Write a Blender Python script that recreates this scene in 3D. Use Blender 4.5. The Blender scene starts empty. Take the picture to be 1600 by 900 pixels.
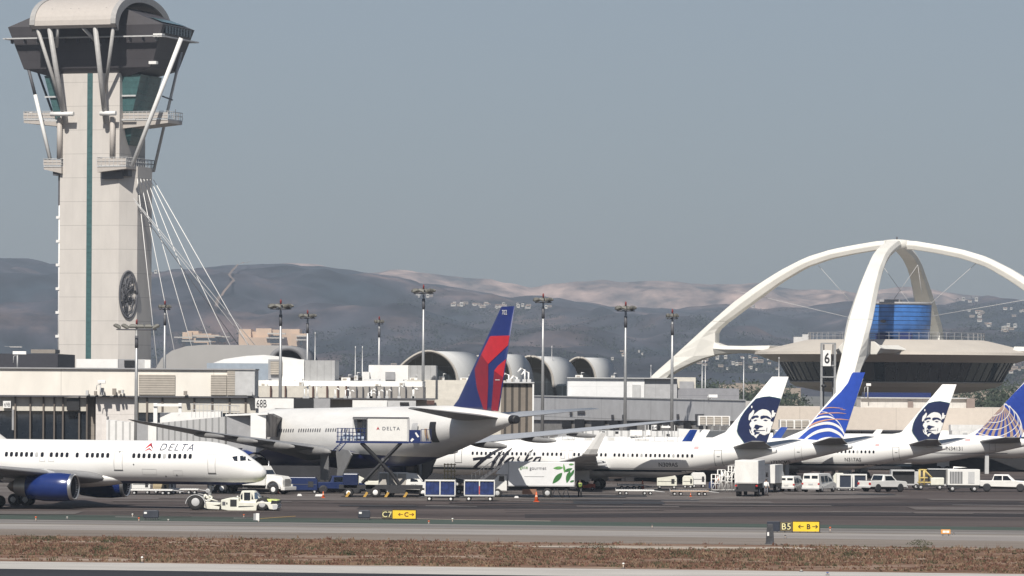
import bpy, bmesh, math, random
from mathutils import Vector, Matrix, noise
R = math.radians
random.seed(7)
scene = bpy.context.scene
COL = scene.collection
# ---------------------------------------------------------------- camera
F, H, Y0, ROLL = 7000.0, 12.0, 592.4, 0.0065      # focal length in photo pixels, eye height, principal row, roll
cam = bpy.data.cameras.new("camera"); cam_o = bpy.data.objects.new("camera", cam); COL.objects.link(cam_o)
cam.sensor_width = 36; cam.lens = F / 1600 * 36; cam.shift_y = (Y0 - 450) / 1600
cam.clip_start = 1; cam.clip_end = 60000
cam_o.matrix_world = Matrix.Translation((0, 0, H)) @ Matrix.Rotation(R(90), 4, 'X') @ Matrix.Rotation(ROLL, 4, 'Z')
scene.camera = cam_o
# ---------------------------------------------------------------- sky and sun
SUN_AZ, SUN_EL = R(12), R(47)                     # sun stands behind the camera, 12 degrees to its left
world = bpy.data.worlds.new("World"); scene.world = world; world.use_nodes = True
nt = world.node_tree; bg = nt.nodes['Background']
sky = nt.nodes.new('ShaderNodeTexSky'); sky.sky_type = 'NISHITA'; sky.sun_disc = False
sky.sun_elevation = SUN_EL; sky.sun_rotation = R(180) + SUN_AZ
sky.altitude = 0; sky.air_density = 1.0; sky.dust_density = 1.2; sky.ozone_density = 2.0
nt.links.new(sky.outputs[0], bg.inputs[0]); bg.inputs[1].default_value = 0.05
sun = bpy.data.lights.new("sun", 'SUN'); sun.energy = 5.0; sun.angle = R(0.5); sun.color = (1.0, 0.95, 0.87)
so = bpy.data.objects.new("sun", sun); COL.objects.link(so)
sv = Vector((-math.sin(SUN_AZ)*math.cos(SUN_EL), -math.cos(SUN_AZ)*math.cos(SUN_EL), math.sin(SUN_EL)))
so.rotation_euler = sv.to_track_quat('Z', 'Y').to_euler(); so.location = sv*300
scene.view_settings.view_transform = 'Standard'; scene.view_settings.look = 'None'
scene.view_settings.exposure = 0.22; scene.view_settings.gamma = 1
scene.cycles.max_bounces = 5; scene.cycles.volume_bounces = 0; scene.cycles.use_denoising = True
scene.cycles.diffuse_bounces = 3; scene.cycles.glossy_bounces = 3; scene.cycles.caustics_reflective = False
# ---------------------------------------------------------------- mapping of places seen in the photo
def W(px, py, D):
    u, v = px-800, py-Y0
    return Vector(((u+ROLL*v)*D/F, D, H-(v-ROLL*u)*D/F))
def X(px, D): return (px-800)*D/F
def Z(px, py, D): return W(px, py, D).z
def G(px, py, z=0.0):
    u, v = px-800, py-Y0
    D = (H-z)*F/(v-ROLL*u)
    return Vector(((u+ROLL*v)*D/F, D, z))
# ---------------------------------------------------------------- materials
MATS = {}
def mat(name, col, rough=0.6, metal=0.0, var=0.12, scale=1.5, stretch=(1,1,1), bump=0.0, spec=0.5, stripes=None, emit=0):
    if name in MATS: return MATS[name]
    m = bpy.data.materials.new(name); m.use_nodes = True; n = m.node_tree; L = n.links.new
    b = n.nodes['Principled BSDF']
    b.inputs['Roughness'].default_value = rough; b.inputs['Metallic'].default_value = metal
    b.inputs['Specular IOR Level'].default_value = spec
    tc = n.nodes.new('ShaderNodeTexCoord'); mp = n.nodes.new('ShaderNodeMapping')
    mp.inputs['Scale'].default_value = [s for s in stretch]; L(tc.outputs['Object'], mp.inputs[0])
    nz = n.nodes.new('ShaderNodeTexNoise'); nz.inputs['Scale'].default_value = scale; nz.inputs['Detail'].default_value = 6
    nz.inputs['Roughness'].default_value = 0.62
    L(mp.outputs[0], nz.inputs['Vector'])
    mr = n.nodes.new('ShaderNodeMapRange'); L(nz.outputs[0], mr.inputs[0])
    mr.inputs[1].default_value = 0.3; mr.inputs[2].default_value = 0.7
    mr.inputs[3].default_value = 1-var; mr.inputs[4].default_value = 1+var*0.6
    vm = n.nodes.new('ShaderNodeVectorMath'); vm.operation = 'SCALE'
    vm.inputs[0].default_value = col[:3]; L(mr.outputs[0], vm.inputs['Scale'])
    out = vm.outputs[0]
    if stripes:                      # [(axis, period, line fraction, darkness)] joints between panels
        sx = n.nodes.new('ShaderNodeSeparateXYZ'); L(tc.outputs['Object'], sx.inputs[0])
        for ax, per, fr, dk in stripes:
            d = n.nodes.new('ShaderNodeMath'); d.operation = 'DIVIDE'; d.inputs[1].default_value = per; L(sx.outputs[ax], d.inputs[0])
            f = n.nodes.new('ShaderNodeMath'); f.operation = 'FRACT'; L(d.outputs[0], f.inputs[0])
            g = n.nodes.new('ShaderNodeMath'); g.operation = 'GREATER_THAN'; g.inputs[1].default_value = fr; L(f.outputs[0], g.inputs[0])
            r2 = n.nodes.new('ShaderNodeMapRange'); L(g.outputs[0], r2.inputs[0]); r2.inputs[3].default_value = dk; r2.inputs[4].default_value = 1
            v2 = n.nodes.new('ShaderNodeVectorMath'); v2.operation = 'SCALE'; L(out, v2.inputs[0]); L(r2.outputs[0], v2.inputs['Scale']); out = v2.outputs[0]
    L(out, b.inputs['Base Color'])
    if bump:
        bp = n.nodes.new('ShaderNodeBump'); bp.inputs['Strength'].default_value = bump; bp.inputs['Distance'].default_value = 0.05
        L(nz.outputs[0], bp.inputs['Height']); L(bp.outputs[0], b.inputs['Normal'])
    if emit:
        b.inputs['Emission Color'].default_value = (*col[:3], 1); b.inputs['Emission Strength'].default_value = emit
    MATS[name] = m; return m
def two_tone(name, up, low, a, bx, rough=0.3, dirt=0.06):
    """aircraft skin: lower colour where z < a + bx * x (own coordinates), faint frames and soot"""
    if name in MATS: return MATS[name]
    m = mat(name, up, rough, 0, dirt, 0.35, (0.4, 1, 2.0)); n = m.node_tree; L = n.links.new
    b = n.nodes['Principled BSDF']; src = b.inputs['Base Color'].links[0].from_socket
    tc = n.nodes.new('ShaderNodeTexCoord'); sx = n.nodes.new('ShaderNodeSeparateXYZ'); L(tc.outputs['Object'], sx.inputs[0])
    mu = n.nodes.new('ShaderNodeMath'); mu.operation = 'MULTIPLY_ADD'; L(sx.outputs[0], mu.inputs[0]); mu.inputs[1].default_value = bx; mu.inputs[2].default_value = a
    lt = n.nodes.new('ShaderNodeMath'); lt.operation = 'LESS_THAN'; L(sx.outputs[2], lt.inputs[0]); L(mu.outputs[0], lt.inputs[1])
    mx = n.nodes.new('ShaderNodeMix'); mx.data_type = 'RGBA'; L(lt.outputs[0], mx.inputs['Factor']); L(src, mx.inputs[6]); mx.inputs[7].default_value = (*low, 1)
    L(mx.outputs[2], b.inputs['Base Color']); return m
def ground_mat(name, c1, c2, c3, sc=0.05, stretch=(0.25, 1, 1), rough=0.9, fine=2.0):
    m = bpy.data.materials.new(name); m.use_nodes = True; n = m.node_tree; L = n.links.new; b = n.nodes['Principled BSDF']
    b.inputs['Roughness'].default_value = rough; b.inputs['Specular IOR Level'].default_value = 0.2
    tc = n.nodes.new('ShaderNodeTexCoord'); mp = n.nodes.new('ShaderNodeMapping'); mp.inputs['Scale'].default_value = stretch; L(tc.outputs['Object'], mp.inputs[0])
    n1 = n.nodes.new('ShaderNodeTexNoise'); n1.inputs['Scale'].default_value = sc; n1.inputs['Detail'].default_value = 8; n1.inputs['Roughness'].default_value = .65; L(mp.outputs[0], n1.inputs['Vector'])
    cr = n.nodes.new('ShaderNodeValToRGB'); L(n1.outputs[0], cr.inputs[0])
    cr.color_ramp.elements[0].position = .36; cr.color_ramp.elements[0].color = (*c1, 1)
    cr.color_ramp.elements[1].position = .64; cr.color_ramp.elements[1].color = (*c3, 1)
    e = cr.color_ramp.elements.new(.5); e.color = (*c2, 1)
    n2 = n.nodes.new('ShaderNodeTexNoise'); n2.inputs['Scale'].default_value = fine; n2.inputs['Detail'].default_value = 5; L(mp.outputs[0], n2.inputs['Vector'])
    mr = n.nodes.new('ShaderNodeMapRange'); L(n2.outputs[0], mr.inputs[0]); mr.inputs[1].default_value = .3; mr.inputs[2].default_value = .7; mr.inputs[3].default_value = .8; mr.inputs[4].default_value = 1.15
    vm = n.nodes.new('ShaderNodeVectorMath'); vm.operation = 'SCALE'; L(cr.outputs[0], vm.inputs[0]); L(mr.outputs[0], vm.inputs['Scale'])
    L(vm.outputs[0], b.inputs['Base Color']); return m
white = mat('white_paint', (.8, .79, .77), .45, var=.06)
white2 = mat('weathered_white', (.72, .71, .68), .6, var=.16, scale=.8, stretch=(1, 1, .4))
cream = mat('cream_wall', (.76, .72, .655), .8, var=.12, scale=.35, stretch=(1, 1, .35), stripes=[(0, 9.2, .012, .75)])
beige = mat('beige_wall', (.68, .60, .50), .8, var=.1, scale=.3)
grey = mat('grey_paint', (.32, .32, .33), .6, var=.12)
lgrey = mat('light_grey_paint', (.5, .5, .5), .6, var=.12)
dgrey = mat('dark_grey_paint', (.09, .09, .10), .6)
black = mat('black_paint', (.02, .02, .022), .5)
rubber = mat('rubber', (.025, .024, .024), .85)
steel = mat('galvanised_steel', (.42, .42, .42), .45, .6)
alu = mat('bare_aluminium', (.62, .62, .62), .3, .9)
glass = mat('dark_glass', (.015, .02, .028), .08, 0, spec=.8, var=.3)
glassb = mat('blue_tinted_glass', (.06, .10, .16), .08, 0, spec=.9, var=.3)
teal = mat('teal_glass', (.055, .125, .13), .2, 0, spec=.6, var=.25, stripes=[(2, 1.1, .05, .6)])
navy = mat('navy_paint', (.012, .025, .11), .35)
blue = mat('blue_paint', (.015, .06, .30), .35)
yellow = mat('yellow_paint', (.72, .50, .05), .5)
orange = mat('orange_plastic', (.66, .12, .03), .5)
red = mat('red_paint', (.55, .02, .03), .4)
concrete = mat('shaft_concrete', (.57, .535, .50), .85, var=.08, scale=.5, stretch=(1, 1, .3), stripes=[(2, 4.47, .025, .72), (0, 1.51, .03, .93)])
corr = mat('corrugated_white', (.78, .77, .75), .5, var=.06, stripes=[(0, .85, .28, .62)])
slat = mat('louvre_slats', (.42, .38, .33), .7, stripes=[(2, .28, .35, .55)])
brown_slat = mat('brown_vertical_slats', (.20, .17, .14), .7, stripes=[(0, .9, .35, .25)])
panel_grey = mat('grey_metal_cladding', (.57, .57, .58), .55, var=.12, scale=.5, stripes=[(0, 3.1, .02, .75), (2, 3.3, .03, .6)])
panel_white = mat('white_metal_cladding', (.76, .76, .76), .5, var=.06, stripes=[(0, 4.0, .012, .8), (2, 2.2, .02, .85)])
soil = mat('soil', (.2, .15, .1), .95)
_o = 'leftmost second third fourth fifth sixth seventh eighth ninth tenth eleventh twelfth thirteenth fourteenth fifteenth sixteenth seventeenth eighteenth nineteenth twentieth'.split()
def nth(i):
    if i == 0: return 'leftmost'
    return (_o[i] if i < 20 else ('twenty-'+'first second third fourth fifth sixth seventh eighth ninth'.split()[i-20] if i < 29 else 'thirtieth' if i == 29 else 'thirty-'+'first second third fourth fifth sixth seventh eighth ninth'.split()[i-30]))+' from left'
# ---------------------------------------------------------------- mesh helpers
class MB:
    def __init__(s): s.v = []; s.f = []; s.sm = []
    def add(s, vs, fs, smooth=False):
        o = len(s.v); s.v += [Vector(p) for p in vs]; s.f += [[i+o for i in f] for f in fs]; s.sm += [smooth]*len(fs); return s
    def box(s, x0, x1, y0, y1, z0, z1):
        return s.add([(x, y, z) for x in (x0, x1) for y in (y0, y1) for z in (z0, z1)],
                     [(0, 1, 3, 2), (4, 6, 7, 5), (0, 4, 5, 1), (2, 3, 7, 6), (0, 2, 6, 4), (1, 5, 7, 3)])
    def prism(s, poly, ax, a, b, scale=None):
        """extrude a 2D polygon along axis ax from a to b"""
        def P(p, t): return (t, p[0], p[1]) if ax == 'x' else (p[0], t, p[1]) if ax == 'y' else (p[0], p[1], t)
        n = len(poly)
        return s.add([P(p, a) for p in poly]+[P(p, b) for p in poly],
                     [list(range(n))[::-1], list(range(n, 2*n))]+[(i, (i+1) % n, n+(i+1) % n, n+i) for i in range(n)])
    def loft(s, rings, caps=True, closed=True, smooth=True):
        n = len(rings[0]); vs = [p for r in rings for p in r]; fs = []
        for k in range(len(rings)-1):
            for i in range(n if closed else n-1):
                j = (i+1) % n; fs.append((k*n+i, k*n+j, (k+1)*n+j, (k+1)*n+i))
        s.add(vs, fs, smooth)
        if caps:
            o = len(s.v)-len(vs); s.f += [[o+i for i in range(n)][::-1], [o+(len(rings)-1)*n+i for i in range(n)]]; s.sm += [False, False]
        return s
    def tube(s, pts, r, n=8, smooth=True):
        pts = [Vector(p) for p in pts]; rs = r if isinstance(r, (list, tuple)) else [r]*len(pts); rings = []; ref = None
        for i, p in enumerate(pts):
            d = (pts[min(i+1, len(pts)-1)]-pts[max(i-1, 0)]).normalized()
            if ref is None: ref = Vector((0, 0, 1)) if abs(d.z) < .9 else Vector((1, 0, 0))
            a = d.cross(ref).normalized(); b = d.cross(a).normalized(); ref = -b if False else ref
            rings.append([p+(a*math.cos(t)+b*math.sin(t))*rs[i] for t in [2*math.pi*k/n for k in range(n)]])
        return s.loft(rings, smooth=smooth)
    def lathe(s, prof, n=24, c=(0, 0, 0), ax='z', smooth=True, caps=True):
        rings = []
        for (r, h) in prof:
            ring = []
            for k in range(n):
                t = 2*math.pi*k/n; u, v = r*math.cos(t), r*math.sin(t)
                p = (u, v, h) if ax == 'z' else (h, u, v) if ax == 'x' else (u, h, v)
                ring.append(Vector(p)+Vector(c))
            rings.append(ring)
        return s.loft(rings, smooth=smooth, caps=caps)
    def xf(s, M):
        s.v = [M @ v for v in s.v]; return s
def obj(name, mb, m, parent=None, world=False, bevel=0, fix=True):
    me = bpy.data.meshes.new(name)
    off = Vector(parent.location) if (world and parent) else Vector((0, 0, 0))
    if world and parent and parent.rotation_euler.z:
        Mi = Matrix.Rotation(-parent.rotation_euler.z, 4, 'Z'); vs = [Mi @ (v-off) for v in mb.v]
    else: vs = [v-off for v in mb.v]
    me.from_pydata([tuple(v) for v in vs], [], [list(f) for f in mb.f])
    me.polygons.foreach_set('use_smooth', mb.sm)
    if fix:
        bm = bmesh.new(); bm.from_mesh(me); bmesh.ops.recalc_face_normals(bm, faces=bm.faces); bm.to_mesh(me); bm.free()
    me.materials.append(m); me.update()
    o = bpy.data.objects.new(name, me); COL.objects.link(o)
    if parent: o.parent = parent
    if bevel:
        b = o.modifiers.new('bevel', 'BEVEL'); b.width = bevel; b.segments = 2; b.limit_method = 'ANGLE'
    return o
def tag(o, label=None, cat=None, group=None, kind=None):
    if label: o['label'] = label
    if cat: o['category'] = cat
    if group: o['group'] = group
    if kind: o['kind'] = kind
    return o
def thing(name, label, cat, loc=(0, 0, 0), rz=0, group=None):
    o = bpy.data.objects.new(name, None); COL.objects.link(o); o.location = loc; o.rotation_euler = (0, 0, rz); o.empty_display_size = .5
    return tag(o, label, cat, group)
def struct(name, mb, m): return tag(obj(name, mb, m, fix=False), kind='structure')
CH = {}
def dup(o, parent=None, loc=None, rz=None, label=None):
    c = o.copy(); COL.objects.link(c)
    if parent: c.parent = parent
    for ch in list(o.children): dup(ch, c)
    if loc is not None: c.location = loc
    if rz is not None: c.rotation_euler = (0, 0, rz)
    if label: c['label'] = label
    return c
def text_mb(txt, h, shear=0.0, space=1.0, bold=0.0):
    """flat lettering in the (u, v) plane with v up, capital height h, as a list of 2D triangles"""
    cu = bpy.data.curves.new('t', 'FONT'); cu.body = txt; cu.size = h/0.73; cu.shear = shear; cu.space_character = space; cu.offset = bold
    cu.resolution_u = 3
    o = bpy.data.objects.new('t', cu); COL.objects.link(o); bpy.context.view_layer.update()
    me = bpy.data.meshes.new_from_object(o.evaluated_get(bpy.context.evaluated_depsgraph_get()))
    vs = [(v.co.x, v.co.y) for v in me.vertices]; fs = [list(p.vertices) for p in me.polygons]
    bpy.data.objects.remove(o); bpy.data.meshes.remove(me); bpy.data.curves.remove(cu)
    w = max(v[0] for v in vs)-min(v[0] for v in vs) if vs else 0
    return vs, fs, w
def drape(vs, fs, fn, step=0.15, du=None):
    """cut flat faces along a grid and lay every vertex on the surface fn(u, v)"""
    bm = bmesh.new(); bv = [bm.verts.new((a, b, 0)) for a, b in vs]
    for f in fs:
        try: bm.faces.new([bv[i] for i in f])
        except ValueError: pass
    bmesh.ops.triangulate(bm, faces=bm.faces)
    for ax, st in ((1, step), (0, du)):
        if not st: continue
        lo = min(v.co[ax] for v in bm.verts); hi = max(v.co[ax] for v in bm.verts); k = math.ceil(lo/st+1e-6)
        while k*st < hi:
            p = [0, 0, 0]; p[ax] = k*st; q = [0, 0, 0]; q[ax] = 1
            bmesh.ops.bisect_plane(bm, geom=list(bm.verts)+list(bm.edges)+list(bm.faces), plane_co=p, plane_no=q); k += 1
    bm.verts.index_update(); mb = MB()
    mb.add([fn(v.co.x, v.co.y) for v in bm.verts], [[v.index for v in f.verts] for f in bm.faces]); bm.free(); return mb
def sign_text(name, txt, h, cx, y, cz, m, parent, world=True, xs=1.0, **k):
    """lettering standing upright in the x-z plane, facing -y"""
    vs, fs, w = text_mb(txt, h, **k); vs = [(a*xs, b) for a, b in vs]; w *= xs; x0 = min(v[0] for v in vs); z0 = min(v[1] for v in vs); hh = max(v[1] for v in vs)-z0
    mb = MB().add([(cx-w/2+v[0]-x0, y, cz-hh/2+v[1]-z0) for v in vs], fs)
    return obj(name, mb, m, parent, world=world, fix=False)
# ================================================================ ground
def strip(name, top, bot, z, m, seg=8):
    """ground sheet between two photo lines given at px 0 and 1600 (carried on beyond the frame)"""
    mb = MB(); t = []; b = []
    for k in range(seg+1):
        px = -1400+k*(4400/seg)
        t.append(G(px, top[0]+(top[1]-top[0])*px/1600, z)); b.append(G(px, bot[0]+(bot[1]-bot[0])*px/1600, z))
    mb.add(t+b, [(k, k+1, seg+2+k, seg+1+k) for k in range(seg)]); return struct(name, mb, m)
m_dirt = ground_mat('dry_soil', (.11, .062, .040), (.17, .10, .066), (.30, .235, .185), .25, (.22, 1, 1))
m_plain = ground_mat('city_floor', (.11, .11, .10), (.16, .155, .14), (.22, .21, .19), .01, (1, 1, 1))
m_apron = ground_mat('apron_asphalt', (.052, .041, .038), (.076, .060, .055), (.105, .086, .079), .06, (.08, 1, 1), .8)
m_conc = ground_mat('taxiway_concrete', (.22, .20, .19), (.27, .25, .235), (.31, .29, .27), .15, (.06, 1, 1))
m_conc2 = ground_mat('apron_concrete', (.085, .073, .068), (.115, .10, .093), (.15, .134, .125), .1, (.08, 1, 1))
m_shoulder = ground_mat('shoulder_asphalt', (.155, .13, .11), (.185, .155, .132), (.21, .18, .155), .2, (.06, 1, 1))
m_edge = ground_mat('runway_edge_concrete', (.36, .34, .32), (.42, .40, .375), (.47, .45, .425), .2, (.08, 1, 1))
m_run = ground_mat('runway_asphalt', (.018, .018, .022), (.025, .025, .03), (.035, .034, .04), .1, (.08, 1, 1))
m_green = ground_mat('green_paint_worn', (.045, .055, .045), (.055, .075, .062), (.075, .09, .078), .3, (.06, 1, 1))
m_wline = mat('worn_white_line', (.34, .33, .31), .8, var=.35, scale=.8); m_yline = mat('worn_yellow_line', (.42, .27, .06), .8, var=.3, scale=.8)
# one sheet to the horizon; its far right apron dips by a metre
xs = [-9000, -3000, -900, -300, -120, -60, -20, 20, 32, 42, 60, 90, 140, 300, 900, 3000, 9000]
ys = [40, 180, 270, 300, 350, 400, 470, 525, 545, 560, 575, 640, 700, 900, 1500, 3000, 7000, 16000]
def gz(x, y):
    a = min(max((x-30)/14, 0), 1); b = min(max((y-520)/30, 0), 1); c = min(max((760-y)/60, 0), 1)
    return -0.9*a*b*c
n = len(xs); struct('ground', MB().add([(x, y, gz(x, y)-.02) for y in ys for x in xs],
    [(j*n+i, j*n+i+1, (j+1)*n+i+1, (j+1)*n+i) for j in range(len(ys)-1) for i in range(n-1)]), m_plain)
strip('verge_soil', (833, 854), (879, 899), .004, m_dirt)
ax = [-300, -120, -60, -20, 20, 32, 42, 60, 90, 140, 300]; ay = [G(0, 812).y, 400.1, 430, 470, 525, 545, 560, 575, 640, 700, 880]
ay[0] = 372
n = len(ax); struct('apron', MB().add([(x, y, gz(x, y)) for y in ay for x in ax],
    [(j*n+i, j*n+i+1, (j+1)*n+i+1, (j+1)*n+i) for j in range(len(ay)-1) for i in range(n-1)]), m_apron)
strip('apron_concrete', (757, 765), (771, 779), .006, m_conc2) if False else None
struct('parking_concrete', MB().add([(-200, 444, .008), (-10, 439, .008), (30, 452, .008), (42, 470, .008), (34, 518, .008), (-200, 518, .008)], [(0, 1, 2, 3, 4, 5)]), m_conc2)
strip('painted_green_strip', (803, 824), (811, 829.5), .010, m_green)
strip('taxiway', (811.5, 829), (826.5, 845.5), .014, m_conc)
strip('taxiway', (811.8, 829.3), (817.3, 835.4), .017, ground_mat('taxiway_worn_concrete', (.15, .138, .13), (.185, .172, .163), (.22, .207, .195), .2, (.05, 1, 1)))
strip('taxiway_joint', (817.5, 835.6), (818.4, 836.5), .018, m_shoulder)
strip('taxiway_joint', (813.6, 831.4), (814.2, 832.0), .018, m_conc2)
strip('taxiway_shoulder', (826.5, 845.5), (836, 857), .012, m_shoulder)
strip('runway_edge', (877, 897), (888.5, 909), .010, m_edge)
strip('runway', (888.5, 909), (960, 985), .014, m_run)
def line(name, pts, w, m, z=.022):
    mb = MB()
    for (a, b) in zip(pts[:-1], pts[1:]):
        p, q = G(*a, z), G(*b, z); mb.add([p+Vector((0, w, 0)), q+Vector((0, w, 0)), q-Vector((0, w, 0)), p-Vector((0, w, 0))], [(0, 1, 2, 3)])
    return struct(name, mb, m)
line('yellow_taxi_line', [(397, 811), (430, 808.5), (462, 806.5)], .5, m_yline)
line('yellow_taxi_line', [(560, 808.5), (700, 811.5), (860, 814)], .45, mat('pale_line', (.38, .33, .27), .8, var=.3))
line('pale_joint_line', [(180, 807.5), (215, 808)], .4, m_wline); line('pale_joint_line', [(365, 809.5), (398, 810)], .4, m_wline)
line('white_apron_line', [(665, 790), (745, 791)], .45, m_wline)
line('white_apron_line', [(1040, 784), (1100, 779), (1160, 776.5)], .35, m_wline)
line('white_apron_line', [(1280, 799), (1600, 802)], .22, m_wline); line('white_apron_line', [(1488, 788.5), (1600, 790)], .25, m_wline)
m_dark = ground_mat('tyre_marks', (.024, .021, .022), (.036, .030, .031), (.055, .047, .046), .2, (.05, 1, 1))
for a in ([(560, 793), (900, 792), (1250, 788.5), (1600, 786.5)], [(820, 806), (1100, 804), (1400, 803), (1700, 806)]):
    line('tyre_mark_band', a, 5.5, m_dark, .012)
rt = random.Random(9); m_rub = mat('rubber_streak', (.028, .024, .024), .85, var=.5, scale=.3, stretch=(.1, 1, 1)); m_pat = mat('repair_patch', (.10, .085, .078), .9, var=.2, scale=.5); m_oil = mat('oil_stain', (.022, .019, .018), .6, var=.5, scale=1.5)
for k in range(34):
    x0 = rt.uniform(-100, 1500); y0 = rt.uniform(779, 806); sl = rt.uniform(-.012, .02)+.0065; l = rt.uniform(120, 600)
    line('tyre_streak', [(x0+l*t, y0+sl*l*t+3*math.sin(t*2+k)) for t in (0, .25, .5, .75, 1)], rt.uniform(.12, .35), m_rub, .024+k*.0004)
for k in range(22):
    px, py = rt.uniform(0, 1600), rt.uniform(769, 803); w = rt.uniform(2, 9); p = G(px, py); d = rt.uniform(1.5, 5); struct('repair_patch', MB().add([(p.x-w, p.y-d, .040+k*.0004), (p.x+w, p.y-d+rt.uniform(-.5, .5), .040+k*.0004), (p.x+w, p.y+d, .040+k*.0004), (p.x-w, p.y+d, .040+k*.0004)], [(0, 1, 2, 3)]), m_pat if k % 3 else m_oil) if gz(p.x, p.y) == 0 else None
gp_ = []
for k in range(41): t = k/40*2*math.pi; rr0 = 1+.18*math.sin(3*t)+.12*math.sin(7*t+1); c = G(1090, 855.5, .03); gp_.append((c.x+14.5*rr0*math.cos(t), c.y+2.6*rr0*math.sin(t), .03))
struct('pale_gravel', MB().add(gp_[:-1], [tuple(range(40))]), ground_mat('pale_gravel', (.22, .18, .14), (.36, .31, .26), (.44, .39, .33), .6, (.5, 1, 1)))
# the dry verge: thousands of blades nobody could count
mbg = [MB(), MB(), MB()]
rg = random.Random(3)
def pnoise(x, y, s): return noise.noise(Vector((x*s, y*s, 3.1)))
for i in range(26000):
    t = rg.random(); px = rg.uniform(-80, 1680); e = px/1600
    top, bot = 837+20.5*e, 876+20*e
    py = top+(bot-top)*(t**.8)+(rg.gauss(0, 1.2) if t < .08 else 0)
    p = G(px, py); d = pnoise(p.x, p.y*3, .12)+.6*pnoise(p.x, p.y, .6)
    if t > .5 and d < .05 and rg.random() < .93: continue
    if ((px-1090)/150)**2+((py-855.5)/4.5)**2 < 1 and rg.random() < .93: continue
    if d < -.30 or pnoise(p.x, p.y*2.2, .045) < -.22 and rg.random() < .8: continue
    h = rg.uniform(.05, .17)*(1+1.3*max(d, 0)); k = rg.choice((0, 0, 0, 1, 1, 2)) if d < .35 else rg.choice((0, 1, 1, 2))
    for b in range(3):
        a = rg.uniform(0, 6.28); r = rg.uniform(.0, .22); bx, by = p.x+r*math.cos(a), p.y+r*math.sin(a); w = rg.uniform(.03, .07); l = rg.uniform(-.12, .12)
        mbg[k].add([(bx-w, by, 0), (bx+w, by, 0), (bx+l, by+l, h)], [(0, 1, 2)])
for k in range(60):     # taller dead stalks
    px = rg.choice((rg.uniform(620, 780), rg.uniform(0, 1600), rg.uniform(180, 420))); p = G(px, 838+20*px/1600+rg.choice((2, 4, 30, 34))*1.0)
    for b in range(5):
        l = rg.uniform(-.25, .25); x = p.x+rg.uniform(-.2, .2)
        mbg[0].add([(x-.012, p.y, 0), (x+.012, p.y, 0), (x+l, p.y, rg.uniform(.3, .7))], [(0, 1, 2)])
for mb, nm, c in zip(mbg, ('dry_grass', 'straw_grass', 'green_weeds'), ((.115, .054, .034), (.175, .115, .072), (.06, .055, .025))):
    tag(obj(nm, mb, mat(nm, c, .9, var=.35, scale=.5), fix=False), kind='stuff', label={'dry_grass': 'red brown dry grass along the verge in front of the taxiway', 'straw_grass': 'pale straw coloured grass on the verge', 'green_weeds': 'dark green weeds on the dry verge'}[nm], cat='grass')
WB_ = []
for (px, py, wx, h) in ((935, 857, 1.4, .5), (1170+270, 862, 1.0, .4), (175, 848, .9, .4), (1437, 852, 1, .45), (48, 843, 1.2, .35), (158, 862, .7, .4), (1242-700, 868, .6, .4), (1065, 868, .9, .35), (1330, 869, .8, .4), (78, 845, .8, .4)):
    o = G(px, py); mb = MB()
    for i in range(260):
        a = rg.uniform(0, 6.28); r = wx*rg.random()**.6; hh = h*(1-(r/wx)**2*.8)*rg.random(); l = .07
        p = Vector((r*math.cos(a), r*math.sin(a)*.6, hh+.03)); q = [Vector((rg.uniform(-l, l), rg.uniform(-l, l), rg.uniform(-l, l))) for _ in range(3)]
        mb.add([p+q[0], p+q[1], p+q[2]], [(0, 1, 2)])
    wbsh = obj('weed_bush', mb, mat('bush_leaves', (.055, .06, .025), .9, var=.4), fix=False); wbsh.location = o
    WB_.append((px, wbsh))
for i_, (px_, o_) in enumerate(sorted(WB_, key=lambda e: e[0])): tag(o_, nth(i_)+' low olive weed clump in the dry verge', 'bush', 'low weed clumps on the dry verge')
# ================================================================ hills
NR = [(-400, 408), (-50, 402), (0, 403), (50, 402), (90, 412), (150, 420), (225, 428), (260, 425), (300, 420), (350, 415), (385, 412), (430, 411), (490, 415), (540, 420), (600, 428), (650, 438), (700, 445), (760, 457), (800, 463), (850, 466), (900, 470), (950, 478), (1000, 481), (1050, 482), (1090, 476), (1130, 474), (1165, 478), (1200, 481), (1250, 478), (1300, 472), (1340, 470), (1400, 474), (1470, 475), (1500, 467), (1540, 462), (1600, 471), (1700, 478), (2100, 500)]
FR = [(-400, 470), (300, 430), (420, 414), (440, 409), (488, 410), (540, 424), (585, 425), (610, 419), (640, 421), (680, 428), (720, 432), (760, 434), (800, 440), (830, 448), (860, 442), (900, 438), (940, 436), (980, 440), (1020, 437), (1060, 438), (1100, 443), (1150, 443), (1180, 440), (1220, 448), (1250, 452), (1290, 450), (1330, 455), (1380, 451), (1410, 446), (1440, 449), (1480, 455), (1520, 461), (1600, 470), (2100, 490)]
def interp(T, x):
    for (a, b), (c, d) in zip(T[:-1], T[1:]):
        if x <= c:
            t = max(0, (x-a)/(c-a)); t = t*t*(3-2*t)*.5+t*.5; return b+(d-b)*t
    return T[-1][1]
def ridged(x, y, s):
    v = 0; a = 1
    for o in range(4):
        v += a*(1-abs(noise.noise(Vector((x*s, y*s, 7.7+o))))*2); a *= .5; s *= 2.1
    return v/1.9
def hill_h(T, Dc, depth, x, y):
    t = (y-(Dc-depth))/depth
    px = x*F/Dc+800; top = H-((interp(T, px)-Y0)-ROLL*(px-800))*Dc/F
    if t < 0: return -2
    if t > 1: return top-(y-Dc)*.35
    g = (ridged(x, y*.55, .0016)-.55)*.62*top*math.sin(math.pi*min(t, 1))**.8
    return top*(t**.85)*(1-.10*math.sin(math.pi*t))+g*(.9 if t < .93 else (1-t)/.07*.9)
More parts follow.
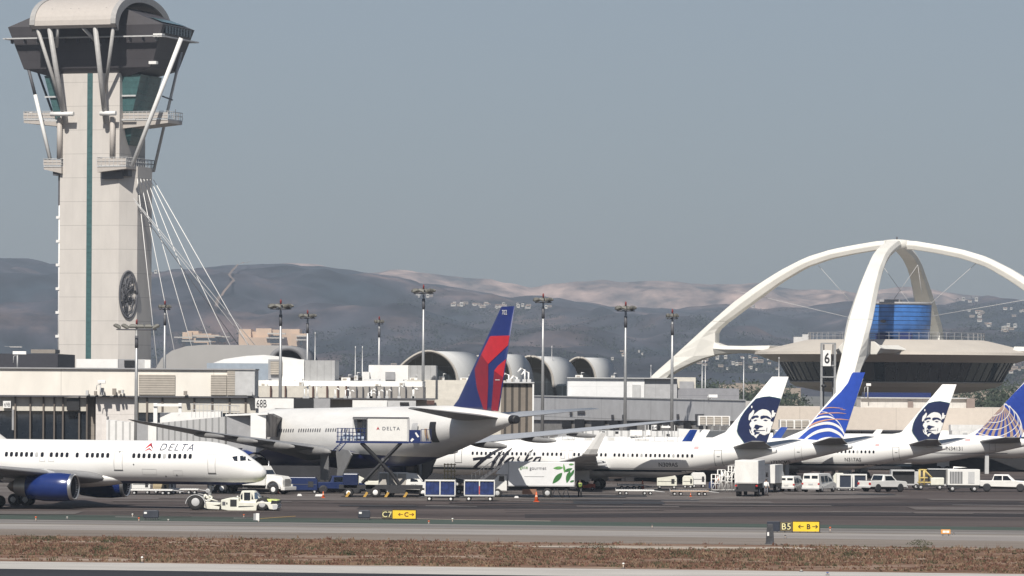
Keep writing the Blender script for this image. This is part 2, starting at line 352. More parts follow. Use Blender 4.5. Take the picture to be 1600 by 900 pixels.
def hill_mesh(name, T, Dc, depth, m, cols=330, rows=70):
    mb = MB(); vs = []
    for j in range(rows+1):
        y = Dc-depth+(depth+600)*j/rows
        for i in range(cols+1):
            x = (-1200+i*(4000/cols)-800)*Dc/F*(1 if True else 1)+800*0; x = ((-500+i*2700/cols)-800)*Dc/F
            vs.append((x, y, hill_h(T, Dc, depth, x, y)+noise.noise(Vector((x*.012, y*.012, 1)))*9*min(1, (Dc-y)/300 if y < Dc else 0)+noise.noise(Vector((x*.03, y*.03, 1)))*3.5))
    n = cols+1; mb.add(vs, [(j*n+i, j*n+i+1, (j+1)*n+i+1, (j+1)*n+i) for j in range(rows) for i in range(cols)], True)
    return struct(name, mb, m)
def hill_mat(name, c1, c2, c3, p1, p2, sc):
    m = ground_mat(name, c1, c2, c3, sc, (1, .5, 1), .95, .018); mr_ = [x for x in m.node_tree.nodes if x.type == 'MAP_RANGE'][0]; mr_.inputs[3].default_value = .25; mr_.inputs[4].default_value = 1.7; cr = [x for x in m.node_tree.nodes if x.type == 'VALTORGB'][0]
    cr.color_ramp.elements[0].position = p1; cr.color_ramp.elements[2].position = p2; cr.color_ramp.elements[1].position = (p1+p2)/2; return m
DN, DEPN, DF_, DEPF = 7500, 4000, 10500, 2200
hill_mesh('near_hills', NR, DN, DEPN, hill_mat('hazy_chaparral', (.018, .026, .034), (.044, .042, .052), (.15, .105, .095), .36, .70, .0055))  # scrub colours tinted blue-mauve, the tone of distant haze mixed in
hill_mesh('far_hills', FR, DF_, DEPF, hill_mat('dry_hill_grass', (.05, .05, .045), (.27, .19, .155), (.38, .27, .22), .38, .58, .003), 260, 36)
def hill_hit(px, py):
    D = DN-DEPN; 
    while D < DN+50:
        p = W(px, py, D)
        if p.z < hill_h(NR, DN, DEPN, p.x, p.y): return p
        D += 5
    return None
def trail(pts, w, m, nm):
    P = []
    for (a, b) in zip(pts[:-1], pts[1:]):
        for k in range(6):
            t = k/6; h = hill_hit(a[0]+(b[0]-a[0])*t, a[1]+(b[1]-a[1])*t)
            if h: P.append(h)
    mb = MB(); vs = []
    for p in P: vs += [(p.x-w, p.y-6, hill_h(NR, DN, DEPN, p.x-w, p.y-6)+8), (p.x+w, p.y-6, hill_h(NR, DN, DEPN, p.x+w, p.y-6)+8)]
    mb.add(vs, [(2*i, 2*i+1, 2*i+3, 2*i+2) for i in range(len(P)-1)]); struct(nm, mb, m)
trail([(392, 416), (372, 421), (358, 438), (366, 447), (350, 462), (340, 480), (338, 492)], 1.7, mat('bare_earth', (.21, .155, .12), .95, var=.2, scale=.02), 'hill_firebreak')
# the air of the basin
hz = MB().box(-6000, 6000, -60, 14000, -3, 1400)
ho = obj('haze', hz, MATS['white_paint']); ho.data.materials.clear()
hm = bpy.data.materials.new('haze'); hm.use_nodes = True; hn = hm.node_tree; hn.nodes.clear()
pv = hn.nodes.new('ShaderNodeVolumePrincipled'); mo = hn.nodes.new('ShaderNodeOutputMaterial'); hn.links.new(pv.outputs[0], mo.inputs['Volume'])
pv.inputs['Color'].default_value = (.69, .812, .985, 1); pv.inputs['Density'].default_value = 8.2e-5; pv.inputs['Anisotropy'].default_value = 0.0
ho.data.materials.append(hm); tag(ho, kind='stuff', label='pale blue haze fading the hills behind the airport', cat='haze')
# houses on the hills
def house(w, d, h, m, roof):
    t = thing('hillside_house', 'x', 'house')
    obj('wall', MB().box(-w/2, w/2, -d/2, d/2, -6, h), m, t)
    obj('roof', MB().prism([(-d/2-1, h), (d/2+1, h), (0, h+d*.25)], 'x', -w/2-1, w/2+1), roof, t)
    obj('window', MB().box(-w*.35, w*.35, -d/2-.25, -d/2, h*.35, h*.75), glass, t)
    return t
hroof = mat('tile_roof', (.30, .2, .15), .9); hw1 = mat('stucco_white', (.50, .47, .42), .8); hw2 = mat('stucco_tan', (.33, .27, .22), .8)
protos = [house(24, 14, 8, hw1, hroof), house(32, 14, 6, hw2, hw2), house(16, 12, 11, hw1, hw1)]
used = [False]*3
rh = random.Random(11)
clusters = [(708, 730, 478, 484, 7, 'pale house in the ridge row left of the red fin'), (738, 770, 480, 485, 9, 'pale house in the ridge row left of the red fin'), (772, 795, 481, 487, 6, 'pale house in the ridge row left of the red fin'), (808, 828, 481, 488, 7, 'pale house in the ridge row right of the red fin'), (853, 862, 484, 488, 2, 'pale house in the ridge row right of the red fin'),
            (642, 672, 465, 470, 4, 'pale house on the ridge by the tallest middle mast'), (1512, 1550, 490, 500, 7, 'pale hillside house right of the blue drum'), (1530, 1548, 505, 514, 6, 'pale hillside house right of the blue drum'), (1560, 1596, 514, 524, 10, 'pale hillside house at the right edge'), (1500, 1530, 470, 476, 3, 'pale house near the ridge right of the drum'), (1570, 1600, 480, 500, 5, 'pale hillside house at the right edge'),
            (1075, 1215, 566, 586, 26, 'pale house at the hill foot under the left arch'), (1490, 1600, 575, 592, 22, 'pale house at the hill foot beside the restaurant'), (560, 640, 575, 588, 8, 'pale house at the hill foot left of the vaults'), (955, 1010, 555, 575, 6, 'pale house at the hill foot right of the vaults'), (225, 245, 425, 433, 2, 'pale house on the ridge right of the tower'), (1140, 1200, 484, 487, 2, 'pale house on the ridge left of the arch')]
HS_ = {}
for (a, b, c, d, nn, lab) in clusters:
    for i in range(nn):
        px, py = rh.uniform(a, b), rh.uniform(c, d)+(rh.random()*0); p = hill_hit(px, py)
        if not p: continue
        k = rh.randrange(3); loc = (p.x, p.y-4, hill_h(NR, DN, DEPN, p.x, p.y-4)+4.5); s = rh.uniform(.16, .34)*p.y/7000
        if used[k]: o = dup(protos[k], loc=loc, rz=rh.uniform(-.5, .5))
        else: o = protos[k]; o.location = loc; used[k] = True
        o.scale = (s, s, s); o['group'] = lab.replace('house', 'houses', 1); HS_.setdefault(lab, []).append((px, o))
for lab_, L_ in HS_.items():
    for i_, (px_, o_) in enumerate(sorted(L_, key=lambda e: e[0])): o_['label'] = nth(i_)+' '+lab_
# hilltop museum complex of tan blocks
def museum(label, blocks, px0, D, decks):
    c = W(px0, 540, D); t = thing('hilltop_complex', label, 'building', (c.x, D, 0))
    for (a, b, y0, y1, dd, m) in blocks:
        p, q = W(a, y0, D+dd), W(b, y1, D+dd); obj('block', MB().box(p.x, q.x, D+dd, D+dd+60, min(q.z, p.z)-60, p.z), m, t, world=True)
    for (a, b, y0, y1, dd) in decks:
        p, q = W(a, y0, D+dd), W(b, y1, D+dd); obj('terrace', MB().box(p.x, q.x, D+dd, D+dd+8, q.z, p.z), MATS['stucco_white'], t, world=True)
        obj('window_band', MB().box(p.x+4, q.x-4, D+dd-.6, D+dd-.2, q.z-5, q.z-1.2), glass, t, world=True)
tan = mat('travertine', (.58, .43, .31), .85, var=.14, scale=.03)
for px_, in ((376,),): pass
museum('large tan hilltop complex of stepped stone blocks behind the dark lamp masts', [(373, 392, 514, 540, 0, tan), (390, 402, 518, 540, 8, tan), (400, 424, 513, 540, -6, tan), (422, 444, 515, 540, 4, tan), (440, 468, 514, 540, -2, tan), (455, 480, 521, 540, -10, tan), (380, 440, 527, 542, -20, tan)], 425, 4600,
       [(418, 446, 520, 522.5, -14), (416, 444, 527, 529, -24), (463, 480, 524, 526, -16), (462, 479, 530, 532, -20)])
museum('pale low terraced complex on the hill behind the tower cables', [(285, 300, 519, 540, 0, tan), (300, 330, 521, 540, 6, tan), (326, 342, 523, 540, 0, tan), (292, 310, 517, 530, 12, tan), (345, 349, 525, 545, 0, tan)], 315, 4600,
       [(272, 306, 526, 528, -12), (300, 345, 524, 526, -14), (284, 330, 532, 534, -16), (335, 359, 525.5, 527, -8)])
museum('small tan block on the hill behind the low roofs left of the tower', [(-12, 22, 543, 556, 0, tan), (8, 32, 546, 556, -6, tan)], 8, 4600, [(-12, 34, 541, 543, -8)])
def hill_trees():
    rr = random.Random(21); mb = MB()
    for (a, b, c, d, nn, lab) in clusters+[(200, 640, 520, 575, 60, ''), (640, 1050, 500, 560, 60, ''), (1060, 1250, 490, 580, 60, ''), (1480, 1600, 480, 585, 90, '')]:
        for i in range(nn*3):
            px, py = rr.uniform(a-12, b+12), rr.uniform(c-5, d+9); p = hill_hit(px, py)
            if not p: continue
            z0 = hill_h(NR, DN, DEPN, p.x, p.y); w = rr.uniform(5, 11)
            for k in range(26):
                t = rr.uniform(0, 6.28); r = w*rr.random()**.5; o = Vector((p.x+r*math.cos(t)*1.5, p.y+r*math.sin(t), z0+rr.uniform(-1, 3.5)))
                q = [Vector((rr.uniform(-1.6, 1.6), rr.uniform(-1.6, 1.6), rr.uniform(-1.4, 1.4))) for _ in range(3)]; mb.add([o+q[0], o+q[1], o+q[2]], [(0, 1, 2)])
    tag(obj('hill_tree_cover', mb, mat('hill_leaves', (.022, .030, .022), .95, var=.4, scale=.03), fix=False), kind='stuff', cat='trees', label='dark trees scattered among the houses on the hillside')
hill_trees()
# wooded city floor between the field and the hills
def clumps(name, n, f, size, m, seed):
    rr = random.Random(seed); mb = MB()
    for i in range(n):
        x, y, h, w = f(rr)
        for k in range(size):
            a = rr.uniform(0, 6.28); r = w*rr.random()**.5; z = h*(.25+.75*rr.random())*(1-.5*(r/w)**2); s = w*.11
            p = Vector((x+r*math.cos(a), y+r*math.sin(a), z)); q = [Vector((rr.uniform(-s, s), rr.uniform(-s, s), rr.uniform(-s, s))) for _ in range(3)]
            mb.add([p+q[0], p+q[1], p+q[2]], [(0, 1, 2)])
    return tag(obj(name, mb, m, fix=False), kind='stuff', cat='trees', label='far dark tree cover on the flat land below the hills')
def ff(rr):
    y = rr.uniform(1300, 3600); px = rr.choice((rr.uniform(1060, 1240), rr.uniform(1460, 1620), rr.uniform(520, 660))); return X(px, y), y, rr.uniform(6, 14), rr.uniform(4, 9)
clumps('far_tree_cover', 900, ff, 110, mat('far_leaves', (.04, .055, .03), .95, var=.4, scale=.05), 5)
bprot = None
for i, px in enumerate(sorted(rh.choice((rh.uniform(1060, 1240), rh.uniform(1470, 1610))) for _ in range(34))):
    y = rh.uniform(1500, 3300); w = rh.uniform(8, 22)
    if bprot is None:
        bprot = thing('far_town_building', 'x', 'building', group='low pale town buildings among the far trees'); obj('wall', MB().box(-.5, .5, -.5, .5, 0, 1), MATS['stucco_tan'], bprot)
        obj('window_band', MB().box(-.4, .4, -.52, -.5, .45, .7), glass, bprot); o = bprot
    else: o = dup(bprot)
    o.location = (X(px, y), y, 0); o.scale = (w, w*.6, rh.uniform(5, 11)); o['label'] = nth(i)+' low pale town building among the far trees'
# ================================================================ buildings
def fp(*pts): return [(X(px, D), D) for px, D in pts]
def prism_obj(name, pts, z0, z1, m, par): return obj(name, MB().prism(pts, 'z', z0, z1), m, par, world=True)
def bld(name, label, cat, px, D, group=None):
    return thing(name, label, cat, (X(px, D), D, 0), 0, group)
def zt(py, D, px=800): return Z(px, py, D)
def pxbox(name, par, a, b, y0, y1, D, dep, m, bevel=0):
    """box whose near face spans photo columns a..b and rows y0..y1 at distance D"""
    return obj(name, MB().box(X(a, D), X(b, D), D, D+dep, Z((a+b)/2, y1, D), Z((a+b)/2, y0, D)), m, par, world=True, bevel=bevel)
# ---------------------------------------------------------------- control tower
TD = 845.0; TX = X(155, TD); TS = F/TD; TR = -R(18.7)
tw = thing('control_tower', 'tall concrete air traffic control tower with teal stripe and dark winged cab', 'tower', (TX, TD, 0), TR)
def tz(py): return Z(155, py, TD)
ZT = tz
obj('shaft', MB().prism([(-5.6, -6.05), (6.5, -6.05), (9.1, -3.4), (9.1, 3.4), (6.5, 6.05), (-5.6, 6.05)], 'z', 0, tz(262)), concrete, tw); obj('upper_shaft', MB().box(-5.6, 6.5, -6.05, 6.05, tz(262), tz(118)), concrete, tw)
obj('teal_stripe', MB().box(-.55+.45, .55+.45, -6.09, -6.05, 3, tz(118)), teal, tw)
obj('teal_stripe', MB().box(-5.64, -5.6, -.5, .5, 3, tz(118)), teal, tw)
obj('plinth', MB().box(-6.6, 10.2, -7, 7, 0, 9), concrete, tw)
# conduit up the left corner with its brackets
cp = obj('service_pipe', MB().tube([(-5.95, -5.2, 12), (-5.95, -5.2, tz(322))], .28), white, tw)
for k in range(8): obj('bracket', MB().box(-6.55, -5.6, -5.6, -4.9, tz(341+37*k)-.25, tz(341+37*k)+.25), white, cp)
obj('dark_riser', MB().box(-6.2, -5.61, -5.5, -4.8, tz(322), tz(275)), dgrey, tw)
# cab
rings = []
for (z, hx, hy) in ((tz(122), 8, 5.2), (tz(110), 13.0, 6.4), (tz(45), 15.8, 7.6), (tz(16), 7.0, 6.9)):
    rings.append([(-hx, -hy, z), (hx, -hy, z), (hx, hy, z), (-hx, hy, z)])
clad = mat('dark_cab_cladding', (.055, .05, .055), .55, var=.12, scale=.4, stripes=[(2, 1.55, .04, .7), (0, 3.4, .015, .8)])
cab = obj('cab', MB().loft(rings, smooth=False), clad, tw)
for s in (-1, 1):     # louvred window band at each end, skylight on each shoulder
    w_ = MB()
    for k in range(9):
        y = -5.6+k*1.4; w_.box(s*15.4-.35, s*15.4+.35, y-.45, y+.45, tz(58), tz(44))
    obj('louvred_window', w_, glass, cab)
    w2 = MB(); w2.add([(s*12.1, -5.5, tz(33.5)), (s*15.0, -5.9, tz(42.0)), (s*15.0, 5.9, tz(42)), (s*12.1, 5.5, tz(33.5))], [(0, 1, 2, 3)])
    o = obj('skylight', w2, teal, cab); o.location.z = .22
wk = MB(); zc = tz(63.5)
for (x0, x1, y0, y1) in ((-15.8, 15.8, -8.9, -8.2), (-15.8, 15.8, 8.2, 8.9), (-16.2, -15.5, -8.9, 8.9), (15.5, 16.2, -8.9, 8.9)): wk.box(x0, x1, y0, y1, zc-.12, zc+.12)
obj('catwalk', wk, lgrey, tw)
for k in range(12):
    x = -14.8+k*2.68; obj('catwalk_support', MB().box(x-.06, x+.06, -8.4, -7.3, zc-.9, zc-.12), dgrey, tw)
# barrel canopy
can = mat('canopy_metal', (.46, .42, .385), .6, var=.06, stripes=[(0, 2.2, .012, .85)])
vs = []; N = 28; zlow = tz(47.5); top = tz(-2.5)
def arch(s_): 
    r = []
    for k in range(N+1):
        a = math.pi*(k/N); r.append((-13.2*math.cos(a)*s_, zlow+(top-zlow)*math.sin(a)**.85+(0 if s_ == 1 else -.0)))
    return r
outer = arch(1); inner = [(y*.955, z-.55) for y, z in arch(1)]
poly = outer+inner[::-1]
m_ = MB(); nn = len(outer)
L_ = 8.6
vs = []
for x in (-L_, L_): vs += [(x, y, z) for y, z in outer]+[(x, y, z) for y, z in inner]
fs = []
for k in range(nn-1):
    fs += [(k, k+1, 2*nn+k+1, 2*nn+k), (nn+k, nn+k+1, 3*nn+k+1, 3*nn+k), (k, k+1, nn+k+1, nn+k), (2*nn+k, 2*nn+k+1, 3*nn+k+1, 3*nn+k)]
fs += [(0, nn, 3*nn, 2*nn), (nn-1, 2*nn-1, 4*nn-1, 3*nn-1)]
obj('barrel_canopy', m_.add(vs, fs, False), can, tw)
ed = MB()
for x in (-L_-.12, L_-.9):
    v2 = []
    for xx in (x, x+1.02): v2 += [(xx, y*1.01, z+.15) for y, z in outer]+[(xx, y*.90, z-1.05) for y, z in outer]
    f2 = []
    for k in range(nn-1): f2 += [(k, k+1, 2*nn+k+1, 2*nn+k), (nn+k, nn+k+1, 3*nn+k+1, 3*nn+k), (k, k+1, nn+k+1, nn+k), (2*nn+k, 2*nn+k+1, 3*nn+k+1, 3*nn+k)]
    ed.add(v2, f2)
obj('canopy_rim', ed, mat('rim_grey', (.36, .35, .34), .6), tw)
sk = MB(); [sk.box(x, x+.25, -11.6, -11.3, tz(28)+.5, tz(28)+.9) for x in (-5, -1.2, .4, 6)]
obj('canopy_fixing', sk, dgrey, tw)
obj('top_block', MB().prism([(-5.5, top-.6), (5.5, top-.6), (4.2, top+1.6), (-4.2, top+1.6)], 'y', -3.5, 3.5), clad, tw)
rl = MB()
for s in (-1, 1):
    for k in range(6): rl.tube([(s*5.5+k*.7*s, -3, top-.3), (s*5.5+k*.7*s, -3, top+1.0)], .05, 5)
    rl.tube([(s*5.5, -3, top+1), (s*9, -3, top+1)], .05, 5)
obj('roof_railing', rl, lgrey, tw)
# V struts under the canopy, front and back
for yy in (-1, 1):
    for (xb, xs_) in ((-4.3, (-9.0+1.4, -6.0+.9, -3.4)), (4.0, (1.6, 4.2, 7.9))):
        for i, xt in enumerate(xs_):
            zb = tz(196) if i == 1 else tz(150)
            x0 = xb if i != 1 else xb+.2
            if i == 0 and xb < 0: zb = tz(180)
            if i == 2 and xb < 0: zb = tz(78); x0 = -4.9
            if i == 0 and xb > 0: zb = tz(78); x0 = 4.0
            obj('strut', MB().tube([(x0, yy*(7.2 if zb < 66 else 9.5), zb), (xt, yy*12.3, tz(50))], .34 if i != 1 else .48, 12), mat('strut_grey', (.42, .41, .40), .5), tw)
    for x in (-5.0, 5.0):
        obj('white_tie_beam', MB().tube([(x-1.7 if x < 0 else x-1.6, yy*8.0, tz(181.5)), (x+3.0 if x < 0 else x+1.6, yy*8.0, tz(181.5))], .42, 12), white, tw)
        obj('corner_pipe', MB().tube([(x-.5 if x < 0 else x+.3, yy*6.6, tz(250)), (x-.5 if x < 0 else x+.3, yy*6.6, tz(186))], .5, 10), can, tw)
# glazed flanks that widen upwards
for s in (-1, 1):
    r_ = []; x5 = 6.4 if s > 0 else 5.55
    for (py, e, dy) in ((228, .3, 2.0), (215, 1.2, 3.2), (175, 2.2, 4.6), (120, 3.9, 5.0)):
        z = tz(py); r_.append([(s*x5, -dy, z), (s*(x5+e), -dy, z), (s*(x5+e), dy, z), (s*x5, dy, z)])
    fl = obj('glazed_flank', MB().loft(r_, smooth=False), teal, tw)
    fr = MB()
    for py in (153, 190): fr.box(min(s*6.0, s*9.3), max(s*6.0, s*9.3), -5.1, -4.9, tz(py)-.15, tz(py)+.15)
    obj('glazing_bar', fr, lgrey, fl)
# balconies
def balcony(lab, x0, x1, y0, y1, py, drop, tz0=1.4):
    z = tz(py); b = obj('balcony', MB().box(x0, x1, y0, y1, z-.25, z), lgrey, tw)
    if lab: b['label'] = lab
    s_ = 1 if x1 > 6 else -1
    a_, c_ = (x0, x1) if s_ > 0 else (x1, x0)
    obj('soffit', MB().prism([(a_, z-.26), (c_, z-.26), (c_, z-.26-drop*.35), (a_, z-.26-drop)], 'y', y0+.1, y1-.1), can, b)
    rr = MB(); per = [(x0, y0), (x1, y0), (x1, y1), (x0, y1), (x0, y0)]
    for (p, q) in zip(per[:-1], per[1:]):
        n_ = max(2, int((abs(q[0]-p[0])+abs(q[1]-p[1]))/.8))
        for k in range(n_): 
            t = k/n_; x, y = p[0]+(q[0]-p[0])*t, p[1]+(q[1]-p[1])*t; rr.box(x-.04, x+.04, y-.04, y+.04, z, z+tz0)
        for zz in (z+tz0, z+tz0*.5): rr.tube([(*p, zz), (*q, zz)], .06, 5)
    obj('railing', rr, lgrey, b)
    pn = MB(); pn.box(x0, x1, y0+.02, y0+.05, z+.1, z+tz0*.85); obj('mesh_panel', pn, can, b); return b
balcony('long upper balcony on the right', 6.1, 15.6, -4.5, 2.5, 189, 1.5)
bl = balcony('upper balcony on the left with dishes', -14.6, -6.1, -3, 4, 186, 1.3)
balcony(None, 3.0, 8.9, -8.4, 5.5, 262, 1.0, 1.5); balcony(None, -8.6, -5.0, -6.9, 4, 261, 1.2, 1.3)
dk = MB(); dk.box(3.2, 7.4, -6.6, -6.06, tz(282), tz(265)); dk.box(6.1, 8.3, -6, 5, tz(278), tz(264)); obj('balcony_bracket', dk, dgrey, tw); obj('balcony_bracket', MB().box(-6.9, -5.6, -6.4, -3, tz(276), tz(264)), dgrey, tw)
for (x, y, r) in ((-13.6, -2.2, .55), (-12.6, 1, .45)):
    obj('dish', MB().lathe([(.05, 0), (r*.7, .1), (r, .35), (r*.9, .38)], 14, (x, y, tz(178)), 'y'), lgrey, tw)
obj('antenna', MB().tube([(14.8, 1, tz(189)), (14.8, 1, tz(172))], .07, 5), dgrey, tw)
# long raking rods and cables
def tl(px, py, y): return ((px-155)/TS/math.cos(TR)-y*math.tan(-TR), y, tz(py))
for (a, b, r_, m, ya, yb) in (((287, 66), (211, 264), .42, white, -6, -7.5), ((280, 80), (237, 266), .28, lgrey, 5, 4.5), ((54, 150), (79, 250), .36, white, -6, -6.4), ((42, 106), (54, 150), .3, dgrey, -6, -6), ((48, 108), (95, 232), .22, dgrey, 5, 4)):
    obj('raking_rod', MB().tube([tl(*a, ya), tl(*b, yb)], r_, 10), m, tw)
obj('white_clamp', MB().box(14.4, 16.2, -8.9, -7.6, tz(65), tz(60)), white, tw); obj('white_clamp', MB().box(12.9, 14.4, -7.4, -6.4, tz(106), tz(101.5)), white, tw)
obj('cross_tie', MB().tube([tl(255, 153, -2), tl(266, 155, 5)], .15, 6), dgrey, tw)
Pt = tl(233, 281, 0)
for i, (px, yy) in enumerate(((244, -2), (266, -1), (288, 0), (312, 1), (335, 2), (357, 3))):
    e = Vector(((px+(px-228)*.9-155)/TS, 0, tz(690))); e = Matrix.Rotation(-TR, 4, 'Z') @ e; e.z = .2
    obj('stay_cable', MB().tube([(Pt[0]-.8+.3*i, -2+yy*.8, Pt[2]), e], .075, 5), white, tw)
for (px, col) in ((480, dgrey), (505, lgrey), (520, lgrey)):
    e = Matrix.Rotation(-TR, 4, 'Z') @ Vector(((px-155)/TS, 6, 0)); e.z = .2
    obj('stay_cable', MB().tube([(5.0, -6.6, tz(270)), e], .07, 5), col, tw)
# round black lattice sculpture on the right face
rs = random.Random(5); sc = MB(); zc_ = (tz(425)+tz(497))/2; hz_ = (tz(425)-tz(497))/2
def el(a, r=1): return (7.8+.2+1.2*r*math.cos(a), -4.7-.2+1.2*r*math.cos(a), zc_+hz_*r*math.sin(a))
sc.tube([el(2*math.pi*k/36) for k in range(37)], .22, 6)
for k in range(46):
    a, b = rs.uniform(0, 6.28), rs.uniform(0, 6.28); ra, rb = rs.uniform(.2, 1), rs.uniform(.1, 1)
    if el(a, ra)[2] < zc_-hz_*.55 and k % 3: continue
    sc.tube([el(a, ra), el((a+b)/2, (ra+rb)/2), el(b, rb)], rs.uniform(.06, .13), 5)
obj('lattice_sculpture', sc, dgrey, tw)
# ---------------------------------------------------------------- arched restaurant building
HD = 897.0; HX = X(1400, HD); HS = F/HD; HR = R(-16)
th = thing('arched_building', 'white building with two giant crossed arches over a disc restaurant', 'building', (HX, HD, 0), HR)
hzf = lambda py: Z(1400, py, HD)
wpl = mat('arch_white_plaster', (.70, .68, .63), .7, var=.08, scale=.25)
wpl2 = mat('roof_tan_plaster', (.50, .455, .40), .8, var=.08, scale=.2)
def rr_(px): return (1400-px)/HS/math.cos(HR)
up = [(1400, 375), (1370, 377), (1335, 383), (1300, 390), (1262, 402), (1222, 423), (1184, 448), (1150, 474), (1118, 503), (1085, 534), (1055, 562), (1026, 588), (985, 630), (950, 690)]
lo = [(1400, 389), (1370, 391), (1335, 397), (1300, 404.5), (1262, 418), (1224, 441), (1190, 466), (1160, 489), (1140, 504), (1127, 515.5), (1121.5, 526), (1124, 536), (1136, 541.3), (1170, 542), (1215, 541)]
un = [(1215, 556), (1175, 553), (1150, 553), (1125, 556), (1103, 562), (1080, 572), (1055, 585), (1018, 632), (990, 690)]
def side(pts): return [(rr_(a), hzf(b)) for a, b in pts]
U, Lo, Un = side(up), side(lo), side(un)
def wid(r, z): return 1.35+.9*min(r/58, 1)+(.6*max(0, 1-abs(r-38)/14) if z < 34 else 0)
def ribbon(A, B, wd):
    """solid between two matching polylines in the (r, z) plane"""
    rings = []
    for (a, b) in zip(A, B):
        w1, w2 = wd(*a), wd(*b); rings.append([(a[0], -w1*.72, a[1]), (a[0], w1*.72, a[1]), (a[0]*.5+b[0]*.5, w1*1.0, (a[1]+b[1])/2), (b[0], w2*.8, b[1]), (b[0], -w2*.8, b[1]), (a[0]*.5+b[0]*.5, -w1*1.0, (a[1]+b[1])/2)])
    return rings
def resample(P, n):
    d = [0]
    for a, b in zip(P[:-1], P[1:]): d.append(d[-1]+math.dist(a, b))
    out = []
    for k in range(n):
        t = d[-1]*k/(n-1); i = max(j for j in range(len(d)) if d[j] <= t+1e-9); i = min(i, len(P)-2)
        f = (t-d[i])/(d[i+1]-d[i]); out.append((P[i][0]+(P[i+1][0]-P[i][0])*f, P[i][1]+(P[i+1][1]-P[i][1])*f))
    return out
for q in range(4):
    arch_top = ribbon(resample(U[:9], 22), resample(Lo[:9], 22), wid)
    # foot wedge: outer edge continues down, inner edge wraps the fillet, under edge runs to the foot
    m1 = MB().loft(arch_top, smooth=False)
    foot_o = resample(U[8:], 16)
    fill_i = resample(Lo[8:11]+[Lo[11]], 6)
    inner = fill_i[:4]+[fill_i[5]]
    under = resample(Un[3:], 11)
    m1.loft(ribbon(foot_o, (inner+under), wid), smooth=False)
    m1.loft(ribbon([Lo[11], Lo[12], Lo[13], Lo[14]], [Un[3], Un[2], Un[1], Un[0]], lambda r, z: 1.8+max(0, (46-r))*.26), smooth=False)
    m1.xf(Matrix.Rotation(math.pi+q*math.pi/2, 4, 'Z'))
    obj('arch_leg', m1, wpl, th, bevel=.12)
ap = MB().lathe([(2.2, hzf(389.5)), (2.6, hzf(388)), (2.6, hzf(375.5)), (1.2, hzf(374.4))], 12); obj('arch_crown', ap, wpl, th)
obj('beacon', MB().tube([(0, 0, hzf(375)), (0, 0, hzf(370))], .18, 6), dgrey, th)
obj('roof_disc', MB().lathe([(0.1, hzf(531)), (17.5, hzf(531.5)), (18.5, hzf(533)), (28.2, hzf(551)), (28.4, hzf(555)), (27.6, hzf(556.5)), (24, hzf(566.5)), (2, hzf(567))], 96, smooth=False), wpl2, th)
obj('window_band', MB().lathe([(23.3, hzf(566.3)), (21.0, hzf(596.5))], 64, caps=False), mat('restaurant_glass', (.025, .032, .034), .05, 0, spec=.9, var=.4, scale=.3), th)
fr = MB()
for k in range(64):
    a = 2*math.pi*k/64; fr.tube([(23.38*math.cos(a), 23.38*math.sin(a), hzf(566.5)), (21.08*math.cos(a), 21.08*math.sin(a), hzf(596.5))], .07, 4)
obj('mullion', fr, dgrey, th)
obj('restaurant_floor', MB().lathe([(.1, hzf(595)), (20.7, hzf(595))], 40, caps=False), wpl2, th)
obj('bowl', MB().lathe([(21.2, hzf(596.3)), (21.4, hzf(598)), (20.2, hzf(604)), (15, hzf(612)), (9, hzf(616)), (6, hzf(620)), (6, 0)], 96, smooth=False), wpl2, th)
obj('restaurant_core', MB().lathe([(7, hzf(567)), (7, hzf(597))], 24), dgrey, th)
dm = obj('blue_drum', MB().lathe([(6.6, hzf(531)), (6.9, hzf(500)), (7.05, hzf(476)), (7.05, hzf(473.5))], 48), mat('drum_blue_panels', (.05, .17, .48), .35, var=.25, scale=.6, stripes=[(2, .86, .14, .18)]), th)
obj('drum_rim', MB().lathe([(7.15, hzf(476.5)), (7.2, hzf(472.5)), (.1, hzf(472))], 40), grey, dm)
obj('drum_doors', MB().box(-2.8, -.6, -7.3, -6.2, hzf(531), hzf(522)), navy, dm); obj('drum_hatch', MB().box(2.0, 4.4, -6.8, -5.9, hzf(531), hzf(521)), navy, dm)
obj('drum_lamp', MB().lathe([(.1, hzf(505)), (.6, hzf(504)), (.55, hzf(501)), (.1, hzf(500))], 12, (-1.2, -7.4, 0)), dgrey, dm)
obj('rooftop_unit', MB().box(-3, 1, -2, 1, hzf(472), hzf(468)), grey, dm)
rl = MB()
for k in range(56):
    a = 2*math.pi*k/56; rl.box(17.6*math.cos(a)-.035, 17.6*math.cos(a)+.035, 17.6*math.sin(a)-.035, 17.6*math.sin(a)+.035, hzf(532), hzf(520.5))
for zz in (520.5, 526): rl.tube([(17.6*math.cos(2*math.pi*k/60), 17.6*math.sin(2*math.pi*k/60), hzf(zz)) for k in range(61)], .035, 4)
obj('deck_railing', rl, grey, th)
obj('roof_unit', MB().box(-20.8, -19, -1, 1, hzf(538), hzf(527)), lgrey, th); obj('roof_unit', MB().box(-19, -17.6, -1, 1, hzf(536), hzf(523)), lgrey, th)
def hl(px, py, y): return ((px-1400)/HS/math.cos(HR)+y*math.tan(HR)*0, y, hzf(py))
for (a, b) in (((1376, 412), (1440, 500)), ((1432, 414), (1396, 470)), ((1520, 412), (1420, 505)), ((1150, 454), (1345, 500)), ((1640, 460), (1455, 494)), ((1280, 415), (1330, 470)), ((1372, 415), (1361, 472)), ((1432, 414), (1440, 460))):
    obj('stay_wire', MB().tube([hl(*a, 0), hl(*b, -1)], .05, 4), lgrey, th)
obj('deck_shadow_box', MB().box(-24.5, -23.6, 3, 8, hzf(560), hzf(556)), dgrey, th) if False else None
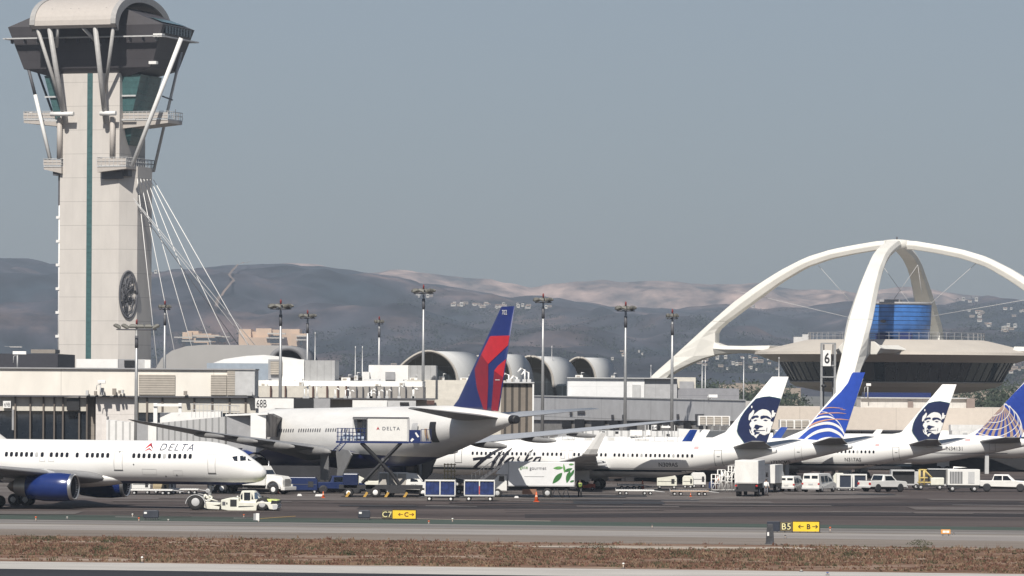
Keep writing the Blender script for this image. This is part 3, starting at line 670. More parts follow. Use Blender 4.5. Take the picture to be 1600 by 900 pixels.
# ---------------------------------------------------------------- left terminal
SVC = mat('dark_service_shade', (.020, .020, .024), .7, var=.5, scale=.25)  # dark ground floors, and the shade under the jets put in as near-black
t = bld('terminal_building', 'cream terminal at the left with black window wall below and gate sign', 'terminal', 120, 560)
DA = 540
pxbox('upper_wall', t, -160, 398, 576.5, 618, DA, 8, cream)
pxbox('parapet', t, -161, 399, 574.5, 576.5, DA-.3, 8.6, grey)
pxbox('lower_wall', t, 150, 213, 619.5, 700, DA+.6, 30, mat('stained_panel', (.66, .62, .59), .8, stripes=[(2, 3.7, .02, .8)]))
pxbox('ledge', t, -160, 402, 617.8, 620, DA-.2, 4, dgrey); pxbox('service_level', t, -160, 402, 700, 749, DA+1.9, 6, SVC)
pxbox('glass_wall', t, -160, 137, 640, 748, DA+1.3, .4, glass)
pxbox('panel_band', t, -160, 137, 620, 641.5, DA+.9, .4, mat('pale_band', (.60, .565, .50), .8))
for x in (-60, -20, 24, 47.5, 68, 85, 98.5, 124, 136):
    pxbox('mullion', t, x-1.2, x+1.2, 619.5, 748, DA+.6, .7, mat('bronze_mullion', (.12, .10, .085), .6))
pxbox('corner_panel', t, 136, 148, 620, 700, DA+2, 10, mat('pale_panel_dark', (.27, .24, .21), .8, stripes=[(2, 1.2, .04, .6)]))
pxbox('dark_screen', t, 104.5, 124, 623, 641, DA+.3, .5, black)
pxbox('pale_wall_band', t, 214, 400, 620, 645, DA+.45, 6, mat('pale_band', (.60, .565, .50), .8))
pxbox('lower_glass', t, 214, 400, 645, 700, DA+.6, 6, glass)
for x in (215, 230, 254, 304, 332, 359, 384): pxbox('mullion', t, x-1.5, x+1.5, 620, 700, DA+.3, .7, MATS['bronze_mullion'])
for (a, b) in ((217, 273.5), (329.5, 354)):
    f_ = pxbox('louvre_panel', t, a, b, 585.5, 617.5, DA-.25, .3, slat); pxbox('frame', f_, a-3, a, 583.5, 617.8, DA-.35, .4, white); pxbox('frame', f_, b, b+3, 583.5, 617.8, DA-.35, .4, white); pxbox('frame', f_, a, b, 583, 585.5, DA-.36, .4, white)
    for o in f_.children: o.location = Vector(o.location)
pxbox('louvre_panel', t, 355, 367, 579, 617.5, DA-.2, .3, slat)
pxbox('grey_corner', t, 367, 398, 578, 617.5, DA-.15, .3, lgrey)
pxbox('gate_sign', t, 5, 17, 626.5, 637.5, DA+.3, .4, white); sign_text('gate_number', '69B', .50, X(11, DA), DA+.27, Z(11, 632, DA), dgrey, t, xs=.68)
pxbox('wall_lamp', t, 19, 22, 640, 672, DA+.4, .5, grey)
for (a, b, y0, y1) in ((134, 138, 610, 617.5), (147, 151, 611, 617.5), (158, 162, 606, 617.5), (175.5, 181, 607, 617), (185, 188, 610, 615), (190, 193, 609, 614.5), (287, 292, 611, 617.5), (386, 394, 612, 618)):
    pxbox('wall_fixture', t, a, b, y0, y1, DA-1.2, .8, MATS['pale_panel_dark'] if a % 2 else lgrey)
def cam_post(px, py0, py1, D, label, grp, arm=8):
    o = bld('camera_post', label, 'camera post', px, D, grp); o.location.z = 0
    x = X(px, D); z1, z0 = Z(px, py0, D), Z(px, py1, D)
    obj('post', MB().tube([(x, D, z0), (x, D, z1)], .09, 6), lgrey, o, world=True)
    obj('camera', MB().box(x-arm/25, x+arm/13, D-.2, D+.2, z1-.1, z1+.28), white, o, world=True, bevel=.04)
    obj('arm', MB().tube([(x-.5, D, z0+.6), (x-.45, D, z1-.3), (x, D, z1-.2)], .05, 5), lgrey, o, world=True)
g_ = 'roof camera posts'
cam_post(27, 552.5, 574.5, 545, 'white roof camera on a post left of the tower foot', g_, 14)
cam_post(157, 598, 617, 538, 'small camera post on the ledge of the cream terminal', g_)
bbx = bld('dark_building', 'long dark flat building behind the terminal left of the tower', 'building', 40, 760)
pxbox('wall', bbx, -200, 90, 552, 620, 760, 30, mat('dark_wall', (.035, .035, .045), .7)); pxbox('roof_units', bbx, 48, 86, 546, 552, 770, 8, MATS['pale_panel_dark'])
pr = bld('rooftop_penthouse', 'white flat rooftop penthouse at the foot of the tower', 'rooftop building', 175, 585)
pxbox('wall', pr, 119, 184, 561, 576, 580, 8, white); pxbox('grey_side', pr, 184, 211, 561, 576, 580.2, 6, grey); pxbox('window', pr, 194, 210, 563, 573, 579.9, .25, glass)
pxbox('frame', pr, 226, 235, 562, 576, 579, 2, white); pxbox('screen', pr, 211, 227, 561.5, 576, 580.5, 2, lgrey)
# ---------------------------------------------------------------- low hangar dome, sheds and blocks behind
hg = bld('arched_hangar', 'long low grey barrel roofed hangar behind the cream terminal', 'hangar', 350, 800)
def barrel(par, name, a, b, ytop, ybot, D, dep, m, n=24, dx=0, squash=1.0, cap=None, yaw=0):
    xa, xb = X(a, D), X(b, D); zt_, zb = Z((a+b)/2, ytop, D), Z((a+b)/2, ybot, D); cx, rx = (xa+xb)/2, (xb-xa)/2; rings = []
    for (yy, sh) in ((D, 0), (D+dep, dx)):
        o_ = [(cx+sh-rx*math.cos(math.pi*k/n), yy, zb+(zt_-zb)*math.sin(math.pi*k/n)**squash) for k in range(n+1)]
        rings.append(o_)
    mb = MB().loft(rings, closed=False, caps=False); o = obj(name, mb, m, par, world=True, fix=False)
    s_ = o.modifiers.new('thick', 'SOLIDIFY'); s_.thickness = .9; s_.offset = -1
    return rings
hroofm = mat('hangar_roof', (.36, .35, .34), .7, var=.08, scale=.2)
xa, xb = X(240, 800), X(480, 800)
pr_ = [(X(243, 800), 0), (X(243, 800), zt(576, 800, 250)), (X(252, 800), zt(560, 800, 250)), (X(268, 800), zt(548, 800, 270)), (X(290, 800), zt(541, 800, 290)), (X(320, 800), zt(538.5, 800, 320)), (X(455, 800), zt(540, 800, 455)), (X(455, 800), 0)]
obj('roof_shell', MB().prism(pr_, 'y', 800, 840), hroofm, hg, world=True)
barrel(hg, 'end_arch', 417, 481, 540, 575, 795, 45, mat('hangar_end_roof', (.2, .2, .21), .7), squash=.8)
pxbox('end_wall', hg, 425, 476, 551, 590, 799, 1, black)
wr = bld('white_domed_shed', 'low white curved roof shed in front of the grey hangar', 'shed', 380, 640)
ps = [(X(325, 640), zt(570, 640, 325)), (X(350, 640), zt(561, 640, 350)), (X(385, 640), zt(556, 640, 385)), (X(412, 640), zt(554.5, 640, 412)), (X(445, 640), zt(558, 640, 440)), (X(480, 640), zt(566, 640, 480)), (X(480, 640), 0), (X(325, 640), 0)]
obj('roof', MB().prism(ps, 'y', 640, 665), white, wr, world=True); pxbox('clerestory', wr, 323, 420, 567.5, 600, 638.5, 1, mat('pale_blue_glass', (.33, .38, .44), .3))
sh = bld('rooftop_shed', 'boxy white rooftop shed with grey side and slatted window beside mast', 'shed', 440, 575)
pxbox('front_wall', sh, 441, 475, 561.5, 594, 575, 14, white); pxbox('side_wall', sh, 475, 523, 563, 594.5, 575.4, 14, mat('grey_ribbed', (.36, .36, .36), .6, stripes=[(0, .9, .1, .8)])); pxbox('window_wall', sh, 419, 441, 561.5, 593, 575.2, 12, grey); pxbox('slatted_window', sh, 422.5, 441, 564.5, 585, 574.8, .3, slat)
for a in (418, 445, 460, 481): pxbox('leg', sh, a, a+1.5, 593.5, 604, 576, .3, dgrey)
# mid concourse
cc = bld('concourse', 'cream panelled concourse roofline behind the white wide body fuselage', 'terminal', 500, 570)
pxbox('roof_deck', cc, 400, 660, 595, 603.5, 574, 20, white); pxbox('panel_wall', cc, 400, 543, 603.5, 622, 572, 10, mat('pale_band', (.60, .565, .50), .8)); pxbox('panel_wall', cc, 543, 663, 604.5, 625, 572, 10, mat('grey_panel_row', (.34, .32, .30), .7))
for x in (401, 423, 446, 489, 511, 528, 541): pxbox('mullion', cc, x-1.2, x+1.2, 603, 622, 571.5, .6, mat('rust_mullion', (.10, .05, .04), .7))
for x in (544, 557, 567, 577, 588, 600, 611, 623, 634, 645, 662): pxbox('mullion', cc, x-.9, x+.9, 604, 624, 571.5, .6, dgrey)
pxbox('ledge', cc, 400, 680, 621.5, 624, 570.5, 2, dgrey); pxbox('lower_wall', cc, 430, 785, 624, 690, 573, 5, MATS['pale_band']); pxbox('service_level', cc, 400, 835, 690, 745, 572.6, 6, SVC); obj('shade_frontage', MB().box(X(395, 516), X(832, 516), 516, 540, 0, 3.6), SVC, cc, world=True)  # frontage block set forward, near-black to deepen the shade under the wide body
pxbox('sign_band', cc, 399, 459, 622.5, 638, 539, .6, white); sign_text('gate_number', '68B', .98, X(409, 539), 538.96, Z(409, 630.5, 539), black, cc, xs=.6)
pxbox('black_panel', cc, 458, 490, 622.7, 637, 565.8, 1, black); pxbox('grey_panel', cc, 490, 516, 622.7, 638, 566, 1, grey); pxbox('white_panel', cc, 551, 605, 625.5, 640, 566, 1, white); pxbox('grey_panel', cc, 605, 650, 626, 640, 566.3, 1, lgrey); pxbox('black_panel', cc, 625, 639, 628.5, 632, 566.0, .4, black); pxbox('brown_panel', cc, 667, 679, 625.5, 632, 566, 1, MATS['rust_mullion'])
for (a, y0) in ((500, 599), (569, 592), (607, 596)): pxbox('roof_box', cc, a, a+24, y0, 604, 576, 4, lgrey)
gr_ = random.Random(2)
for i, px in enumerate(sorted(gr_.uniform(465, 655) for _ in range(14))):
    D = 568.5
    o = bld('roof_vent_pipe', 'small bent vent pipe on the concourse ledge, one of a crowded row', 'vent pipe', px, D, 'vent pipes along the concourse ledge'); x = X(px, D); z = Z(px, 622, D); h = gr_.uniform(.6, 1.5)
    tag(o, nth(i)+' small bent vent pipe in the row on the concourse ledge')
    obj('pipe', MB().tube([(x, D, z), (x, D, z+h), (x+.35, D, z+h+.15), (x+.6, D, z+h-.1)], .09, 6), white, o, world=True); obj('base', MB().box(x-.2, x+.2, D-.2, D+.2, z-.02, z+.25), lgrey, o, world=True)
wb_ = bld('white_block_building', 'stepped white windowless block in front of the first vaulted roof', 'building', 620, 610)
pxbox('lower_block', wb_, 566, 577, 581, 600, 610, 14, white); pxbox('main_block', wb_, 576, 638, 570.5, 604, 612, 16, white); pxbox('grey_end', wb_, 638.5, 681, 571, 594, 611.5, 14, MATS['grey_ribbed']); pxbox('shutter', wb_, 602, 617, 581, 593.5, 611.7, .4, grey); pxbox('cream_wall', wb_, 636, 790, 594, 640, 608, 12, mat('cream_block_wall', (.66, .62, .55), .8, stripes=[(2, .8, .05, .93)]))
pxbox('edge_flashing', wb_, 523, 567, 588, 590, 613, 2, dgrey); pxbox('deck', wb_, 523, 640, 590, 606, 614, 8, white)
for i, (px, py, D, w, h) in enumerate(((412, 603.5, 573, 10, 5), (470, 603.5, 573, 7, 7), (540, 595, 576, 14, 5), (556, 594.5, 577, 6, 8), (590, 603.5, 573, 9, 4), (628, 603.5, 573, 8, 6), (646, 594.2, 609, 12, 4), (690, 594.2, 609, 9, 6), (727, 594.2, 609, 16, 4), (752, 594.2, 609, 7, 7), (905, 591, 640, 12, 5), (958, 591, 640, 6, 4))):
    o = bld('rooftop_unit', nth(i)+' grey ventilation unit along the middle terminal roofs', 'ventilation unit', px, D, 'ventilation units along the middle roofs'); s_ = F/D; x = X(px, D); z = Z(px, py, D); w /= s_; h /= s_
    obj('casing', MB().box(x-w/2, x+w/2, D+.6, D+2, z, z+h), lgrey if i % 2 else white2, o, world=True, bevel=.04); obj('side_vent', MB().box(x-w*.35, x+w*.1, D+.56, D+.6, z+h*.25, z+h*.8), slat, o, world=True); obj('duct', MB().tube([(x+w*.3, D+1.2, z+h), (x+w*.3, D+1.2, z+h+.35), (x+w*.3+.5, D+1.2, z+h+.35)], .1, 7), steel, o, world=True)
# vaulted roofs, four of them stepping away
vroof = mat('vault_roof', (.56, .56, .55), .6, var=.06, scale=.2, stripes=[(1, 4.0, .015, .85)])
vg = mat('vault_glass', (.02, .025, .03), .1, 0, spec=.7, stripes=[(2, 2.3, .05, 2.5), (0, 2.6, .04, 2.5)])
vt = bld('vaulted_hall', 'row of pale barrel vaulted roofs with dark glass fronts', 'terminal hall', 780, 700)
VD = 690
for i, (xl, xr, xe, yt, ye, lx) in enumerate(((612, 716, 770, 548.5, 551, 668), (700, 800, 838, 553, 556.5, 775), (800, 865, 912, 556.5, 557, 828), (876, 932, 975, 558.5, 561, 905))):
    D = VD+i*30; zt_ = Z(lx, yt, D); zb = 3
    # vault: section curve (quarter-ellipse on the right, gentle slope on the left) swept back and to the right
    cx = X(lx, D); rx = X(xr, D)-cx; lx_ = cx-X(xl, D); zc0 = Z(lx, 605, D); sec = []
    for k in range(9): t_ = k/8; sec.append((cx-lx_*(1-t_)**1.0, zc0+(zt_-zc0)*(.30+.70*(1-(1-t_)**1.8)) if i == 0 else zc0+(zt_-zc0)*math.sqrt(max(0, 1-(1-t_)**2))))
    for k in range(1, 17): a = k/16*math.pi/2; sec.append((cx+rx*math.sin(a), zc0+(zt_-zc0)*math.cos(a)**.9))
    sh_ = X(xe, D)-X(xr, D); fr1 = [(x, D, z) for x, z in sec]; fr2 = [(x+sh_*.93+0, D+26, z+.1) for x, z in sec]
    o = obj('vault', MB().loft([fr1, fr2], closed=False, caps=False), vroof, vt, world=True, fix=False); s_ = o.modifiers.new('t', 'SOLIDIFY'); s_.thickness = .25; s_.offset = -1
    rim = MB(); P_ = [(x, D-.2, z) for x, z in sec]; rim.tube(P_, .2, 6); obj('arch_rim', rim, mat('rim_tan', (.42, .39, .35), .8), o, world=False) if False else obj('arch_rim', rim, mat('rim_tan', (.42, .39, .35), .8), vt, world=True)
    gl = [(x, z-.2) for x, z in sec]; gl = [(gl[0][0], zb)]+gl+[(gl[-1][0], zb)]
    obj('glass_front', MB().prism(gl, 'y', D+2, D+2.3), vg, vt, world=True)
    pxbox('side_wall', vt, xr-6, xe+8, 603, 625, D+2.2 if i else D+2.2, 10, vg)
ct = bld('cooling_tower', 'dark brown vertical slatted screen block right of the red and blue fin', 'screen', 810, 560)
pxbox('slatted_screen', ct, 783, 833, 598.5, 700, 560, 8, brown_slat); pxbox('corner_post', ct, 832, 834.5, 597.5, 700, 559.6, 9, white); pxbox('cap', ct, 783, 835, 596.8, 598.6, 559.5, 9, lgrey)
for i, (px, y0) in enumerate(((795, 586), (808, 590), (820, 578), (826, 582))): 
    o = bld('roof_vent_pipe', nth(i)+' white bent vent pipe on the brown slatted block', 'vent pipe', px, 563, 'vent pipes on the brown slatted block'); x = X(px, 563); z = Z(px, 597, 563); z1 = Z(px, y0, 563)
    obj('pipe', MB().tube([(x, 563, z), (x, 563, z1), (x-.5, 563, z1+.2), (x-.9, 563, z1-.3)], .12, 6), white, o, world=True); obj('base', MB().box(x-.3, x+.3, 562.7, 563.3, z-.02, z+.35), lgrey, o, world=True)
# long grey pier and rooftop box
gw = bld('grey_pier', 'long grey metal clad pier with dark openings behind the white tailed jets', 'terminal', 980, 600)
pts = fp((833, 650), (1165, 562), (1190, 562), (1190, 640), (833, 700))
D0, D1 = 650, 562
def wallq(name, par, a, b, y0a, y1a, y0b, y1b, m, off=0.0, thick=.3):
    """slab on the pier's long face between photo columns a and b"""
    def dd(px):
        # intersection of the view column with the wall line
        xA, xB = X(833, 650), X(1165, 562); k = (px-800)/F; t_ = (xA-k*650)/(k*(562-650)-(xB-xA)); return 650+(562-650)*t_
    da, db = dd(a)-off, dd(b)-off
    pa0, pa1, pb0, pb1 = W(a, y0a, da), W(a, y1a, da), W(b, y0b, db), W(b, y1b, db); n_ = Vector((0, thick, 0))
    v = [pa0, pb0, pb1, pa1]; return obj(name, MB().add(v+[p+n_ for p in v], [(0, 1, 2, 3), (7, 6, 5, 4), (0, 4, 5, 1), (1, 5, 6, 2), (2, 6, 7, 3), (3, 7, 4, 0)]), m, par, world=True)
wallq('upper_cladding', gw, 833, 1165, 619, 656, 626, 658, panel_grey, 0, 6); wallq('lower_wall', gw, 833, 1165, 656.2, 700, 658.2, 706, mat('pier_lower', (.30, .29, .28), .7, var=.25), -.8, 4); obj('shade_frontage', MB().box(X(834, 532), X(1168, 532), 532, 556, 0, 3.4), SVC, gw, world=True); wallq('service_level', gw, 833, 1165, 699, 722, 705, 746, SVC, -.6, 5); wallq('coping', gw, 832, 1166, 617.8, 619.4, 624.6, 626.3, lgrey, .3, 6)  # frontage block is near-black: shade below the parked jets put in as colour
for (a, b, y0, y1) in ((878, 892, 657, 668), (898, 913, 655, 669), (924, 945, 657, 667), (952, 966, 657, 667), (978, 994, 658, 666), (1012, 1030, 659, 671), (1046, 1056, 660, 672), (1068, 1080, 660, 672), (1092, 1105, 660, 670)): wallq('opening', gw, a, b, y0, y1, y0, y1, black, .2)
for (a, b, y0, y1) in ((890, 894, 643, 648), (902, 914, 642, 646), (955, 959, 648, 654), (972, 976, 648, 654), (1057, 1061, 647, 654), (1086, 1100, 647, 656)): wallq('wall_fixture', gw, a, b, y0, y1, y0, y1, dgrey, .5)
rb = bld('rooftop_plant_room', 'white rooftop plant room with grey end on the grey pier', 'building', 980, 625)
pxbox('front_wall', rb, 887, 1007, 591.5, 623, 639.0, 10, panel_white); pxbox('end_wall', rb, 1007.2, 1058, 590.5, 624, 639.3, 9, mat('grey_ribbed2', (.42, .42, .43), .6, stripes=[(0, 2.2, .03, .8)])); pxbox('door', rb, 988, 1001, 601, 622.5, 638.8, .3, lgrey); pxbox('coping', rb, 886, 1059, 590, 591.4, 638.6, 10, lgrey)
gb = bld('grey_block', 'low grey block with tan rooftop machinery under the left arch foot', 'building', 1100, 640)
pxbox('wall', gb, 1056, 1155, 607, 640, 640, 16, mat('grey_block_wall', (.27, .27, .29), .7, stripes=[(2, 1.4, .06, .8)])); pxbox('machinery_frame', gb, 1054, 1087, 589.5, 607, 644, 4, MATS['pale_band']); pxbox('machinery', gb, 1062, 1084, 596, 607, 643.5, .8, grey)
tb = bld('low_tan_block', 'low tan flat roofed block between grey pier and white tail fin', 'building', 1160, 590)
pxbox('wall', tb, 1117, 1180, 627, 660, 588, 10, mat('greyish_tan', (.44, .42, .40), .8)); pxbox('white_bay', tb, 1117, 1131, 627, 652, 587.5, .6, white)
# cream terminal at the right
ct2 = bld('terminal_building', 'long cream terminal band at the right with dark glazing and white roof wall', 'terminal', 1400, 650)
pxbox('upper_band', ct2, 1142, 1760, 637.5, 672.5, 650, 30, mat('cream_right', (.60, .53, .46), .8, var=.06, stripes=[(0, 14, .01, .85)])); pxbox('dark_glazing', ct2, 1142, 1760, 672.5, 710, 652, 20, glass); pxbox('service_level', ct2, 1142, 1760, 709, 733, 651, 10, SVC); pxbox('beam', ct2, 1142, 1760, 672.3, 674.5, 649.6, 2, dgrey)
for x in range(1160, 1620, 17): pxbox('mullion', ct2, x-.6, x+.6, 674, 705, 651.4, .5, dgrey)
pxbox('white_roof_wall', ct2, 1345, 1515, 622.5, 638, 656, 8, mat('pale_ribbed', (.58, .56, .53), .7, stripes=[(0, 1.1, .08, .88)])); pxbox('blue_band', ct2, 1352, 1455, 613.5, 622, 664, 6, navy); pxbox('brown_box', ct2, 1511, 1523.5, 622.5, 638, 655, 8, mat('brown_wall', (.25, .2, .18), .8)); pxbox('brown_door', ct2, 1419, 1427, 627, 638, 655.6, .5, MATS['brown_wall']); pxbox('roof_edge', ct2, 1345, 1515, 621.3, 622.8, 655.5, 9, lgrey)
pxbox('white_lower_wall', ct2, 1486, 1545, 664, 700, 640, 3, mat('white_corrug', (.70, .69, .67), .6, stripes=[(0, 2, .04, .8)]))
cam_post(1356, 602, 622, 655, 'white roof camera on a post on the right terminal roof', g_, 6)
cam_post(1112, 620, 626, 575, 'white camera on short post at the end of the grey pier', g_, 10)
# ---------------------------------------------------------------- gate number gantry
gs = bld('gate_gantry', 'tall steel gantry holding the gate number six sign', 'gantry', 1292, 600)
for a in (1283.5, 1304.5): pxbox('column', gs, a-1.6, a+1.6, 536, 745, 600, .4, steel)
pxbox('rear_column', gs, 1286, 1288, 538, 745, 602, .3, dgrey); pxbox('rear_column', gs, 1300.5, 1302, 538, 745, 602, .3, dgrey)
for y in (535.5, 570, 588, 640): pxbox('cross_beam', gs, 1282.5, 1306, y, y+2, 600-.05, .5, steel)
pxbox('sign_box', gs, 1285.6, 1298, 547, 572, 599.4, .6, white); sign_text('gate_number', '6', 1.42, X(1291.5, 600), 599.36, Z(1291, 559.5, 600), black, gs, xs=.8, bold=.03)
obj('lamp', MB().lathe([(.05, Z(1287, 606, 600)), (.35, Z(1287, 604, 600)), (.35, Z(1287, 601.5, 600)), (.05, Z(1287, 600, 600))], 10, (X(1287, 600), 599.5, 0)), black, gs, world=True)
# ---------------------------------------------------------------- light masts
lampm = mat('lamp_housing', (.13, .125, .11), .6)
def mast(px, py, wpx, D, label, wide=False):
    o = bld('light_mast', label, 'light mast', px, D, 'flood light masts behind the gates'); o.rotation_euler = (0, 0, 0)
    h = Z(px, py, D); s = F/D; w = wpx/s; pole = obj('pole', MB().tube([(0, 0, 0), (0, 0, h*.6), (0, 0, h)], [.26, .2, .13], 10), steel, o); obj('dark_band', MB().tube([(0, 0, h-2.4), (0, 0, h-1)], .2, 8), dgrey, pole)
    obj('beacon', MB().lathe([(.12, h+.3), (.12, h+.75), (.05, h+.9)], 8), mat('beacon_red', (.20, .03, .03), .4), o)
    obj('ring_frame', MB().tube([(w*.42*math.cos(2*math.pi*k/20), .5*w*.42*math.sin(2*math.pi*k/20), h-.3) for k in range(21)], .07, 5), dgrey, o)
    n_ = 6
    for k in range(n_):
        if wide: x, y, a = -w/2+w*(k+.5)/n_, 0, 0
        else: a = 2*math.pi*(k+.3)/n_; x, y = w*.40*math.cos(a), w*.32*math.sin(a)
        l = MB(); lw = w*.24 if not wide else w*.15
        l.loft([[(-lw/2*q, -lw/2*q, zz), (lw/2*q, -lw/2*q, zz), (lw/2*q, lw/2*q, zz), (-lw/2*q, lw/2*q, zz)] for (q, zz) in ((.9, -.12), (1.1, .05), (.8, .26), (.4, .34))], smooth=False)
        ob = obj('flood_lamp', l, lampm, o); ob.location = (x, y, h); ob.rotation_euler = (.35*math.sin(a), -.35*math.cos(a) if not wide else (.5 if k < 2 else -.5 if k > 4 else 0), a if not wide else 0)
    return o
for a in ((213, 511, 74, 520, 'light mast with a wide row of six lamps in front of the tower', True), (257, 480, 19, 600, 'light mast seen through the tower cables'), (438, 479, 38, 560, 'light mast beside the white rooftop shed'), (480, 494, 27, 640, 'light mast standing behind the white rooftop shed'),
          (592, 503, 15, 700, 'thin light mast left of the first vaulted roof'), (661, 455, 36, 600, 'tallest light mast in front of the first vaulted roof'), (848, 469, 30, 590, 'light mast right of the red and blue fin'), (977, 482, 32, 570, 'light mast in front of the white rooftop plant room'), (1050, 494, 19, 572, 'light mast at the left arch foot')):
    mast(*a)
for (px, y0, D, lab) in ((492, 524, 700, 'right of the second mast'), (555, 546, 700, 'left one of the close pair'), (566, 546, 700, 'right one of the close pair'), (767, 522, 760, 'behind the red and blue fin'), (862, 545, 760, 'above the third vaulted roof'), (1017, 575, 720, 'by the rooftop plant room'), (1097, 568, 720, 'first one under the left arch leg'), (1102, 568, 720, 'second one under the left arch leg'), (1162, 563, 700, 'under the middle of the left arch leg'), (1217, 563, 700, 'at the left edge of the restaurant windows')):
    o = bld('thin_pole', 'thin pale pole '+lab, 'pole', px, D, 'thin pale poles on the skyline'); h = Z(px, y0, D)
    obj('pole', MB().tube([(0, 0, 0), (0, 0, h*.6), (0, 0, h)], [.16, .12, .07], 8), steel, o); obj('tip', MB().tube([(0, 0, h), (0, 0, h+.5)], .05, 5), white, o); obj('base', MB().box(-.3, .3, -.3, .3, 0, .3), lgrey, o)
# ---------------------------------------------------------------- jet bridges
def bridge_box(par, a, b, y0a, y0b, y1a, y1b, Da, Db, dep, m, name='tunnel'):
    v = [W(a, y0a, Da), W(b, y0b, Db), W(b, y1b, Db), W(a, y1a, Da)]; n_ = Vector((0, dep, 0))
    return obj(name, MB().add(v+[p+n_ for p in v], [(0, 1, 2, 3), (7, 6, 5, 4), (0, 4, 5, 1), (1, 5, 6, 2), (2, 6, 7, 3), (3, 7, 4, 0)]), m, par, world=True)
jb = bld('jet_bridge', 'corrugated white jet bridge with grey end beside the stained terminal wall', 'jet bridge', 190, 520, 'jet bridges')
bridge_box(jb, 166, 214, 656, 661, 700, 700, 522, 520, 4, corr); pxbox('frame', jb, 160, 167, 651, 700, 524, 3, MATS['stained_panel']); pxbox('grey_hood', jb, 214.5, 232, 660, 700, 519, 3, grey); pxbox('white_end', jb, 232, 245, 660, 700, 518.5, 3, white); pxbox('support', jb, 218, 224, 699, 768, 519.8, .6, grey)
j2 = bld('jet_bridge', 'long corrugated white jet bridge docked to the wide body jet under sign 68B', 'jet bridge', 330, 515, 'jet bridges')
bridge_box(j2, 246, 352, 661, 651, 700, 700, 510, 486, 3, corr); bridge_box(j2, 250, 345, 645, 643, 664, 654, 515, 512, 3, white, 'upper_tunnel')
pxbox('frame_post', j2, 240, 246, 630, 662, 514, .6, white); pxbox('frame_post', j2, 279, 284, 630, 648, 514, .6, white); pxbox('frame_beam', j2, 240, 284, 631, 635, 513.8, .6, white)
pxbox('hood_box', j2, 355, 393, 648, 700, 484, 3, grey); pxbox('cab_front', j2, 392, 416, 645.5, 690, 482.5, 2.5, white); bridge_box(j2, 352, 418, 647.5, 645, 650, 648, 484, 482, 3, white, 'roof')
ac = MB(); v = [W(415, 647, 482.6), W(421, 646.5, 483), W(435, 653, 484), W(430, 664, 484), W(428, 683, 484), W(415, 683, 482.6)]
obj('accordion_canopy', ac.add(v+[p+Vector((.3, 3, 0)) for p in v], [(0, 1, 2, 3, 4, 5), (11, 10, 9, 8, 7, 6)]+[(i, (i+1) % 6, 6+(i+1) % 6, 6+i) for i in range(6)]), mat('accordion_fabric', (.14, .13, .125), .8, stripes=[(0, .35, .25, .6)]), j2, world=True)
rl = MB()
for a in range(300, 376, 6):
    x = X(a, 510); z = Z(a, 647 if a < 345 else 650, 510); rl.box(x-.03, x+.03, 509.97, 510.03, z-.4, z+1.2)
for dz in (0.5, 1.15): rl.tube([(X(300, 510), 510, Z(300, 647, 510)+dz), (X(375, 510), 510, Z(375, 650, 510)+dz)], .04, 5)
obj('railing', rl, lgrey, j2, world=True); pxbox('wheel_column', j2, 345, 352, 699, 765, 489, 1, lgrey); pxbox('wheel_column', j2, 380, 388, 699, 768, 485, 1, lgrey)
st = MB()
for k in range(12): st.box(X(322, 507)+k*.16, X(322, 507)+k*.16+.4, 504.8, 505.8, Z(330, 700, 507)-k*.5, Z(330, 700, 507)-k*.5+.06)
obj('service_stairs', st, lgrey, j2, world=True)
j3 = bld('jet_bridge', 'long white jet bridge behind the first white tailed jet, grey cooling units on top', 'jet bridge', 1000, 550, 'jet bridges')
bridge_box(j3, 912, 1060, 673, 674, 700, 700, 545, 538, 4, corr); bridge_box(j3, 1060, 1140, 670, 674, 700, 700, 536, 533, 4, white); pxbox('grey_end', j3, 872, 911, 673, 700, 546, 3, grey)
for (a, y) in ((941, 674), (962, 674), (1042, 678)): pxbox('small_window', j3, a, a+5, y, y+4, 537 if a > 1000 else 540, .3, black)
for k in range(4): pxbox('cooling_unit', j3, (1094, 1105, 1117, 1129)[k], (1103, 1115, 1127, 1139)[k], 651, 663, 530, 2, slat)
pxbox('unit_frame', j3, 1092, 1141, 650, 665, 530.2, 3, white)
for a in (1100, 1112, 1124, 1136): pxbox('leg', j3, a, a+3, 665, 674, 531, .4, white)
for a in (1008, 1013, 1018, 1035, 1044, 1054): pxbox('frame_post', j3, a, a+1.2, 664, 700, 533, .3, lgrey)
pxbox('gate_sign', j3, 1020, 1027, 664, 671, 532, .3, white); sign_text('gate_number', '64', .45, X(1023.5, 532), 531.97, Z(1023.5, 667.5, 532), dgrey, j3); pxbox('walkway_roof', j3, 1034, 1048, 666, 668.5, 532, 2, white); pxbox('support_leg', j3, 1000, 1006, 700, 768, 540, 1, lgrey)
for (a, b) in ((1010, 1017), (985, 1004)): pxbox('white_box', j3, a, b, 672, 680, 532, 1.5, white)
j4 = bld('jet_bridge', 'white jet bridge with four cooling units behind the arc striped tail', 'jet bridge', 1235, 560, 'jet bridges')
for k in range(4): pxbox('cooling_unit', j4, (1221, 1230, 1243, 1254)[k], (1228, 1240, 1252, 1264)[k], 657, 668, 560, 2, slat)
pxbox('unit_frame', j4, 1219, 1266, 656, 669.5, 560.2, 3, white); pxbox('tunnel', j4, 1212, 1300, 672, 705, 562, 4, white); pxbox('support_leg', j4, 1228, 1234, 704, 762, 564, 1, lgrey); pxbox('grey_box', j4, 1210, 1222, 674, 690, 559, 2, grey)
j5 = bld('jet_bridge', 'white gate structure between second white tail and globe tail', 'jet bridge', 1510, 640, 'jet bridges')
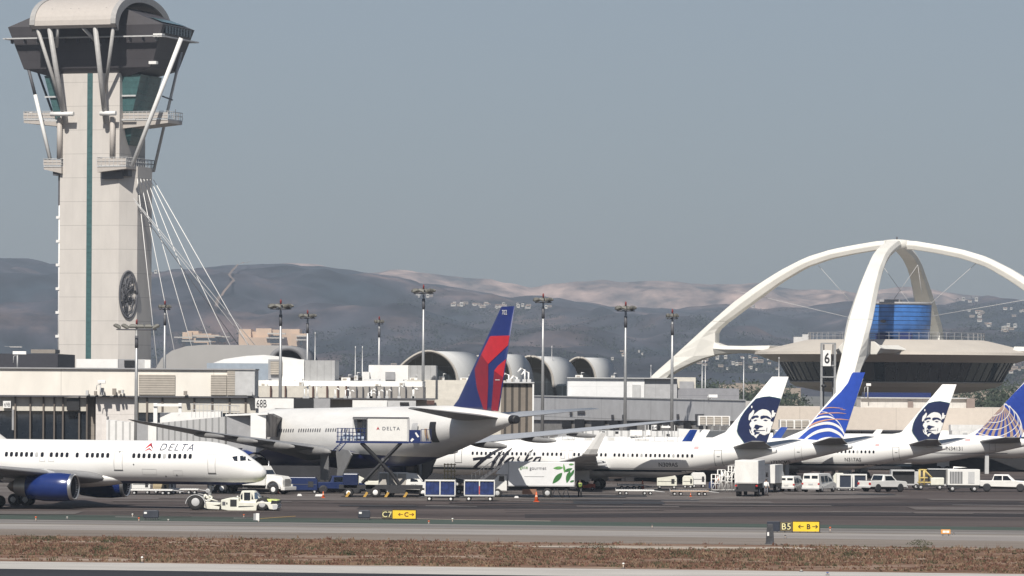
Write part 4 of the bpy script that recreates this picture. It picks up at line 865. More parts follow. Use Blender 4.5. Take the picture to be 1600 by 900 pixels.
pxbox('tunnel', j5, 1488, 1560, 673, 700, 630, 4, MATS['white_corrug']); pxbox('support_leg', j5, 1540, 1546, 699, 750, 631, 1, lgrey); pxbox('door', j5, 1505, 1512, 676, 695, 629.8, .3, lgrey)
for i, px in enumerate(sorted(860+gr_.uniform(0, 190) for _ in range(11))):
    o = bld('gate_equipment', 'small white equipment box and rail on the jet bridge roofs behind the long white fuselage', 'equipment', px, 528, 'equipment on the jet bridge roofs'); x = X(px, 528); z = Z(px, 694, 528)
    o['label'] = nth(i)+' small white railed box on the roofs behind the script lettered jet'
    obj('box', MB().box(x-.4, x+.3, 527.6, 528.4, z-1.5, z+gr_.uniform(.1, .8)), white2, o, world=True); obj('rail', MB().tube([(x-.5, 527.5, z-1.5), (x-.5, 527.5, z+.9), (x+.7, 527.5, z+.9), (x+.7, 527.5, z-1.5)], .05, 5), lgrey, o, world=True)
# ================================================================ aircraft (own axes: x forward with the nose at 0, y to the left wing, z up from the ground)
NT = [(0, -.45), (.012, -.30), (.037, -.18), (.11, -.01), (.19, .16), (.245, .27), (.35, .52), (.46, .70), (.61, .85), (.76, .94), (.9, .99), (1, 1)]
NB = [(0, -.46), (.012, -.60), (.04, -.72), (.08, -.80), (.17, -.88), (.35, -.96), (.6, -1), (1, -1)]
NW = [(0, .0), (.012, .16), (.037, .30), (.11, .52), (.19, .66), (.35, .83), (.5, .92), (.7, .98), (1, 1)]
def lin(T, x):
    for (a, b), (c, d) in zip(T[:-1], T[1:]):
        if x <= c: return b+(d-b)*max(0, (x-a)/(c-a))
    return T[-1][1]
def naca(t, T):
    t = min(max(t, 0), 1); return 5*T*(.2969*math.sqrt(t)-.126*t-.3516*t*t+.2843*t**3-.1036*t**4)
class Jet:
    def __init__(s, P, name, label, loc, heading, group=None, scale=1, liv=None, near=1):
        s.P = P; s.root = thing(name, label, 'airliner', loc, heading, group); s.root.scale = (scale,)*3; s.near = near; s.liv = liv
    def top(s, x):
        P = s.P; d = -x
        if d < P['nl']: return P['zc']+P['R']*lin(NT, d/P['nl'])
        t = (d-P['tt'])/(P['L']-P['tt'])
        return P['zc']+P['R']*(1 if t < 0 else 1-(1-P['te'][0])*t**1.7)
    def bot(s, x):
        P = s.P; d = -x
        if d < P['nl']: return P['zc']+P['R']*lin(NB, d/P['nl'])
        t = (d-P['tb'])/(P['L']-P['tb'])
        return P['zc']-P['R']*(1 if t < 0 else 1-(1+P['te'][1])*(t**1.25))
    def hw(s, x):
        P = s.P; d = -x
        if d < P['nl']: return P['W']*lin(NW, d/P['nl'])
        t = (d-P['tb'])/(P['L']-P['tb']); return P['W']*(1 if t < 0 else max(.05, 1-(1-P['te'][2])*t**1.55))
    def sy(s, x, z):
        a, b = s.bot(x), s.top(x); q = (z-(a+b)/2)/((b-a)/2); return s.hw(x)*math.sqrt(max(0, 1-q*q))
    def body(s, m):
        P = s.P; st = [0, .0012, .003, .006, .012, .02, .03, .045, .06, .08, .1, .13, .16, .2, .26, .34]; xs_ = [P['nl']*a/.34*.34*2.2 if False else a for a in st]
        ds = sorted(set([P['nl']*q for q in (0, .004, .012, .025, .037, .06, .085, .11, .15, .19, .22, .245, .3, .35, .4, .46, .53, .61, .68, .76, .83, .9, 1)]+[P['nl']+(P['tb']-P['nl'])*k/16 for k in range(17)]+[P['tb']+(P['L']-P['tb'])*k/22 for k in range(23)]))
        rings = []; n = 56
        for d in ds:
            a, b, w = s.bot(-d), s.top(-d), max(s.hw(-d), .02); zc, h = (a+b)/2, max((b-a)/2, .02)
            rings.append([(-d, w*math.sin(2*math.pi*k/n), zc+h*math.cos(2*math.pi*k/n)) for k in range(n)])
        s.fus = obj('fuselage', MB().loft(rings), m, s.root); return s.fus
    def skin(s, vs, fs, x0, z0, m, name, off=.02, step=.18, par=None, both=False, du=None, dr=None):
        """lay 2D shapes on the near side of the fuselage, u running left to right as seen from outside"""
        for sd in ((s.near, -s.near) if both else (s.near,)):
            q = -1 if sd > 0 else 1
            if dr: q = dr
            fn = lambda u, v: (x0+q*u, sd*(s.sy(x0+q*u, z0+v)+off), z0+v)
            o = obj(name, drape(vs, fs, fn, step, du), m, par or s.fus, fix=False)
        return o
    def rect(s, x0, z0, w, h, m, name, off=.02, rnd=.3, **k):
        r = min(w, h)*rnd; vs = []
        for (cx, cy, a0) in ((w-r, h-r, 0), (r, h-r, 90), (r, r, 180), (w-r, r, 270)):
            for t in range(4): a = R(a0+t*30); vs.append((cx+r*math.cos(a), cy+r*math.sin(a)))
        return s.skin(vs, [list(range(len(vs)))], x0, z0, m, name, off, **k)
    def frame(s, x0, z0, w, h, m, name, t=.05, off=.018):
        vs = [(0, 0), (w, 0), (w, h), (0, h), (t, t), (w-t, t), (w-t, h-t), (t, h-t)]
        return s.skin(vs, [(0, 1, 5, 4), (1, 2, 6, 5), (2, 3, 7, 6), (3, 0, 4, 7)], x0, z0, m, name, off)
    def windows(s, xs_, z, w, h, m, mgrey=None, greys=()):
        proto = None
        for i, x in enumerate(xs_):
            const = s.P['nl'] < -x < s.P['tb']-1
            mm = mgrey if i in greys and mgrey else m
            if const and proto and mm == m:
                o = proto.copy(); COL.objects.link(o); o.location.x = x-proto['x0']; o.parent = s.root
            else:
                o = s.rect(x, z, w, h, mm, 'cabin_window', .025, .4, par=s.root)
                if const and mm == m and not proto: proto = o; o['x0'] = x
    def text(s, t, h, x0, z0, m, name, **k):
        vs, fs, w = text_mb(t, h, **k); return s.skin(vs, fs, x0, z0, m, name, .022)
    def wing(s, secs, m, name, side, thick=.11, par=None, n=11):
        rings = []
        for (y, x, c, z, *tt) in secs:
            T = tt[0] if tt else thick; up_ = [(x-c*t, z+c*naca(t, T)*1.1) for t in [((k/n)**1.6) for k in range(n+1)]]; dn = [(x-c*t, z-c*naca(t, T)*.8) for t in [((k/n)**1.6) for k in range(n, -1, -1)]]
            rings.append([(a, side*y, b) for a, b in up_+dn[:-1]])
        return obj(name, MB().loft(rings), m, par or s.root)
    def fin(s, m, secs, T=.09):
        """secs: (z, x leading, x trailing) from root to tip"""
        s.fsec = secs; s.fT = T; rings = []; n = 14
        for (z, a, b) in secs:
            c = a-b; ts = [((k/n)**1.5) for k in range(n+1)]
            rings.append([(a-c*t, c*naca(t, T)+.01, z) for t in ts]+[(a-c*t, -c*naca(t, T)-.01, z) for t in ts[::-1][:-1]])
        s.finr = rings
        s.fino = obj('tail_fin', MB().loft(rings), m, s.root); return s.fino
    def fe(s, z):
        S = s.fsec; k = 0
        while k < len(S)-2 and z > S[k+1][0]: k += 1
        t = (z-S[k][0])/(S[k+1][0]-S[k][0]); return S[k][1]+(S[k+1][1]-S[k][1])*t, S[k][2]+(S[k+1][2]-S[k][2])*t
    def fy(s, x, z):
        a, b = s.fe(z); n = 14; t = (a-x)/(a-b); t = min(max(t, 0), 1); k = min(n-1, int(n*t**(1/1.5))); t0, t1 = (k/n)**1.5, ((k+1)/n)**1.5
        f = (t-t0)/(t1-t0); return (a-b)*(naca(t0, s.fT)*(1-f)+naca(t1, s.fT)*f)+.01
    def finpaint(s, poly, m, name, lvl=1, both=True, tri=None):
        """poly in own (x, z); clipped to the fin outline"""
        for sd in ((1, -1) if both else (s.near,)):
            bm = bmesh.new(); f = bm.faces.new([bm.verts.new((x, z, 0)) for x, z in poly]) if tri is None else None
            if tri:
                bv = [bm.verts.new((x, z, 0)) for x, z in poly]
                for q in tri: bm.faces.new([bv[i] for i in q])
            bmesh.ops.triangulate(bm, faces=bm.faces)
            # clip by the straight fin edges
            S = s.fsec; edges = []
            for (z0, a0, b0), (z1, a1, b1) in zip(S[:-1], S[1:]):
                if a1 > a0-1e9: edges.append(((a0, z0), (a1, z1), 1)); 
            cl = [((S[0][1], S[0][0]), (S[1][1], S[1][0]), 1)] if len(S) == 2 else []
            (z0, a0, b0), (z1, a1, b1) = S[-2], S[-1]
            for (p, q, sg) in (((a0, z0), (a1, z1), 1), ((S[0][2], S[0][0]), (b1, z1), -1)):
                nx, nz = (q[1]-p[1])*sg, -(q[0]-p[0])*sg; l = math.hypot(nx, nz)
                if sg == 1 and s.P.get('noclipfront'): continue
                bmesh.ops.bisect_plane(bm, geom=list(bm.verts)+list(bm.edges)+list(bm.faces), plane_co=(p[0]-nx/l*.02, p[1]-nz/l*.02, 0), plane_no=(nx/l, nz/l, 0), clear_outer=True)
            for ax, st_ in ((1, .5), (0, .3)):
                if not bm.verts: break
                lo = min(v.co[ax] for v in bm.verts); hi = max(v.co[ax] for v in bm.verts); k = math.ceil(lo/st_+1e-6)
                while k*st_ < hi:
                    p = [0, 0, 0]; p[ax] = k*st_; q = [0, 0, 0]; q[ax] = 1; bmesh.ops.bisect_plane(bm, geom=list(bm.verts)+list(bm.edges)+list(bm.faces), plane_co=p, plane_no=q); k += 1
            bm.verts.index_update(); mb = MB()
            mb.add([(v.co.x, sd*(s.fy(v.co.x, v.co.y)+.012*lvl+.02), v.co.y) for v in bm.verts], [[v.index for v in f_.verts] for f_ in bm.faces]); bm.free()
            if mb.v: o = obj(name, mb, m, s.fino, fix=False)
        return
    def engine(s, x, y, z, L, r, mcowl, pyl=True):
        c = (0, y, z)
        e = obj('engine', MB().lathe([(r*.80, x-.15), (r*.92, x-L*.06), (r, x-L*.22), (r*.99, x-L*.45), (r*.84, x-L*.68), (r*.80, x-L*.68), (r*.78, x-L*.5)], 36, c, 'x', caps=False), mcowl, s.root)
        obj('inlet_lip', MB().lathe([(r*.76, x-.35), (r*.78, x-.06), (r*.85, x), (r*.91, x-.08), (r*.925, x-.32)], 36, c, 'x', caps=False), alu, e)
        obj('inlet_duct', MB().lathe([(r*.775, x-.07), (r*.76, x-.5), (r*.76, x-1.0)], 28, c, 'x', caps=False), dgrey, e)
        obj('fan', MB().lathe([(r*.77, x-1.0), (.3, x-.98), (.05, x-.6)], 28, c, 'x'), black, e)
        obj('core_nozzle', MB().lathe([(r*.80, x-L*.64), (r*.66, x-L*.80), (r*.6, x-L*.86)], 28, c, 'x', caps=False), mat('nozzle_metal', (.42, .40, .38), .4, .7), e)
        obj('exhaust_cone', MB().lathe([(r*.56, x-L*.80), (r*.5, x-L*.86), (r*.3, x-L*.95), (.06, x-L)], 24, c, 'x'), mat('hot_metal', (.20, .16, .13), .5, .6), e)
        if pyl:
            p = MB().loft([[(x-.5-a*L, y-w, zz), (x-.5-a*L, y+w, zz), (x-.5-b*L, y+w, zz), (x-.5-b*L, y-w, zz)] for (a, b, zz, w) in ((.18, .75, z+r*.85, .16), (.25, 1.05, z+r*1.05, .2), (.42, 1.2, z+r*1.3, .22))], smooth=False); obj('pylon', p, lgrey, e)
        return e
    def gear(s, name, x, y, ztop, r, w, rows, gap=1.3, track=.9):
        g = obj(name, MB().tube([(x, y, r), (x, y, ztop)], .17, 10).tube([(x, y, r+.9), (x+1.1, y, ztop)], .08, 8), lgrey, s.root)
        ax = MB()
        for i in range(rows):
            xx = x+(i-(rows-1)/2)*gap
            ax.tube([(xx, y-track/2, r), (xx, y+track/2, r)], .09, 8)
            for sd in (-1, 1):
                wh = obj('wheel', MB().lathe([(r*.55, -w/2), (r*.93, -w/2), (r, -w*.3), (r, w*.3), (r*.93, w/2), (r*.55, w/2)], 22, (xx, y+sd*track/2, r), 'y'), rubber, g)
                obj('rim', MB().lathe([(.04, -w*.55), (r*.5, -w*.52), (r*.56, -w*.4), (r*.56, w*.4), (r*.5, w*.52), (.04, w*.55)], 16, (xx, y+sd*track/2, r), 'y'), lgrey, wh)
        if rows > 1: ax.tube([(x-(rows-1)/2*gap, y, r), (x+(rows-1)/2*gap, y, r)], .13, 8)
        obj('axle', ax, dgrey, g)
        if name != 'nose_gear': obj('gear_door', MB().box(x-.9, x+.9, y+(.35 if y > 0 else -.4), y+(.4 if y > 0 else -.35), r*1.6, ztop-.2), white if rows < 3 else wing_d, g)
        return g
    def canoe(s, y, x0, x1, z, m, r=.32):
        L = x0-x1; rings = []
        for k in range(9):
            t = k/8; q = math.sin(math.pi*min(1, t*.92+.04))**.6*r; rings.append([(x0-L*t, y+q*.7*math.cos(a), z-L*.03*t+q*math.sin(a)) for a in [2*math.pi*j/10 for j in range(10)]])
        return obj('flap_fairing', MB().loft(rings), m, s.root)
    def cockpit(s, panes, gm):
        for sd in (1, -1):
            for q in panes:
                fn = lambda u, v: (u, sd*(s.sy(u, v)+.02), v); vs = [(a, b) for a, b in q]
                obj('cockpit_window', drape(vs, [list(range(len(vs)))], fn, .12, .2), gm, s.fus, fix=False)
def fairing(j, x0, x1, zc, hw, hh, m):
    rings = []
    for k in range(15):
        t = k/14; q = math.sin(math.pi*t)**.55; xx = x0+(x1-x0)*t
        rings.append([(xx, hw*q*math.cos(a), zc+hh*q*math.sin(a)) for a in [2*math.pi*i/24 for i in range(24)]])
    return obj('wing_fairing', MB().loft(rings), m, j.root)
P737 = dict(L=41.0, R=2.0, W=1.88, zc=3.37, nl=6.2, tt=34.5, tb=27.5, te=(.62, .42, .13))
P757 = dict(L=46.9, R=1.98, W=1.88, zc=4.22, nl=6.2, tt=39, tb=32, te=(.68, .40, .13))
P777 = dict(L=63.0, R=3.12, W=3.1, zc=5.85, nl=9.5, tt=48, tb=40, te=(.62, .42, .06))
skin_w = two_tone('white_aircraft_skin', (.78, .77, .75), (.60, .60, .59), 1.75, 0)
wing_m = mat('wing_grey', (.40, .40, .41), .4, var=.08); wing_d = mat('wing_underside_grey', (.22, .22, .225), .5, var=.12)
winw = mat('cabin_window_dark', (.012, .013, .018), .15); wing2 = mat('cabin_window_shade', (.38, .38, .38), .4); seam = mat('door_seam', (.42, .41, .40), .6); dseam = mat('dark_seam', (.10, .10, .10), .6); inkm = mat('black_lettering', (.010, .010, .018), .5)
DARKW = mat('cockpit_glass', (.015, .02, .03), .08, spec=.9)
def wings737(j, wl=white, tipm=None):
    for sd in (1, -1):
        j.wing([(0.6, -13.6, 9.2, 2.35, .13), (1.9, -14.6, 8.0, 2.4, .13), (5.6, -17.4, 5.2, 2.75, .12), (17.1, -24.6, 1.7, 3.95, .10)], wing_m, 'wing', sd)
        wl_ = MB(); rings = []
        for (y, x, c, z) in ((17.05, -24.6, 1.7, 3.95), (17.45, -25.0, 1.5, 4.15), (17.75, -25.5, 1.3, 4.7), (18.15, -26.9, .9, 6.45)):
            th_ = .06; rings.append([(x, sd*y, z), (x-c*.4, sd*(y+th_), z-.02), (x-c, sd*y, z), (x-c*.4, sd*(y-th_), z+.02)])
        wo = obj('winglet', wl_.loft(rings, smooth=False), wl, j.root)
        for yy in (4.2, 7.6, 11.2): j.canoe(sd*yy, -19.3-(yy-4)*.28, -23.2-(yy-4)*.30, 2.2+.1*yy, wing_m, .26)
        j.engine(-10.9-.6, sd*4.9, 1.45, 4.7, 1.02, white)
        j.gear('main_gear', -19.9, sd*2.86, 2.3, .56, .4, 1)
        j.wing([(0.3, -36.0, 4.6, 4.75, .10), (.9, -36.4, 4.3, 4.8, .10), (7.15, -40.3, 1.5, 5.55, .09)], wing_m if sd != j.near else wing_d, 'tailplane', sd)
    j.gear('nose_gear', -4.3, 0, 1.6, .35, .22, 1, track=.45)
    fairing(j, -12.5, -23.5, 1.95, 1.75, .85, white)
def fin737(j, m):
    j.fin(m, [(5.0, -31.4, -39.8), (5.35, -32.7, -39.9), (6.4, -35.2, -40.25), (12.45, -40.45, -42.3)])
COCK = [[(-1.95, 4.02), (-2.55, 3.95), (-2.85, 4.5), (-2.30, 4.62)], [(-2.65, 3.95), (-3.3, 3.98), (-3.35, 4.45), (-2.95, 4.52)], [(-3.38, 4.0), (-3.85, 4.15), (-3.75, 4.4), (-3.42, 4.44)]]
# ---- native portrait emblem on the fin (photo crop pixels of the first white tail, 6.92 per photo pixel)
def c1(cx, cy, jx, jz, k=6.92, px0=1145, py0=580, tail=1214, s=14.3, cosa=.94, ytail=None):
    px = px0+cx/k; py = py0+cy/k; return (jx-(px-tail)/(s*cosa), jz-(py-595.1)/s)
BLOB = [(262, 300), (300, 290), (335, 280), (400, 274), (450, 282), (500, 293), (560, 322), (520, 420), (480, 540), (455, 650), (440, 785), (300, 800), (160, 785), (130, 740), (85, 675), (73, 640), (80, 590), (88, 550), (108, 500), (150, 430), (200, 370)]
FACE = {'hood': [[(215, 375), (228, 372), (230, 392), (218, 400)], [(238, 415), (250, 425), (246, 450), (236, 478), (222, 492), (212, 510), (200, 530), (190, 520), (192, 495), (196, 470), (204, 455), (216, 445), (228, 430)],
                 [(430, 425), (440, 415), (452, 425), (448, 440), (475, 448), (462, 462), (460, 480), (446, 488), (436, 498), (424, 480), (430, 460)]],
        'face': [[(252, 460), (275, 440), (300, 420), (335, 408), (372, 412), (400, 425), (418, 450), (424, 480), (428, 510), (424, 535), (442, 545), (436, 575), (425, 590), (422, 625), (416, 655), (395, 668), (372, 665), (360, 685), (335, 682), (318, 670), (300, 672), (290, 690), (278, 700), (272, 718), (258, 708), (242, 690), (225, 685), (205, 655), (202, 625), (215, 612), (212, 598), (200, 575), (208, 552), (222, 540), (218, 515), (225, 490), (240, 478)]]}
INK = [[(222, 492), (245, 478), (280, 474), (298, 482), (292, 500), (262, 498), (240, 512), (222, 518)], [(316, 482), (345, 474), (385, 478), (412, 495), (420, 515), (398, 510), (370, 498), (345, 505), (325, 515), (312, 505)], [(244, 530), (262, 518), (284, 522), (268, 532), (252, 538)], [(342, 528), (362, 518), (390, 526), (372, 536)], [(418, 500), (432, 515), (430, 540), (418, 530)],
       [(258, 575), (280, 572), (300, 580), (325, 585), (345, 592), (330, 600), (305, 605), (290, 625), (268, 628), (258, 610), (240, 615), (252, 598)], [(248, 625), (270, 632), (310, 632), (362, 630), (362, 636), (310, 640), (268, 642), (250, 660), (242, 650)], [(262, 648), (290, 652), (310, 655), (300, 668), (272, 675), (255, 690), (250, 672)], [(205, 600), (222, 605), (218, 640), (232, 665), (222, 662), (208, 630)], [(378, 605), (384, 606), (380, 645), (373, 645)]]
def portrait(j):
    J = lambda p: c1(p[0], p[1], -41.0, 12.0)
    grow = [(290+(x-290)*1.03, 540+(y-540)*1.022) for x, y in BLOB]
    j.finpaint([J(p) for p in grow], mat('emblem_teal_edge', (.06, .16, .17), .5), 'emblem_edge', 1)
    j.finpaint([J(p) for p in BLOB], mat('emblem_navy', (.010, .018, .07), .4), 'emblem_field', 3)
    for q in FACE['hood']: j.finpaint([J(p) for p in q], white, 'emblem_fur_tuft', 5)
    j.finpaint([J(p) for p in FACE['face'][0]], white, 'emblem_face', 5)
    for q in INK: j.finpaint([J(p) for p in q], MATS['emblem_navy'], 'emblem_ink_mark', 7)
def script_logo(j, x0, z0, s):
    """brush lettering traced as tapering strokes, crop pixels 7.5 per photo pixel"""
    ST = [[(172, 562, 3), (200, 548, 16), (300, 470, 20), (420, 385, 17), (500, 340, 14), (590, 312, 5)], [(190, 455, 16), (260, 445, 16), (400, 432, 10), (430, 430, 3)], [(545, 350, 4), (500, 410, 17), (440, 490, 20), (395, 562, 8)], [(655, 322, 4), (610, 370, 16), (540, 460, 19), (480, 550, 14), (470, 565, 6)],
          [(690, 425, 6), (640, 440, 12), (590, 480, 14), (560, 530, 10), (600, 540, 8), (650, 500, 8), (690, 430, 8)], [(690, 430, 8), (650, 500, 10), (620, 555, 5)], [(760, 415, 5), (735, 455, 12), (770, 490, 10), (720, 540, 8), (670, 545, 5)], [(915, 332, 4), (880, 370, 14), (840, 440, 14), (790, 540, 8)], [(920, 425, 8), (870, 450, 10), (840, 470, 8), (880, 500, 10), (890, 550, 5)], [(1020, 420, 6), (960, 430, 12), (920, 480, 12), (900, 530, 9), (950, 520, 8), (1010, 440, 8)], [(1015, 430, 6), (990, 490, 10), (975, 550, 5)]]
    for st in ST:
        up_, dn = [], []
        P = []
        for (a, b) in zip(st[:-1], st[1:]):
            for k in range(4): t = k/4; P.append([a[i]+(b[i]-a[i])*t for i in range(3)])
        P.append(list(st[-1])); 
        for i, p in enumerate(P):
            a, b = P[max(i-1, 0)], P[min(i+1, len(P)-1)]; dx, dy = b[0]-a[0], b[1]-a[1]; l = math.hypot(dx, dy) or 1; r = p[2]*1.0
            up_.append((p[0]-dy/l*r, p[1]+dx/l*r)); dn.append((p[0]+dy/l*r, p[1]-dx/l*r))
        vs = [((x-172)*s, (565-y)*s) for x, y in up_+dn]; n = len(up_)
        j.skin(vs, [(i, i+1, n+i+1, n+i) for i in range(n-1)], x0, z0, inkm, 'brush_lettering', .02)
def loc_tail(px, D, L, ang, z=0, zscale=1):
    """place a jet by the photo column of its tail cone; ang turns the nose away from the picture plane (leftward)"""
    x = X(px, D); d = Vector((-math.cos(ang), math.sin(ang), 0)); p = Vector((x, D, z))+d*L; return p, math.atan2(d.y, d.x)
def jet737(name, label, px, D, ang, z, scale, skin, group, winglet, wins):
    p, h = loc_tail(px, D, 41.0*scale, ang, z); j = Jet(P737, name, label, p, h, group, scale, near=1); j.body(skin); wings737(j, winglet); return j
GRP = 'jets parked tail out at the gates'
# Alaska style jets
for idx, (px, D, z, sc_, reg, lab) in enumerate(((1214, 483, 0, 1, 'N309AS', 'white airliner with portrait emblem tail and brush lettering, nearest of its pair'), (1479, 566, -.75, 1, 'N317AS', 'white airliner with portrait emblem tail, farther one behind the arc striped tail'))):
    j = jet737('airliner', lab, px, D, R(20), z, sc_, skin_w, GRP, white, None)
    fin737(j, white); portrait(j)
    xs_ = [-6.6-.515*k for k in range(60)]; xs_ = [x for x in xs_ if not any(a < -x < b for a, b in ((13.9, 14.6), (16.9, 18.2), (22.2, 22.9)))]; xs_ = [x for x in xs_ if x > -32.0]
    j.windows(xs_, 3.65, .25, .36, winw, wing2, (13, 22, 23, 31, 34, 41, 47))
    j.text(reg, .46, -28.2, 2.62, dseam, 'registration', bold=.01)
    j.frame(-34.35, 2.75, .85, 1.75, dseam, 'cabin_door'); j.frame(-4.6, 2.75, .85, 1.8, dseam, 'cabin_door'); j.rect(-34.65, 3.75, .35, .06, dseam, 'door_handle', .03)
    j.frame(-17.0, 3.35, .5, .95, seam, 'overwing_exit'); j.frame(-17.9, 3.35, .5, .95, seam, 'overwing_exit')
    stripe = mat('dark_green_stripe', (.012, .02, .03), .4)
    sx_ = [i*.5 for i in range(0, 72)]; vs = [(u, 0) for u in sx_]+[(u, .24) for u in sx_]; n = len(sx_)
    j.skin(vs, [(i, i+1, n+i+1, n+i) for i in range(n-1)], -1.0, 2.02, stripe, 'cheat_line', .018)
    vs = [(u, 0) for u in sx_]+[(u, .06) for u in sx_]; j.skin(vs, [(i, i+1, n+i+1, n+i) for i in range(n-1)], -1.0, 2.38, lgrey, 'thin_line', .018)
    if idx == 0: script_logo(j, -6.6, 2.1, .0096)
    fl = j.rect(-32.1, 4.55, .5, .3, mat('flag_pale', (.55, .35, .35), .6), 'small_flag', .02, .1)
# arc striped jet
j = jet737('airliner', 'white airliner whose blue tail carries white arcs and orange streaks', 1332, 524, R(20), -.1, 1, skin_w, GRP, blue, None)
bfin = mat('arc_tail_blue', (.018, .065, .40), .4); fin737(j, white); J = lambda p: c1(p[0], p[1], -41.0, 12.0, 7.5, 1240, 585, 1332, 13.36)
TOP = [(43, 785), (120, 700), (200, 612), (240, 545), (330, 430), (420, 335), (560, 190), (680, 40), (800, 45), (760, 260), (700, 480), (660, 640), (625, 760), (610, 790), (440, 805), (240, 796)]
j.finpaint([J(p) for p in [(-200, 900), (43, 785), (150, 665), (262, 520), (330, 432), (420, 335), (560, 190), (640, 85), (690, -40), (900, -40), (700, 900)]], bfin, 'fin_blue_field', 1)
j.finpaint([J(p) for p in [(600, 200), (700, 0), (900, 0), (800, 200)]], bfin, 'fin_blue_field', 2) if False else None
def crescent(pts, ws, m, lvl):
    up_, dn = [], []
    for i, p in enumerate(pts):
        a, b = pts[max(i-1, 0)], pts[min(i+1, len(pts)-1)]; dx, dy = b[0]-a[0], b[1]-a[1]; l = math.hypot(dx, dy) or 1; r = ws[i]/2
        up_.append((p[0]-dy/l*r, p[1]+dx/l*r)); dn.append((p[0]+dy/l*r, p[1]-dx/l*r))
    n = len(up_); j.finpaint([J(p) for p in up_+dn], m, 'fin_arc', lvl, tri=[(i, i+1, n+i+1, n+i) for i in range(n-1)])
def smooth(pts, n=5):
    out = []
    for i in range(len(pts)-1):
        p0, p1, p2, p3 = pts[max(i-1, 0)], pts[i], pts[i+1], pts[min(i+2, len(pts)-1)]
        for k in range(n):
            t = k/n; out.append(tuple(.5*((2*p1[c])+(-p0[c]+p2[c])*t+(2*p0[c]-5*p1[c]+4*p2[c]-p3[c])*t*t+(-p0[c]+3*p1[c]-3*p2[c]+p3[c])*t**3) for c in range(len(p1))))
    out.append(pts[-1]); return out
oc = mat('arc_orange', (.62, .33, .22), .5)
for col, pts in ((white, [(120, 795, 14), (200, 720, 26), (300, 660, 34), (420, 635, 38), (500, 655, 34), (570, 705, 26), (612, 785, 14)]), (white, [(270, 795, 14), (340, 755, 30), (430, 738, 36), (510, 752, 36), (590, 790, 20)]),
                 (white, [(90, 735, 4), (200, 625, 16), (300, 578, 26), (400, 558, 32), (480, 570, 30), (550, 610, 24), (600, 680, 14), (615, 760, 6)]), (white, [(262, 515, 8), (330, 490, 20), (410, 482, 20), (480, 500, 14), (540, 550, 9), (590, 640, 5)]), (white, [(345, 425, 5), (400, 432, 9), (450, 455, 7), (480, 480, 4)]),
                 (oc, [(200, 600, 10), (270, 560, 18), (360, 530, 16), (440, 515, 12), (560, 510, 10), (670, 520, 3)]), (oc, [(305, 460, 12), (370, 445, 11), (450, 438, 10), (540, 436, 9), (625, 445, 3)]), (oc, [(375, 385, 8), (430, 375, 9), (500, 375, 8), (590, 384, 3)]), (oc, [(560, 396, 3), (600, 398, 6), (620, 400, 2)])):
    q = smooth(pts); crescent([(a[0], a[1]) for a in q], [max(a[2], 3) for a in q], col, 3 if col is white else 4)
j.frame(-34.35, 2.75, .85, 1.75, seam, 'cabin_door'); j.rect(-34.65, 3.75, .35, .06, dseam, 'door_handle', .03)
j.text('1737CMP', .42, -31.4, 2.35, dseam, 'registration', bold=.01)
# globe tailed jet, 757 size
p, h = loc_tail(1616, 585, 46.9, R(20), -1.1)
j = Jet(P757, 'airliner', 'white airliner with grid globe on its blue tail, cut by the right edge', p, h, GRP, 1, near=1); j.body(skin_w)
j.fin(white, [(5.9, -36.5, -45.2), (6.25, -38.2, -45.4), (7.2, -40.0, -45.6), (13.6, -46.0, -48.9)])
J = lambda p: (-46.9-((1510+p[0]/7.82)-1616)/(11.97*.94), 13.1-((590+p[1]/7.82)-597.7)/11.97)
j.finpaint([J(p) for p in [(60, 735), (480, 310), (760, 20), (1000, -200), (1100, -200), (900, 790), (680, 790)]], mat('globe_tail_blue', (.012, .045, .30), .4), 'fin_blue_field', 1)
gold = mat('globe_gold', (.36, .25, .19), .5); wl_ = mat('globe_line', (.7, .68, .66), .5)
def gp(pts, m, lvl, ws=None):
    q = smooth(pts); crescent([(a[0], a[1]) for a in q], [a[2] for a in q], m, lvl)
for k in range(9):   # meridians from the pole at the upper left
    x1 = 130+k*72; gp([(455, 330, 8), (455+(x1-455)*.28+20, 430, 14), (455+(x1-455)*.62+22, 560, 24), (x1+10, 690, 34), (x1, 800, 38)], gold, 2)
gp([(470, 312, 9), (560, 370, 9), (640, 460, 9), (685, 580, 9), (690, 700, 9), (680, 790, 9)], wl_, 4)
for (pts) in ([(480, 320), (480, 380), (450, 430), (400, 462), (320, 475)], [(500, 320), (545, 380), (540, 450), (480, 520), (380, 552), (250, 543)], [(545, 345), (600, 430), (590, 520), (500, 600), (370, 640), (185, 610)], [(590, 400), (640, 480), (635, 580), (540, 670), (370, 728), (130, 668)], [(640, 460), (672, 560), (650, 660), (570, 745), (480, 785)], [(672, 560), (678, 640), (660, 720), (600, 785)]):
    gp([(a, b, 8) for a, b in pts], wl_, 3)
for sd in (1, -1):
    j.wing([(.3, -39.3, 6, 5.2, .1), (1, -39.8, 5.6, 5.3, .1), (7.6, -45.0, 1.9, 6.0, .09)], wing_d if sd == 1 else wing_m, 'tailplane', sd)
    j.wing([(.6, -14.5, 10, 3.0, .13), (1.9, -15.5, 8.6, 3.05, .13), (6.5, -18.5, 5.5, 3.4, .12), (19, -26.3, 1.8, 4.9, .1)], wing_m, 'wing', sd)
    j.gear('main_gear', -22.5, sd*3.6, 3, .55, .4, 2)
    j.engine(-14.5, sd*6.5, 2.2, 6, 1.25, lgrey)
j.gear('nose_gear', -5.5, 0, 2.2, .4, .25, 1, track=.5)
j.text('N34131', .5, -35.6, 4.15, dseam, 'registration', bold=.01); j.frame(-41.2, 4.1, .8, 1.7, seam, 'cabin_door'); j.rect(-38.0, 5.35, .7, .35, mat('flag_pale', (.55, .35, .35), .6), 'small_flag', .02, .1)
